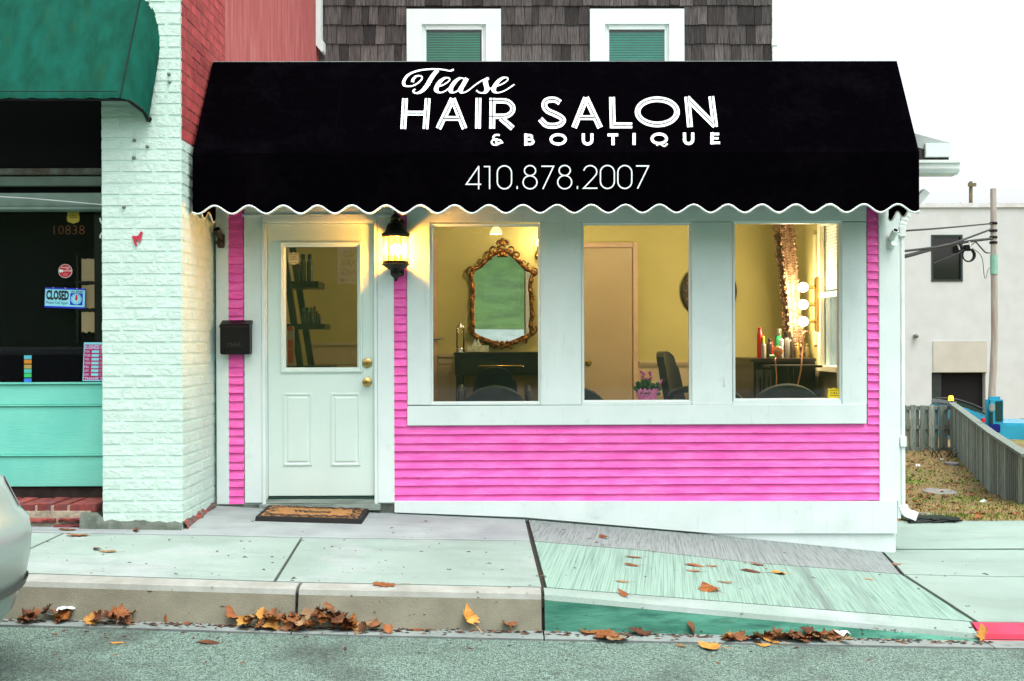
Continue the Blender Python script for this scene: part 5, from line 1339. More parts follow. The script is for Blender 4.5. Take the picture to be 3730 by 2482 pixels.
for t in range(12): mb.add([kx(280 + 16 * math.cos(t * .5236) + dx, 1089 + 16 * math.sin(t * .5236) + dy, .0118) for dx, dy in ((-1.4, -1.4), (1.4, -1.4), (1.4, 1.4), (-1.4, 1.4))], [(0, 1, 2, 3)])
mb.obj('hour_mark', ROYAL, cs, fix=False)
mb = MB(); mb.add([kx(280 + x, 1089 + y, .0122) for x, y in ((-3.5, 4), (-4.5, -1), (-2, -16), (2, -16), (4.5, -1), (3.5, 4), (0, 6))], [tuple(range(7))]); mb.obj('clock_hand', mat('hand_red', (.65, .01, .02)), cs, fix=False)
mb = MB()
for x in (197, 240, 282): mb.ball(kx(x, 1051, .014), .006, 6)
mb.obj('suction_cup', CHROME, cs)
# opening hours poster
hs = thing('hours_poster', P(340, 1388, dG), 'magenta BUSINESS HOURS poster taped in the corner of the shop glass', 'poster')
MAG = mat('magenta_card', (.40, .01, .10), rough=.5)
def hU(x0, y0, x1, y1, l):
    k = (D - dG) / F; o = P(340, 1318, dG)
    def fn(u, v):
        a = (x0 + (x1 - x0) * u - 340) * k; b = (1318 - (y1 + (y0 - y1) * v)) * k
        a -= b * -.04
        return (o.x + a, -dG - l, o.z + b - a * .004)
    return fn
def hp(x0, y0, x1, y1, l, m, name):
    f = hU(x0, y0, x1, y1, l); MB().add([f(0, 0), f(1, 0), f(1, 1), f(0, 1)], [(0, 1, 2, 3)]).obj(name, m, hs, fix=False)
k_ = hU(304, 1248, 412, 1388, .001); g_2 = hU(304, 1248, 412, 1388, .0025)
MB().add([k_(0, 0), k_(1, 0), k_(1, 1), k_(0, 1), g_2(0, 0), g_2(1, 0), g_2(1, 1), g_2(0, 1)], [(0, 1, 2, 3), (4, 5, 6, 7), (0, 1, 5, 4), (1, 2, 6, 5), (2, 3, 7, 6), (3, 0, 4, 7)]).obj('card', AQUA, hs)
hp(307, 1256, 409, 1385, .0028, MAG, 'print')
LAV = mat('lavender_ink', (.62, .55, .85), rough=.5)
text_part('lettering', 'BUSINESS HOURS', hU(308, 1258, 408, 1273, .0031), LAV, hs, bold=.03)
for i, s in enumerate(('MON.', 'TUES.', 'WED.', 'THUR.', 'FRI.', 'SAT.', 'SUN.')):
    y = 1277 + i * 13.9
    text_part('lettering', s, hU(309, y, 309 + 4.4 * len(s), y + 8.5, .0031), LAV, hs, bold=.02)
    hp(334, y, 360, y + 9, .0031, AQUA, 'time_box'); hp(375, y, 401, y + 9, .0031, AQUA, 'time_box'); text_part('lettering', 'TO', hU(363, y, 372, y + 8.5, .0031), LAV, hs)
text_part('lettering', 'THANK YOU', hU(310, 1374, 400, 1384, .0031), LAV, hs, bold=.03)
for i, (colr, y) in enumerate((((.1, .5, .6), 1302), ((.7, .25, .02), 1318), ((.5, .35, .1), 1336), ((.1, .55, .5), 1352), ((.05, .55, .15), 1368), ((.05, .2, .7), 1386))):
    X0, X1, Z0, Z1 = RC(88, y - 7, 115, y + 7, dG)
    o = solo(MB().box(X0, X1, -dG - .0014, -dG - .0004, Z0, Z1), 'card_sticker', mat('card_col_%d' % i, colr, rough=.4), ['pale blue', 'orange', 'brown and orange', 'teal', 'bright green', 'dark blue'][i] + ' payment card sticker in the column at the edge of the shop glass', 'sticker', 'card stickers on the shop glass')
# ================================================================== INSIDE THE SALON
def lamp(name, loc, e, colr=(1, .80, .50), par=None, size=.06):
    l = bpy.data.lights.new(name, 'POINT'); l.energy = e; l.color = colr; l.shadow_soft_size = size
    o = bpy.data.objects.new(name, l); COL.objects.link(o)
    if par is not None: o.parent = par; o.location = Vector(loc) - ORG[par]
    else: o.location = loc
# pendants
def pendant(x, y, zb_, label, e):
    p = thing('pendant_lamp', (x, y, zb_), label, 'lamp', 'pendant lamps in the salon')
    MB().lathe([(.055, 0), (.05, .03), (.03, .06), (.012, .07), (.01, .09)], (x, y, zb_), 'z', 16).obj('lamp_shade', emit('pendant_glow', (1, .62, .22), .9) if 'pendant_glow' not in MATS else MATS['pendant_glow'], p, smooth=50)
    MB().tube([(x, y, zb_ + .09), (x, y, ZC - .001)], .004, 5).obj('cord', EBONY, p)
    lamp('pendant_light', (x, y, zb_ - .05), e, par=p)
pp = PB(1807, 853, 1.7); pendant(pp.x, 1.7, pp.z, 'small glowing pendant lamp above the gilt mirror', 7.5)
pendant(1.35, 1.5, pp.z + .12, 'unseen pendant lamp added high behind the right window header to light the room', 6.5)  # lamp added out of view to brighten the room
pendant(-1.25, 1.2, pp.z + .16, 'unseen pendant lamp added above the entrance door to light the room', 1.6)  # added as well, unseen, for dim light near the entrance
# gilt mirror
YM = YB - .05
mc = [(1065, 345), (1000, 372), (952, 412), (905, 460), (852, 492), (838, 540), (850, 620), (846, 700), (844, 780), (846, 860), (852, 908), (840, 950), (882, 985), (940, 1008), (1000, 1030), (1065, 1048), (1130, 1030), (1190, 1006), (1250, 984), (1286, 950), (1274, 905), (1284, 830), (1280, 755), (1276, 680), (1270, 620), (1277, 556), (1290, 508), (1240, 480), (1190, 430), (1130, 372)]
tilt = rad(2.2)
zm0 = PB(1827, 1265, YM).z
def mpt(x, y, l=0.0):
    q = PB(1300 + x / 2.0107, 740 + y / 2.0107, YM); h = q.z - zm0
    return Vector((q.x, YM - h * math.sin(tilt) - l * math.cos(tilt), zm0 + h * math.cos(tilt) - l * math.sin(tilt)))
gm = thing('gilt_mirror', tuple(mpt(1065, 1060)), 'ornate gilt rococo wall mirror reflecting the green bank opposite', 'mirror')
cl = catmull([(float(x), float(y)) for x, y in mc], 6, True)
mb = MB(); n = len(cl); fr_ = [mpt(x, y, .004) for x, y in cl]; mb.v = [tuple(p) for p in fr_]; mb.f = [tuple(range(n))]; mb.m = [0]
mb.obj('looking_glass', MIRROR, gm)
mb = MB(); path = [mpt(x, y, .012) for x, y in cl]
mb.tube(path + path[:1], [.020 + .006 * math.sin(i * .9) for i in range(n + 1)], 8, cap=False)
mb.tube([mpt(1065 + (x - 1065) * .945, 700 + (y - 700) * .955, .016) for x, y in cl + cl[:1]], .009, 6, cap=False)
mb.obj('frame', GOLD, gm, smooth=60)
mb = MB(); rr = random.Random(9)
def scroll(cx, cy, r0, turns, a0, sgn, th):
    p = []
    for i in range(26):
        t = i / 25; a = a0 + sgn * t * turns * 2 * math.pi; r = r0 * (1 - .8 * t); p.append(mpt(cx + r * math.cos(a), cy + r * math.sin(a), .02 + .012 * t))
    mb.tube(p, [th * (1 - .5 * i / 25) for i in range(26)], 6)
for s in (-1, 1):
    scroll(1065 + s * 62, 345, 32, 1.2, 1.57, -s, .012); scroll(1065 + s * 108, 385, 36, 1.2, 1.0, s, .012); scroll(1065 + s * 160, 440, 30, 1.1, 0, s, .010)
    scroll(1065 + s * 225, 500, 38, 1.2, 2.2, -s, .013); scroll(1065 + s * 222, 930, 34, 1.2, -1, s, .012); scroll(1065 + s * 150, 1000, 34, 1.1, 1, -s, .011); scroll(1065 + s * 60, 1035, 30, 1.2, 1, s, .010)
    scroll(1065 + s * 30, 300, 26, 1.1, 2, s, .012); scroll(1065 + s * 222, 690, 22, 1, 1, s, .009)
for i in range(0, n, 2):
    x, y = cl[i]; p = mpt(x + rr.uniform(-6, 6), y + rr.uniform(-6, 6), .024); mb.ball(p, rr.uniform(.008, .015), 6, (rr.uniform(.8, 1.4), .7, rr.uniform(.8, 1.4)))
for (x, y, r) in ((1065, 295, .035), (1040, 285, .02), (1090, 285, .02), (1065, 275, .022), (1065, 375, .035), (1040, 385, .022), (1090, 385, .022), (1065, 1030, .03), (1065, 1055, .022), (1030, 1020, .018), (1100, 1020, .018)):
    mb.ball(mpt(x, y, .02), r, 10, (1, .6, 1))
mb.obj('carving', GOLD, gm, smooth=60)
# black console below it
yc0, yc1 = 2.05, 2.55
cx0, cx1 = PB(1652, 1290, yc0).x, PB(2035, 1290, yc0).x; cz = PB(1800, 1284, yc0).z
con = thing('console_table', ((cx0 + cx1) / 2, 2.3, ZF), 'black lacquered console with brass handles under the gilt mirror', 'console table')
mb = MB(); mb.rbox(cx0, cx1, yc0, yc1, cz - .03, cz, .006); mb.obj('top', EBONY, con)
mb = MB(); zdr = PB(1800, 1368, yc0).z; mb.rbox(cx0 + .012, cx1 - .012, yc0 + .02, yc1, zdr, cz - .0305, .004); mb.obj('body', EBONY, con)
for (a, b) in ((1660, 1815), (1820, 2020)):
    X0, X1 = PB(a, 1300, yc0).x, PB(b, 1300, yc0).x; d1 = MB().rbox(X0, X1, yc0 + .008, yc0 + .02, zdr + .02, cz - .05, .004).obj('drawer', EBONY, con)
zq = PB(1800, 1333, yc0).z; xa, xb = PB(1742, 1333, yc0).x, PB(1906, 1333, yc0).x
mb = MB(); mb.tube([(xa, yc0 - .005, zq - .006), (xa + .02, yc0 - .02, zq), (xb - .02, yc0 - .02, zq), (xb, yc0 - .005, zq - .006)], .007, 6); mb.obj('handle', BRASS, con, smooth=60)
mb = MB()
for x in (cx0 + .05, cx1 - .05):
    for y in (yc0 + .05, yc1 - .05): mb.rbox(x - .03, x + .03, y - .03, y + .03, ZF, zdr, .004)
mb.obj('leg', EBONY, con)
# jar and tissue box on the console
yj = 2.25; p = PB(1677, 1283, yj); jz = cz
jar = thing('disinfectant_jar', (p.x, yj, jz), 'tall glass jar with a metal lid on the black console', 'jar')
hj = PB(1677, 1190, yj).z - jz; rj = 15 / F * (D + yj)
MB().lathe([(rj * 1.1, 0), (rj * 1.1, .03), (rj * .9, .04)], (p.x, yj, jz), 'z', 16).obj('base', CHROME, jar, smooth=40)
MB().lathe([(rj, .041), (rj, hj - .01)], (p.x, yj, jz), 'z', 16).obj('glass', glassy('jar_glass', (.95, .95, .85), 1), jar, smooth=40)
MB().lathe([(rj, hj - .009), (rj * .8, hj + .01), (.01, hj + .015), (.006, hj + .03), (.012, hj + .04)], (p.x, yj, jz), 'z', 16).obj('lid', CHROME, jar, smooth=40)
a, b = PB(1703, 1283, yj).x, PB(1780, 1283, yj).x; h = PB(1740, 1259, yj).z - jz
tb = thing('tissue_box', ((a + b) / 2, yj, jz), 'patterned tissue box with a white tissue below the gilt mirror', 'tissue box')
MB().rbox(a, b, yj - .06, yj + .06, jz + .001, jz + max(h, .05), .004).obj('carton', mat('floral_carton', (.60, .58, .42), (.40, .42, .28), scale=40, rough=.7, spots=[((.5, .15, .05), 50, .6, .66, .8)]), tb)
mb = MB(); m_ = (a + b) / 2 - .01
r0 = [(m_ - .05 + .1 * i / 8, yj + .02 * math.sin(i * 1.9), jz + h - .002) for i in range(9)]; r1 = [(m_ - .03 + .06 * i / 8, yj + .03 * math.cos(i * 2.1), jz + h + .05 + .02 * math.sin(i * 1.3)) for i in range(9)]
mb.grid([r0, r1]); mb.obj('tissue', PLW, tb)
# wall sconce at the edge of the first window
ps = PB(1962, 895, YB - .08)
sc_ = thing('wall_sconce', tuple(ps), 'glowing gilt wall sconce at the right edge of the left window', 'wall lamp')
mb = MB(); mb.tube(catmull([(ps.x, YB - .01, ps.z - .05), (ps.x + .02, YB - .05, ps.z - .10), (ps.x - .01, YB - .09, ps.z - .05), (ps.x, YB - .09, ps.z)], 5), .012, 6); mb.ball((ps.x, YB - .02, ps.z - .09), .04, 8, (1, .5, 1.4)); mb.obj('arm', BRASS, sc_, smooth=60)
mb = MB(); mb.ball((ps.x, YB - .09, ps.z + .03), .03, 10, (1, 1, 1.3)); mb.obj('bulb', emit('sconce_bulb', (1, .72, .32), 14), sc_, smooth=60)
lamp('sconce_light', (ps.x, YB - .18, ps.z + .05), 3, par=sc_)
# round wall ornament between windows 2 and 3
pc = PB(2580, 1062, YB); rc = 103 / F * (D + YB)
rm = thing('round_mirror', (pc.x, YB - .05, pc.z - rc), 'round dark studded mirror frame half hidden behind the mullion', 'mirror')
MB().lathe([(rc, 0), (rc, -.02), (rc * .93, -.04), (rc * .72, -.045), (rc * .66, -.02)], (pc.x, YB - .002, pc.z), 'y', 40).obj('frame', mat('carved_dark_wood', (.035, .02, .012), (.015, .010, .007), scale=60, rough=.4, bump=1, bscale=120), rm, smooth=30)
mb = MB()
for k in range(18):
    a = k * math.pi / 9; mb.ball((pc.x + rc * .84 * math.cos(a), YB - .05, pc.z + rc * .84 * math.sin(a)), .014, 8, (1, .6, 1))
mb.obj('stud', GOLD, rm, smooth=60)
MB().lathe([(rc * .66, -.0215), (rc * .66, -.024)], (pc.x, YB - .002, pc.z), 'y', 40).obj('looking_glass', mat('golden_glass', (.75, .45, .10), rough=.25, metal=.8), rm)
# leaning carved mirror on the right wall
tw = thing('carved_mirror', (XI1 - .1, 1.7, 1.2), 'tall carved bronze framed mirror leaning out from the right wall', 'mirror')
mtop, mbot = 2.30, 1.13
def lean(z): return XI1 - .145 - .10 * (z - mbot) / (mtop - mbot)
y0m, y1m = 1.60, 1.86
mb = MB()
zz = [mbot + (mtop - mbot) * i / 40 for i in range(41)]
def stile(y, w):
    th = w * .75
    for a, b in zip(zz, zz[1:]):
        mb.add([(lean(z) - .02 + s * th, yy, z) for z in (a, b) for s in (-1, 1) for yy in (y - .03, y + .03)], [(0, 1, 3, 2), (4, 6, 7, 5), (0, 2, 6, 4), (2, 3, 7, 6), (3, 1, 5, 7), (1, 0, 4, 5)])
    k = int((mtop - mbot) / .024)
    for i in range(k):
        z = mbot + (mtop - mbot) * i / k; c_ = lean(z) - .02
        mb.ball((c_ - th * .45, y - .034, z), .0105, 6); mb.ball((c_ + th * .45, y - .034, z), .0105, 6)
        for s in (-1, 1):
            if rr.random() < .8: mb.ball((c_ + s * (th + rr.uniform(-.004, .012)), y - .012 + rr.uniform(-.015, .015), z + rr.uniform(-.01, .01)), rr.uniform(.010, .019), 6, (1, 1, rr.uniform(.8, 1.7)))
stile(y0m, .072); stile(y1m, .04)
for z, w in ((mtop, .06), (mbot, .055)):
    mb.tube([(lean(z) - .02, y0m, z), (lean(z) - .02, y1m, z)], w, 8)
    for i in range(26): mb.ball((lean(z) - .03 + rr.uniform(-.05, .05), y0m - .05 + (y1m - y0m + .1) * i / 25, z + rr.uniform(-.05, .07)), rr.uniform(.014, .026), 6)
mb.obj('frame', GREYGOLD, tw, smooth=60)
mb = MB(); mb.grid([[(lean(z) - .025, y0m, z), (lean(z) - .025, y1m, z)] for z in (mbot, mtop)]); mb.grid([[(lean(z), y0m, z), (lean(z), y1m, z)] for z in (mbot, mtop)]); mb.obj('looking_glass', MIRROR, tw)
# vanity light strip
yv = 1.42; xv = XI1 - .02
vs_ = thing('vanity_light', (xv, yv, P(2960, 1110, -yv).z), 'strip of three round glowing vanity bulbs beside the carved mirror', 'lamp')
vz = [PB(2926, y, yv).z for y in (1047, 1110, 1172)]
MB().rbox(xv - .035, xv, yv - .05, yv + .05, vz[2] - .09, vz[0] + .09, .008).obj('back_plate', mat('brass_plate', (.4, .26, .1), rough=.3, metal=.9), vs_)
for z in vz:
    bx_ = PB(2926, 1110, yv).x
    MB().tube([(xv - .036, yv, z), (bx_ + .03, yv, z)], .018, 10).obj('socket', BRASS, vs_, smooth=40)
    mb = MB(); mb.ball((bx_, yv, z), 17.5 / F * (D + yv), 16); mb.obj('bulb', emit('vanity_bulb', (1, .86, .60), 10) if 'vanity_bulb' not in MATS else MATS['vanity_bulb'], vs_, smooth=60)
    lamp('vanity_light_point', (bx_ - .10, yv - .05, z), 8.0, par=vs_)
MB().box(XI1 - .03, XI1 - .016, 1.50, 1.58, 1.2, 2.2).obj('wall_panel', mat('pale_yellow_panel', (.66, .62, .34), rough=.6), vs_)
# dresser station
yd0, yd1 = 1.35, 2.1
dx0 = PB(2745, 1310, yd0).x; dz = PB(2850, 1306, yd0).z; dx1 = XI1 - .08
ds_ = thing('dresser', ((dx0 + dx1) / 2, (yd0 + yd1) / 2, ZF), 'dark wooden dresser station crowded with hair products', 'dresser')
DW = mat('dark_wood', (.055, .038, .026), (.03, .02, .014), scale=14, rough=.4, stretch=(.3, 1, 4))
MB().rbox(dx0 - .03, dx1, yd0 - .03, yd1, dz - .03, dz, .006).obj('top', DW, ds_)
MB().rbox(dx0, dx1, yd0, yd1, ZF, dz - .0305, .004).obj('body', EBONY, ds_)
for i in range(2):
    X0 = dx0 + .02 + i * .075
    f_ = MB().rbox(X0, X0 + .065, yd0 - .012, yd0 - .001, dz - .38, dz - .10, .004).obj('door', mat('grey_wood_front', (.10, .08, .065), rough=.4), ds_)
    MB().rbox(X0 + .026, X0 + .040, yd0 - .024, yd0 - .012, dz - .30, dz - .16, .003).obj('handle', EBONY, f_)
MB().rbox(dx0 - .02, dx0 + .25, yd0 - .02, yd0 + .1, dz - .43, dz - .40, .004).obj('ledge', DW, ds_)
# trolley tray in front
yt = 1.15; X0, X1 = PB(2785, 1333, yt).x, PB(2980, 1333, yt).x; tz = PB(2880, 1338, yt).z
ty_ = thing('tray_trolley', ((X0 + X1) / 2, yt, ZF), 'thin black tool tray on a stem before the dresser', 'trolley')
MB().rbox(X0, X1, yt - .15, yt + .15, tz, tz + .02, .008).obj('tray', EBONY, ty_); MB().tube([((X0 + X1) / 2, yt, ZF + .04), ((X0 + X1) / 2, yt, tz)], .02, 10).obj('stem', EBONY, ty_)
mb = MB()
for k in range(5): a = k * 1.2566; mb.tube([((X0 + X1) / 2, yt, ZF + .06), ((X0 + X1) / 2 + .24 * math.cos(a), yt + .24 * math.sin(a), ZF + .03)], .016, 6)
mb.obj('foot', EBONY, ty_)
# products: profiles
def bottle(px, w, ptop, y, m, label, capm=None, capf=.18, neck=.55, base=None, name='bottle', group='hair products on the dresser', cat='bottle', zb_=None):
    c = PB(px, 1300, y); z0 = dz + .001 if zb_ is None else zb_; h = PB(px, ptop, y).z - z0; r = w / 2 / F * (D + y)
    o = thing(name, (c.x, y, z0), label, cat, group)
    hb = h * (1 - capf)
    MB().lathe([(r * .96, 0), (r, .006), (r, hb * .82), (r * .9, hb * .9), (r * neck, hb * .97), (r * neck, hb)], (c.x, y, z0), 'z', 14).obj('body', m, o, smooth=40)
    MB().lathe([(r * neck * .9, hb + .0005), (r * (neck + .12), hb + .002), (r * (neck + .12), h - .006), (r * neck * .7, h)], (c.x, y, z0), 'z', 12).obj('cap', capm or m, o, smooth=40)
    return o
BLKB = mat('dark_bottle', (.03, .022, .018), rough=.25, spec=.5); SILV = mat('grey_label_can', (.22, .20, .18), (.14, .12, .11), scale=20, rough=.3, metal=.5)
bottle(2767, 19, 1193, 1.42, REDPL, 'tall red hairspray can at the left end of the dresser', capf=.1, neck=.6)
bottle(2781, 17, 1226, 1.40, mat('clear_grey_bottle', (.36, .33, .28), rough=.2), 'grey spray bottle with yellow nozzle beside the red can', mat('yellow_nozzle', (.85, .75, .05), rough=.4), .3, .45)
bottle(2803, 20, 1232, 1.45, BLKB, 'short dark bottle right of the yellow nozzle spray'); bottle(2812, 12, 1246, 1.55, REDPL, 'little red tube behind the short dark bottle')
bottle(2836, 26, 1196, 1.60, mat('green_liquid', (.02, .20, .07), rough=.15, spec=.6), 'clear jar of green disinfectant on the dresser', CHROME, .25, .9, name='green_jar', cat='jar')
bottle(2866, 22, 1208, 1.45, SILV, 'grey labelled bottle with black cap in the middle of the dresser', EBONY, .22, .7)
bottle(2886, 13, 1222, 1.5, BLKB, 'slim black bottle right of the grey labelled bottle'); bottle(2846, 15, 1236, 1.40, mat('white_knob_bottle', (.6, .55, .48), rough=.3), 'white capped bottle in front of the green jar', PLW, .35, .9)
bottle(2905, 14, 1250, 1.50, mat('gold_can', (.5, .34, .1), rough=.3, metal=.8), 'gold can under the carved mirror'); bottle(2938, 24, 1252, 1.6, mat('olive_glass_bottle', (.12, .10, .04), rough=.15), 'squat olive bottle at the right end of the dresser', neck=.4)
c = PB(2822, 1303, 1.38); mb = MB(); mb.tube([(c.x - .05, 1.37, dz + .018), (c.x + .06, 1.37, dz + .018)], .016, 10)
solo(mb, 'hair_roller', mat('green_roller', (.16, .28, .14), rough=.5), 'green tube lying on the front edge of the dresser', 'tube', smooth=50)
c = PB(2834, 1285, 1.16); z0 = tz + .021
hd = thing('hair_dryer', (c.x, 1.16, z0), 'copper coloured round hair dryer head with a dangling cord', 'hair dryer')
COP = mat('copper_plastic', (.62, .25, .09), (.55, .2, .07), rough=.25, spec=.6)
cz_ = PB(2834, 1285, 1.16).z
MB().lathe([(.012, -.052), (.026, -.03), (.042, -.005), (.045, .02), (.036, .045), (.014, .056)], (c.x, 1.16, cz_), 'z', 16).obj('body', COP, hd, smooth=60)
a = [PB(2824, 1308, 1.0), PB(2826, 1340, 1.0), PB(2829, 1370, 1.0), PB(2827, 1420, 1.0)]
MB().tube(catmull([(c.x - .012, 1.16, cz_ - .045)] + [tuple(v) for v in a], 4), .005, 6).obj('cord', COP, hd, smooth=60)
mb = MB(); mb.tube(catmull([tuple(PB(x, y, yy)) for x, y, yy in ((2950, 1222, 1.2), (2940, 1208, 1.2), (2928, 1218, 1.16), (2924, 1270, 1.12), (2920, 1322, 1.0), (2916, 1355, 1.0), (2905, 1405, 1.0))], 5), .007, 6)
solo(mb, 'copper_cord', COP, 'copper coloured cord looping down over the black tray', 'cord', smooth=60)
# chairs
def round_chair(px, ptop, label, y=.62, w=165):
    c = PB(px, 1400, y); zt_ = PB(px, ptop, y).z; hw = w / 2 / F * (D + y) * 1.28
    o = thing('round_chair', (c.x, y, ZF), label, 'chair', 'round backed waiting chairs by the window')
    k = 18; rows = []
    for j in range(3):
        rr_ = []
        for i in range(k + 1):
            a = math.pi * i / k; rr_.append((c.x - hw * math.cos(a), y + (-.03, 0, .05)[j] + .12 * (1 - math.sin(a)), zt_ - .42 + .42 * (math.sin(a) ** .75) * (1 if j != 1 else 1.0) - (.015 if j != 1 else 0)))
        rows.append(rr_)
    mb = MB(); mb.grid(rows)
    for r0 in (rows[0], rows[2]):
        low = [(p[0], p[1], zt_ - .44) for p in r0]; mb.grid([r0, low])
    mb.obj('backrest', FABRIC, o, smooth=50)
    MB().rbox(c.x - hw * .9, c.x + hw * .9, y + .06, y + .55, ZF + .36, ZF + .46, .03).obj('seat', FABRIC, o)
    for sx_ in (-1, 1):
        for sy_ in (.02, .5): MB().tube([(c.x + sx_ * hw * .8, y + sy_, ZF), (c.x + sx_ * hw * .75, y + sy_ + .03, ZF + .365)], .018, 8).obj('leg', EBONY, o)
    MB().box(c.x - .05, c.x + .05, y + .03, y + .06, ZF + .3, zt_ - .3).obj('back_support', EBONY, o)
round_chair(1803, 1404, 'round backed chair below the left window in front of the console', w=220)
round_chair(2093, 1408, 'round backed chair at the left edge of the middle window', w=225)
round_chair(2610, 1410, 'round backed chair half behind the mullion left of the right window', w=225)
round_chair(2868, 1397, 'round backed chair in front of the dresser station', w=240)
def salon_chair(x, y, rz, zt_, label):
    o = thing('styling_chair', (x, y, ZF), label, 'chair', 'black styling chairs'); M4 = Matrix.Translation((x, y, 0)) @ Matrix.Rotation(rz, 4, 'Z')
    def T(mb): mb.v = [tuple(M4 @ Vector(v)) for v in mb.v]; return mb
    hb = zt_ - ZF
    mb = MB(); rows = []
    for j in range(9):
        t = j / 8; z = ZF + .48 + (hb - .48) * t; w = .25 * (1 - .25 * max(0, t - .6) / .4)
        rows.append([(w * math.sin(s * .9) , -.22 - .12 * t + .07 * (1 - math.cos(s * .9)), z - .05 * (abs(s) ** 2) * (t > .8)) for s in [-1 + i / 4 for i in range(9)]])
    mb.grid(rows); mb.grid([[(p[0] * 1.02, p[1] - .07, p[2]) for p in r] for r in rows])
    for e_ in (0, -1):
        mb.grid([rows[e_], [(p[0] * 1.02, p[1] - .07, p[2]) for p in rows[e_]]]); mb.grid([[r[e_] for r in rows], [(r[e_][0] * 1.02, r[e_][1] - .07, r[e_][2]) for r in rows]])
    T(mb).obj('backrest', VINYL, o, smooth=60)
    T(MB().rbox(-.25, .25, -.22, .28, ZF + .40, ZF + .50, .04)).obj('seat', VINYL, o)
    for s in (-1, 1):
        mb = MB(); mb.tube(catmull([(s * .29, -.18, ZF + .46), (s * .31, -.2, ZF + .66), (s * .31, -.1, ZF + .73), (s * .31, .12, ZF + .73), (s * .31, .2, ZF + .66), (s * .30, .2, ZF + .48), (s * .28, .1, ZF + .44)], 5), .03, 8); T(mb).obj('armrest', VINYL, o, smooth=60)
    T(MB().lathe([(.04, .1), (.04, .40)], (0, 0, ZF), 'z', 12)).obj('pump_column', CHROME, o, smooth=50); T(MB().lathe([(.30, .001), (.29, .03), (.05, .1)], (0, 0, ZF), 'z', 24)).obj('base', CHROME, o, smooth=40)
p = PB(1803, 1336, 1.55); salon_chair(p.x, 1.75, 0, p.z, 'styling chair seen from behind, facing the gilt mirror')
p = PB(2550, 1302, 1.35); salon_chair(p.x + .05, 1.5, rad(-118), p.z + .05, 'styling chair turned sideways in the middle window')
# cyclamen on the window sill
yp = .185; pc_ = P(2358, 1440, -yp); zsill = WR[1][2] - .014
fp = thing('cyclamen_pot', (pc_.x, yp, zsill), 'potted pink cyclamen in crinkled pink wrap on the window sill', 'potted plant')
hp_ = P(2358, 1418, -yp).z - zsill; rp = .085
mb = MB(); k = 40; rows = []
for j in range(6):
    t = j / 5; rows.append([((pc_.x + (rp * (.72 + .28 * t) + .012 * t * math.sin(i * 1.9) + (.05 * t ** 3 if i in (0, 1, 39) else 0)) * math.cos(2 * math.pi * i / k)), yp + (rp * .55 + .012 * t) * (.72 + .28 * t) * math.sin(2 * math.pi * i / k), zsill + (hp_ + .012 * math.sin(i * 2.3) + (.07 if i in (0, 1, 39, 40) else 0)) * t) for i in range(k + 1)])
mb.grid(rows); mb.obj('pot_wrap', mat('pink_foil', (.72, .22, .45), (.6, .14, .36), scale=30, rough=.35), fp, smooth=60)
mb = MB(); rr = random.Random(6)
for i in range(90):
    a = rr.uniform(0, 6.28); r = rr.uniform(0, .10); q = Vector((pc_.x + r * math.cos(a), yp + r * .5 * math.sin(a), zsill + hp_ + rr.uniform(-.01, .075) - r * .3)); s = rr.uniform(.016, .028)
    nrm = Vector((rr.uniform(-1, 1), rr.uniform(-1.2, -.1), rr.uniform(.0, 1.2))).normalized(); u = nrm.cross(Vector((0, 0, 1))).normalized(); v = nrm.cross(u)
    mb.add([q + (u * math.cos(t * 1.047) + v * math.sin(t * 1.047)) * s * (1.15 if t == 0 else 1) + nrm * rr.uniform(-.004, .004) for t in range(6)], [tuple(range(6))])
mb.obj('foliage', mat('cyclamen_leaf', (.02, .11, .05), (.01, .06, .03), scale=50, rough=.5), fp)
mb = MB(); st2 = MB()
for x, y in ((2336, 1362), (2340, 1378), (2352, 1386), (2366, 1362), (2370, 1370), (2357, 1392), (2345, 1370), (2371, 1385)):
    q = P(x, y, -yp); st2.tube([q + Vector((0, 0, -.005)), q + Vector((rr.uniform(-.01, .01), .0, -.09))], .002, 4)
    for i in range(5):
        a = rr.uniform(0, 6.28); tip = q + Vector((.016 * math.cos(a), .010 * math.sin(a), rr.uniform(.010, .030))); w = Vector((math.sin(a), -math.cos(a) * .5, .2)) * .012
        mb.add([q, q.lerp(tip, .5) + w, tip, q.lerp(tip, .5) - w], [(0, 1, 2, 3)])
mb.obj('flower', mat('magenta_petal', (.75, .05, .30), (.5, .03, .35), scale=30, rough=.5), fp); st2.obj('stem', mat('pale_stem', (.3, .3, .12)), fp)
# ladder shelf inside the door
ys = 1.5
lsx = PB(1062, 1200, ys)
ls = thing('ladder_shelf', (lsx.x, ys, ZF), 'dark leaning ladder shelf of bottles behind the door glass', 'shelf')
mb = MB()
for (xt, xb_, yy) in ((1030, 1095, 1.45), (1066, 1136, 1.75)):
    a, b = PB(xt, 900, yy), PB(xb_ , 1340, yy); dirn = (b - a); t = (ZF - a.z) / dirn.z; b = a + dirn * t
    w = .028; mb.add([(a.x - w, yy - .02, a.z), (a.x + w, yy - .02, a.z), (a.x + w, yy + .02, a.z), (a.x - w, yy + .02, a.z), (b.x - w, yy - .02, b.z), (b.x + w, yy - .02, b.z), (b.x + w, yy + .02, b.z), (b.x - w, yy + .02, b.z)], [(0, 1, 2, 3), (4, 5, 6, 7), (0, 1, 5, 4), (1, 2, 6, 5), (2, 3, 7, 6), (3, 0, 4, 7)])
mb.obj('side_rail', EBONY, ls)
shz = []
for (x0, x1, y0, y1) in ((1020, 1162, 1026, 1050), (1020, 1185, 1181, 1200), (1020, 1208, 1334, 1352)):
    q0, q1 = PB(x0, y0, ys), PB(x1, y1, ys); X0_ = max(q0.x, XI0 + .02); MB().rbox(X0_, q1.x, ys - .05, ys + .28, q1.z, q0.z, .004).obj('shelf', EBONY, ls); shz.append(q0.z)
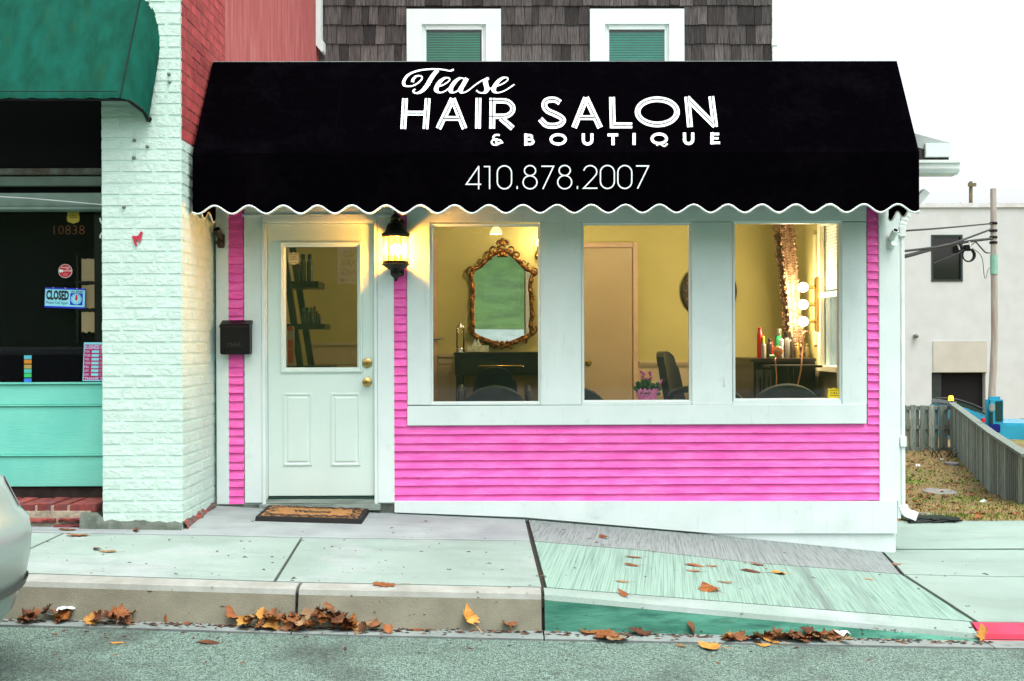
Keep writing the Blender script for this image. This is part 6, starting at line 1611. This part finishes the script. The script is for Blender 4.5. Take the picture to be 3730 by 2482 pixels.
def sb(px, w, ptop, k, m, label, capm=None, cf=.2, yy=ys + .05, nk=.6): bottle(px, w, ptop, yy, m, label, capm, cf, nk, zb_=shz[k] + .001, group='bottles on the ladder shelf')
sb(1105, 22, 926, 0, BLKB, 'tall black spray can on the top ladder shelf, left of the pair', EBONY); sb(1130, 22, 926, 0, BLKB, 'tall black spray can on the top ladder shelf, right of the pair', EBONY)
sb(1088, 16, 965, 0, BLKB, 'dark bottle with red label on the top ladder shelf', mat('dark_red_cap', (.2, .02, .01)))
sb(1157, 12, 1026 - 1, 0, mat('amber_pot', (.6, .32, .05), rough=.3), 'tiny amber pot at the end of the top ladder shelf', cf=.3) if False else None
GC = mat('dark_green_cap', (.01, .14, .07), rough=.4)
sb(1108, 20, 1121, 1, BLKB, 'black pump bottle with green cap at left of the middle ladder shelf', GC, .25); sb(1120, 14, 1120, 1, BLKB, 'black bottle between the two green caps')
sb(1136, 20, 1120, 1, BLKB, 'black pump bottle with green cap at the middle of the ladder shelf', GC, .25); sb(1147, 13, 1116, 1, BLKB, 'dark bottle with tall red cap on the middle ladder shelf', mat('dark_red_cap', (.2, .02, .01)), .3)
sb(1156, 12, 1133, 1, BLKB, 'middle sized dark bottle with red cap on the ladder shelf', MATS.get('dark_red_cap')); sb(1164, 12, 1142, 1, BLKB, 'shortest dark bottle with red cap at the shelf end', MATS.get('dark_red_cap'))
X0, X1, Z0, Z1 = RC(1047, 1188, 1072, 1330, -1.35)
bg = thing('hanging_packet', ((X0 + X1) / 2, 1.35, Z0), 'red packaged product hanging beside the ladder shelf', 'packet')
MB().rbox(X0, X1, 1.35, 1.37, Z0, Z1, .006).obj('backing', mat('clear_card', (.4, .34, .24), rough=.3), bg)
for a, b in ((1190, 1206), (1238, 1270), (1272, 1322)):
    _, _, z0, z1 = RC(1050, a, 1070, b, -1.35); MB().rbox(X0 + .006, X1 - .012, 1.335, 1.349, z0, z1, .004).obj('red_item', mat('red_print', (.5, .03, .01), (.4, .05, .01), scale=30, rough=.3), bg)
# street sign across the road, seen reflected in the door glass
sg = thing('parking_sign', (-2.95, -11.9, zr + .14), 'white no parking sign on a post across the street', 'sign')
MB().tube([(-2.95, -11.9, zr + .13), (-2.95, -11.9, 3.2)], .03, 8).obj('post', CHROME, sg)
MB().rbox(-3.19, -2.71, -11.86, -11.85, 2.35, 3.05, .004).obj('plate', PLW, sg)
for s, z0, z1, w, m in (('NO', 2.86, 3.0, .13, mat('sign_gold', (.35, .2, .02))), ('PARK', 2.69, 2.82, .2, INKB), ('ING', 2.52, 2.65, .16, INKB)):
    text_part('lettering', s, lambda u, v: (-2.95 + (.5 - u) * 2 * w, -11.848, z0 + (z1 - z0) * v), m, sg, bold=.02)
mb = MB()
for s in (-1, 1): mb.add([(-2.95 + s * .03, -11.847, 2.43), (-2.95 + s * .12, -11.847, 2.43), (-2.95 + s * .12, -11.847, 2.47), (-2.95 + s * .2, -11.847, 2.42), (-2.95 + s * .12, -11.847, 2.37), (-2.95 + s * .12, -11.847, 2.41), (-2.95 + s * .03, -11.847, 2.41)], [(0, 1, 2, 3, 4, 5, 6)])
mb.obj('arrow', INKB, sg)

# ================================================================== PARKED CAR (left edge)
CARP = mat('pale_silver_paint', (.30, .39, .355), (.28, .36, .33), scale=1, rough=.22, spec=.5, metal=.25)
ccx, ccy = -2.075 - 2.2, -3.55; zrd = zl(LG, -3) - .03
car = thing('parked_car', (ccx, ccy, zrd), 'tail corner of a pale silver car parked at the kerb', 'car')
def ringz(h, fx_, fy_, n=64, e=4.5, dx=0):
    out = []
    for i in range(n):
        t = 2 * math.pi * i / n; c, s = math.cos(t), math.sin(t)
        out.append((ccx + dx + 2.2 * fx_ * math.copysign(abs(c) ** (2 / e), c), ccy + .86 * fy_ * math.copysign(abs(s) ** (2 / e), s), zrd + h))
    return out + out[:1]
mb = MB(); body = [(.20, .93, .93, 0), (.30, .965, .97, 0), (.43, .988, .99, 0), (.55, .998, 1, 0), (.64, 1, 1, 0), (.70, .995, 1, 0), (.74, .975, .995, 0), (.80, .962, .985, 0), (.88, .945, .96, 0), (.93, .90, .93, 0), (.95, .82, .88, 0)]
rows = [ringz(h, a, b, dx=d_) for h, a, b, d_ in body]; mb.grid(rows); mb.add(rows[0][:-1], [tuple(range(64))]); mb.add(rows[-1][:-1], [tuple(range(64))])
mb.obj('body', CARP, car, smooth=40)
mb = MB(); rows = [ringz(h, a, b, dx=-.2) for h, a, b in ((.949, .66, .84), (1.2, .54, .78), (1.36, .45, .70))]; mb.grid(rows); mb.obj('glazing', mat('car_glass', (.01, .012, .012), rough=.05, spec=.6), car, smooth=40)
mb = MB(); rows = [ringz(h, a, b, dx=-.2) for h, a, b in ((1.355, .46, .71), (1.41, .42, .66), (1.43, .34, .55))]; mb.grid(rows); mb.add(rows[-1][:-1], [tuple(range(64))]); mb.obj('roof', CARP, car, smooth=40)
for s in (-1, 1):
    rr_ = [[(p[0] * 1.0 + .004, p[1] + s * .003, p[2]) for p in (ringz(h, a, b)[3:9] if s > 0 else ringz(h, a, b)[56:62])] for h, a, b in ((.745, .975, .995), (.80, .962, .985), (.87, .948, .965))]
    mb = MB(); mb.grid(rr_); mb.obj('tail_light', mat('magenta_lens', (.55, .02, .2), rough=.15), car)
mb = MB(); mb.grid([[(x * 1.0003 + (ccx * -.0003), y, z) for x, y, z in ringz(h, a, b)] for h, a, b in ((.40, .987, .992), (.44, .994, .996))]); mb.obj('bumper_strip', mat('grey_trim', (.12, .13, .12), rough=.5), car)
for sx_ in (-1.35, 1.25):
    for sy_ in (-.78, .78):
        tw_ = MB().lathe([(.20, -.1), (.30, -.1), (.315, -.06), (.315, .06), (.30, .1), (.20, .1)], (ccx + sx_, ccy + sy_, zrd + .315), 'y', 24).obj('wheel', BLACKM, car, smooth=40)
        MB().lathe([(.20, -.101), (.17, -.07), (.05, -.09), (.01, -.1)], (ccx + sx_, ccy + sy_, zrd + .315), 'y', 20).obj('rim', CHROME, tw_, smooth=40)
# ================================================================== FALLEN LEAVES
MAPLE = [(0, -.5), (.04, -.28), (.28, -.36), (.26, -.22), (.5, -.16), (.38, -.02), (.48, .14), (.3, .12), (.34, .3), (.18, .24), (.12, .38), (0, .52), (-.12, .38), (-.18, .24), (-.34, .3), (-.3, .12), (-.48, .14), (-.38, -.02), (-.5, -.16), (-.26, -.22), (-.28, -.36), (-.04, -.28)]
OAK = [(0, -.5), (.05, -.3), (.2, -.28), (.1, -.16), (.32, -.02), (.14, .04), (.3, .24), (.12, .22), (.14, .4), (0, .5), (-.14, .4), (-.12, .22), (-.3, .24), (-.14, .04), (-.32, -.02), (-.1, -.16), (-.2, -.28), (-.05, -.3)]
OVAL = [(0, -.5), (.12, -.3), (.2, -.05), (.16, .2), (0, .5), (-.16, .2), (-.2, -.05), (-.12, -.3)]
def leaf_mesh(shape, curl, seed, m):
    r = random.Random(seed); n = len(shape); vs = []
    a1, a2 = r.uniform(0, 6.28), r.uniform(-1, 1)
    def bend(x, y):
        d = x * math.cos(a1) + y * math.sin(a1); q = -x * math.sin(a1) + y * math.cos(a1)
        if curl > 1.2:
            rad_ = 1 / (curl * 1.6); th = d / rad_; return (q * -math.sin(a1) + rad_ * math.sin(th) * math.cos(a1), q * math.cos(a1) + rad_ * math.sin(th) * math.sin(a1), rad_ * (1 - math.cos(th)) + .05 * math.sin(q * 6))
        return (x, y, curl * (d * d * .9 + .10 * math.sin(q * 7 + a2) + .06 * math.sin(x * 11)))
    for k in (1.0, .55): vs += [bend(x * k + r.uniform(-.02, .02) * k, y * k + r.uniform(-.02, .02) * k) for x, y in shape]
    vs.append(bend(0, -.02))
    fs = [(i, (i + 1) % n, n + (i + 1) % n, n + i) for i in range(n)] + [(n + i, n + (i + 1) % n, 2 * n) for i in range(n)]
    s = len(vs); p = [bend(0, -.5), (vs[0][0] + .02, vs[0][1] - .2, vs[0][2] + .02), (vs[0][0] + .05, vs[0][1] - .38, vs[0][2] + .03)]
    for q in p: vs += [(q[0] - .012, q[1], q[2]), (q[0] + .012, q[1], q[2] + .008)]
    fs += [(s, s + 1, s + 3, s + 2), (s + 2, s + 3, s + 5, s + 4)]
    zmin = min(v[2] for v in vs); vs = [(x, y, z - zmin) for x, y, z in vs]
    mb = MB(); mb.add(vs, fs); return mb.mesh('fallen_leaf', m, fix=False, smooth=50)
LM = {}
def leaf(px, py, kind, ci, size, label, curl=.4, rz=None, tilt=0, dz_=0, group=None, pt=None):
    key = (kind, ci, round(curl, 1), R_.randrange(3))
    if key not in LM: LM[key] = leaf_mesh({'maple': MAPLE, 'oak': OAK, 'oval': OVAL}[kind], curl, hash(str(key[1:])) % 999 if False else (ci * 37 + key[3] * 11 + int(curl * 10)), LEAFM[ci])
    c, nrm = (ground(px, py) if pt is None else pt)
    if c is None: return
    o = bpy.data.objects.new('fallen_leaf', LM[key]); COL.objects.link(o)
    s = size * .9; q = nrm.to_track_quat('Z', 'Y').to_euler()
    o.location = c + Vector((0, 0, .002 + dz_)); o.scale = (s, s, s)
    if tilt: o.rotation_euler = (tilt, R_.uniform(-.5, .5), rz if rz is not None else R_.uniform(0, 6.28)); o.location.z += abs(math.sin(tilt)) * s * .42
    else: o.rotation_euler = Matrix.Rotation(rz if rz is not None else R_.uniform(0, 6.28), 4, 'Z').to_euler() if False else (q.x, q.y, rz if rz is not None else R_.uniform(0, 6.28))
    tagit(o, label, 'leaf', group or 'fallen autumn leaves'); return o
leaf(250, 1931, 'oak', 1, .16, 'dark brown oak leaf lying at the foot of the brick step', .15, 1.4)
leaf(290, 1953, 'oak', 0, .19, 'long stemmed brown oak leaf on the slab before the brick step', .25, 1.7)
leaf(352, 2004, 'oval', 3, .10, 'small curled dark leaf on the left pavement slab', 1.4, .8)
leaf(398, 2012, 'oak', 4, .13, 'pale tan oak leaf on the left pavement slab', .2, 1.5)
leaf(497, 1937, 'oak', 3, .10, 'crumpled brown leaf against the foot of the white pilaster', .8, .4)
leaf(729, 2111, 'maple', 2, .12, 'yellow maple leaf lying on the kerb top left of the joint', .5, 1.2)
leaf(1408, 2134, 'oak', 0, .17, 'reddish oak leaf on the kerb top below the door', .2, 1.5)
leaf(605, 2263, 'oval', 5, .08, 'small orange leaf alone in the gutter on the left', .4, 1.2); leaf(682, 2275, 'oval', 0, .09, 'red brown leaf in the gutter left of the curled leaf', .6, .3)
leaf(848, 2266, 'maple', 0, .13, 'curled orange leaf leaning on the kerb left of the big pile', 1.0, 1.3, .5)
leaf(1702, 2282, 'maple', 2, .15, 'big curled golden leaf standing alone against the kerb', .9, .9, .75)
leaf(1854, 2288, 'maple', 0, .10, 'small orange leaf at the kerb foot left of the green kerb joint', .8, .3, .4)
leaf(1985, 2289, 'oak', 5, .18, 'orange oak leaf propped at the joint where the green kerb begins', .5, -.7, .6)
for x, y, k, c, s, l, cu, rz in ((2199, 1961, 'oak', 0, .11, 'rust coloured leaf on the grey ramp strip', .5, .7), (2307, 2031, 'oval', 0, .13, 'slim brown leaf on the green ramp, upper left of a pair', .2, 1.5), (2300, 2061, 'oval', 1, .12, 'slim brown leaf on the green ramp, lower of a pair', .3, 1.4),
    (2528, 2062, 'oval', 0, .15, 'long brown leaf in the middle of the green ramp', .2, 1.5), (2527, 2082, 'oval', 4, .12, 'tan leaf just below the long brown leaf on the ramp', .2, 1.6), (2592, 2064, 'oval', 5, .09, 'small red leaf on the green ramp beside the long brown leaf', .3, 1.5),
    (2761, 2059, 'oak', 0, .13, 'orange leaf near the upper edge of the green ramp', .3, 1.2), (2735, 2083, 'oval', 3, .16, 'dark stemmed leaf on the right of the green ramp', .2, 1.3), (2840, 2090, 'maple', 2, .12, 'yellow leaf on the right of the green ramp', .4, 1.4),
    (2584, 2150, 'maple', 5, .17, 'large orange maple leaf on the green ramp', .35, .4), (2640, 2123, 'oval', 4, .11, 'tan leaf just above the large orange maple leaf', .3, 1.3), (2269, 2169, 'oval', 0, .10, 'rounded tan leaf at the green kerb edge', .6, .6),
    (2845, 2209, 'oak', 4, .13, 'pale crumpled leaf on the green kerb edge', .5, 1.3), (2265, 2121, 'oval', 4, .10, 'faded grey leaf on the lower left of the green ramp', .2, 1.5), (3163, 2112, 'oval', 2, .07, 'tiny yellow leaf on the right end of the green ramp', .3, 1.0),
    (3372, 2147, 'oval', 0, .08, 'small brown leaf in the ramp and driveway joint', .3, 1.0), (3582, 2322, 'maple', 2, .15, 'pale yellow maple leaf at the start of the red kerb', .4, .5), (3265, 2058, 'oval', 4, .09, 'tan leaf in the joint below the building corner', .3, 1.5)):
    leaf(x, y, k, c, s, l, cu, rz)
for x, y, k, c, s, l, cu, rz in ((2150, 2304, 'maple', 0, .14, 'brown maple leaf in the gutter right of the kerb joint', .4, .3), (2205, 2325, 'maple', 0, .17, 'left of two large tan maple leaves in the gutter', .5, .5), (2245, 2332, 'maple', 4, .18, 'right of two large tan maple leaves in the gutter', .5, 2.4),
    (2334, 2314, 'oak', 3, .15, 'dark curled leaf in the gutter under the green kerb', .8, 1.5), (2520, 2309, 'oak', 1, .15, 'brown oak leaf in the gutter middle of the green kerb', .6, 1.2), (2586, 2362, 'maple', 2, .15, 'golden maple leaf out on the asphalt', .4, 1.0), (2479, 2356, 'oval', 4, .08, 'small tan leaf on the asphalt left of the golden leaf', .5, .9),
    (2995, 2349, 'oval', 0, .12, 'orange leaf at the asphalt edge under the right pile', .4, 1.4), (2784, 2355, 'oval', 2, .09, 'pale yellow leaf on the asphalt below the right pile', .5, 1.3), (2812, 2340, 'oak', 2, .12, 'yellow tan leaf at the front of the right pile', .5, .9),
    (425, 2345, 'oval', 2, .08, 'small yellow leaf on the asphalt at the lower left', .3, 1.5), (760, 2343, 'oval', 3, .14, 'dark narrow leaf on the asphalt below the big pile', .2, 1.5), (1258, 2368, 'oval', 3, .05, 'dark pebble like leaf scrap on the asphalt', .8, .3), (1010, 2292, 'oak', 4, .1, 'flat tan leaf on the gutter in front of the big pile', .2, 1.4),
    (1523, 2297, 'oval', 0, .09, 'slim brown leaf in the gutter left of the golden curled leaf', .2, 1.5), (1335, 2314, 'oval', 4, .06, 'tan scrap of leaf at the asphalt edge below the door', .3, 1.0), (2760, 2343, 'oval', 3, .06, 'dark leaf scrap below the right pile', .3, 1.0)):
    leaf(x, y, k, c, s, l, cu, rz)
def pile(x0, x1, y, n, hgt, label, group, seed, sz=(.075, .115), cols=(0, 1, 3, 0, 5, 4, 1, 3, 2)):
    r = random.Random(seed)
    for i in range(n):
        x = r.uniform(x0, x1); t = 1 - abs((x - x0) / (x1 - x0) * 2 - 1); h = r.random() * hgt * (t ** .6)
        c, nr = ground(x, y + r.uniform(-3, 18 if hgt < .01 else 14))
        if c is None: continue
        c = c + Vector((0, r.uniform(-.03, .0), 0))
        kd, ci_ = r.choice(('maple', 'maple', 'oak')), r.choice(cols)
        f_ = (x - x0) / (x1 - x0); pos = ('left edge', 'left side', 'middle', 'right side', 'right edge')[min(4, int(f_ * 5))]
        cu_ = r.choice((.5, .8, 1.4, 1.7)); sz_ = r.uniform(*sz); lab = '%s %s %s %s leaf %s, %s of the %s' % ('small' if sz_ < sz[0] * .6 + sz[1] * .4 else 'large', 'curled' if cu_ > 1.2 else 'flat', ('rust', 'brown', 'golden', 'dark brown', 'tan', 'orange')[ci_], kd, 'on top' if h > hgt * .3 else 'low', pos, label)
        leaf(x, y, kd, ci_, sz_, lab, cu_, r.uniform(0, 6.28), r.uniform(.05, .3) if hgt < .01 else r.uniform(.1, .75), h, group, pt=(c, nr))
pile(90, 250, 2258, 16, .03, 'far left heap', 'leaves heaped at the left end of the gutter', 1)
pile(335, 490, 2262, 15, .045, 'second heap', 'leaves heaped on the left kerb', 2)
pile(885, 1060, 2280, 24, .06, 'smaller joint heap', 'leaves heaped left of the kerb joint', 3)
pile(1045, 1285, 2284, 46, .10, 'biggest heap', 'leaves heaped right of the kerb joint', 4)
pile(1290, 1420, 2290, 8, .02, 'thin leaf trail', 'leaves trailing from the big heap', 5, (.07, .11))
pile(2640, 2830, 2318, 14, .006, 'left ramp heap', 'leaves heaped under the green kerb', 6)
pile(2800, 3090, 2318, 22, .006, 'right ramp heap', 'leaves heaped at the right of the green kerb', 7, (.09, .14))
for x, y, l in ((207, 2252, 'grey white paper scrap in the left leaf heap'), (3070, 2325, 'white paper scrap at the right end of the right leaf heap'), (240, 2232, 'pale blue crumpled wrapper in the left leaf heap')):
    c, _ = ground(x, y); mb = MB(); r = random.Random(x)
    g_r = [[(c.x + (i - 1.5) * .03 + r.uniform(-.01, .01), c.y + (j - 1) * .03, c.z + .015 + r.uniform(0, .03)) for i in range(4)] for j in range(3)]; mb.grid(g_r)
    solo(mb, 'paper_scrap', PLW, l, 'litter')
# loose crumbs on the pavement and leaves scattered over the yard
mb = MB(); r = random.Random(8)
for i in range(420):
    px, py = r.uniform(100, 3600), r.choice((r.uniform(1930, 2110), r.uniform(1900, 2250), r.uniform(2285, 2420), r.uniform(2285, 2330)))
    if px < 150 and py < 2110: continue
    h = GBVH.ray_cast(ORI, ray(px, py).normalized())
    if not h[0] or h[0].y > 0: continue
    c = h[0]; a = r.uniform(0, 6.28); s = r.uniform(.003, .011); e_ = r.uniform(.3, 1.5); mb.cur = r.choice((0, 0, 1, 2))
    mb.add([c + Vector((s * e_ * 1.6 * math.cos(a), s * e_ * 1.6 * math.sin(a), .002)), c + Vector((-s * math.sin(a) * .6, s * math.cos(a) * .6, .003)), c + Vector((-s * e_ * 1.6 * math.cos(a), -s * e_ * 1.6 * math.sin(a), .002)), c + Vector((s * math.sin(a) * .6, -s * math.cos(a) * .6, .006))], [(0, 1, 2, 3)])
o = mb.obj('leaf_crumbs', [LEAFM[3], LEAFM[1], SOIL], fix=False); o['kind'] = 'stuff'
mb = MB(); r = random.Random(21)
for i in range(700):
    X = r.uniform(-3.0, 2.6); y = -2.245 - abs(r.gauss(0, .03)); z = gz(X, y) + .001; s = r.uniform(.003, .012); a = r.uniform(-.4, .4); mb.cur = r.choice((0, 1, 2, 2, 2))
    mb.add([(X - s * 2, y - s * a, z), (X, y - s * .6, z + .002), (X + s * 2, y + s * a, z), (X, y + s * .6, z + .004)], [(0, 1, 2, 3)])
o = mb.obj('gutter_dirt', [LEAFM[3], LEAFM[1], SOIL], fix=False); o['kind'] = 'stuff'
mb = MB(); r = random.Random(12)
for i in range(480):
    y = 1.3 + 13 * r.random(); x = 2.95 + 8 * r.random(); z = yz(y) + .015; s = r.uniform(.03, .07); a = r.uniform(0, 6.28)
    if y > 12.8: z += r.uniform(0, .1)
    mb.cur = r.randrange(4); mb.add([(x + s * math.cos(a), y + s * math.sin(a), z), (x - s * math.sin(a) * .7, y + s * math.cos(a) * .7, z + .02), (x - s * math.cos(a), y - s * math.sin(a), z + .01), (x + s * math.sin(a) * .7, y - s * math.cos(a) * .7, z + .03)], [(0, 1, 2, 3)])
o = mb.obj('yard_leaves', [LEAFM[0], LEAFM[3], LEAFM[5], LEAFM[1]], fix=False); o['kind'] = 'stuff'
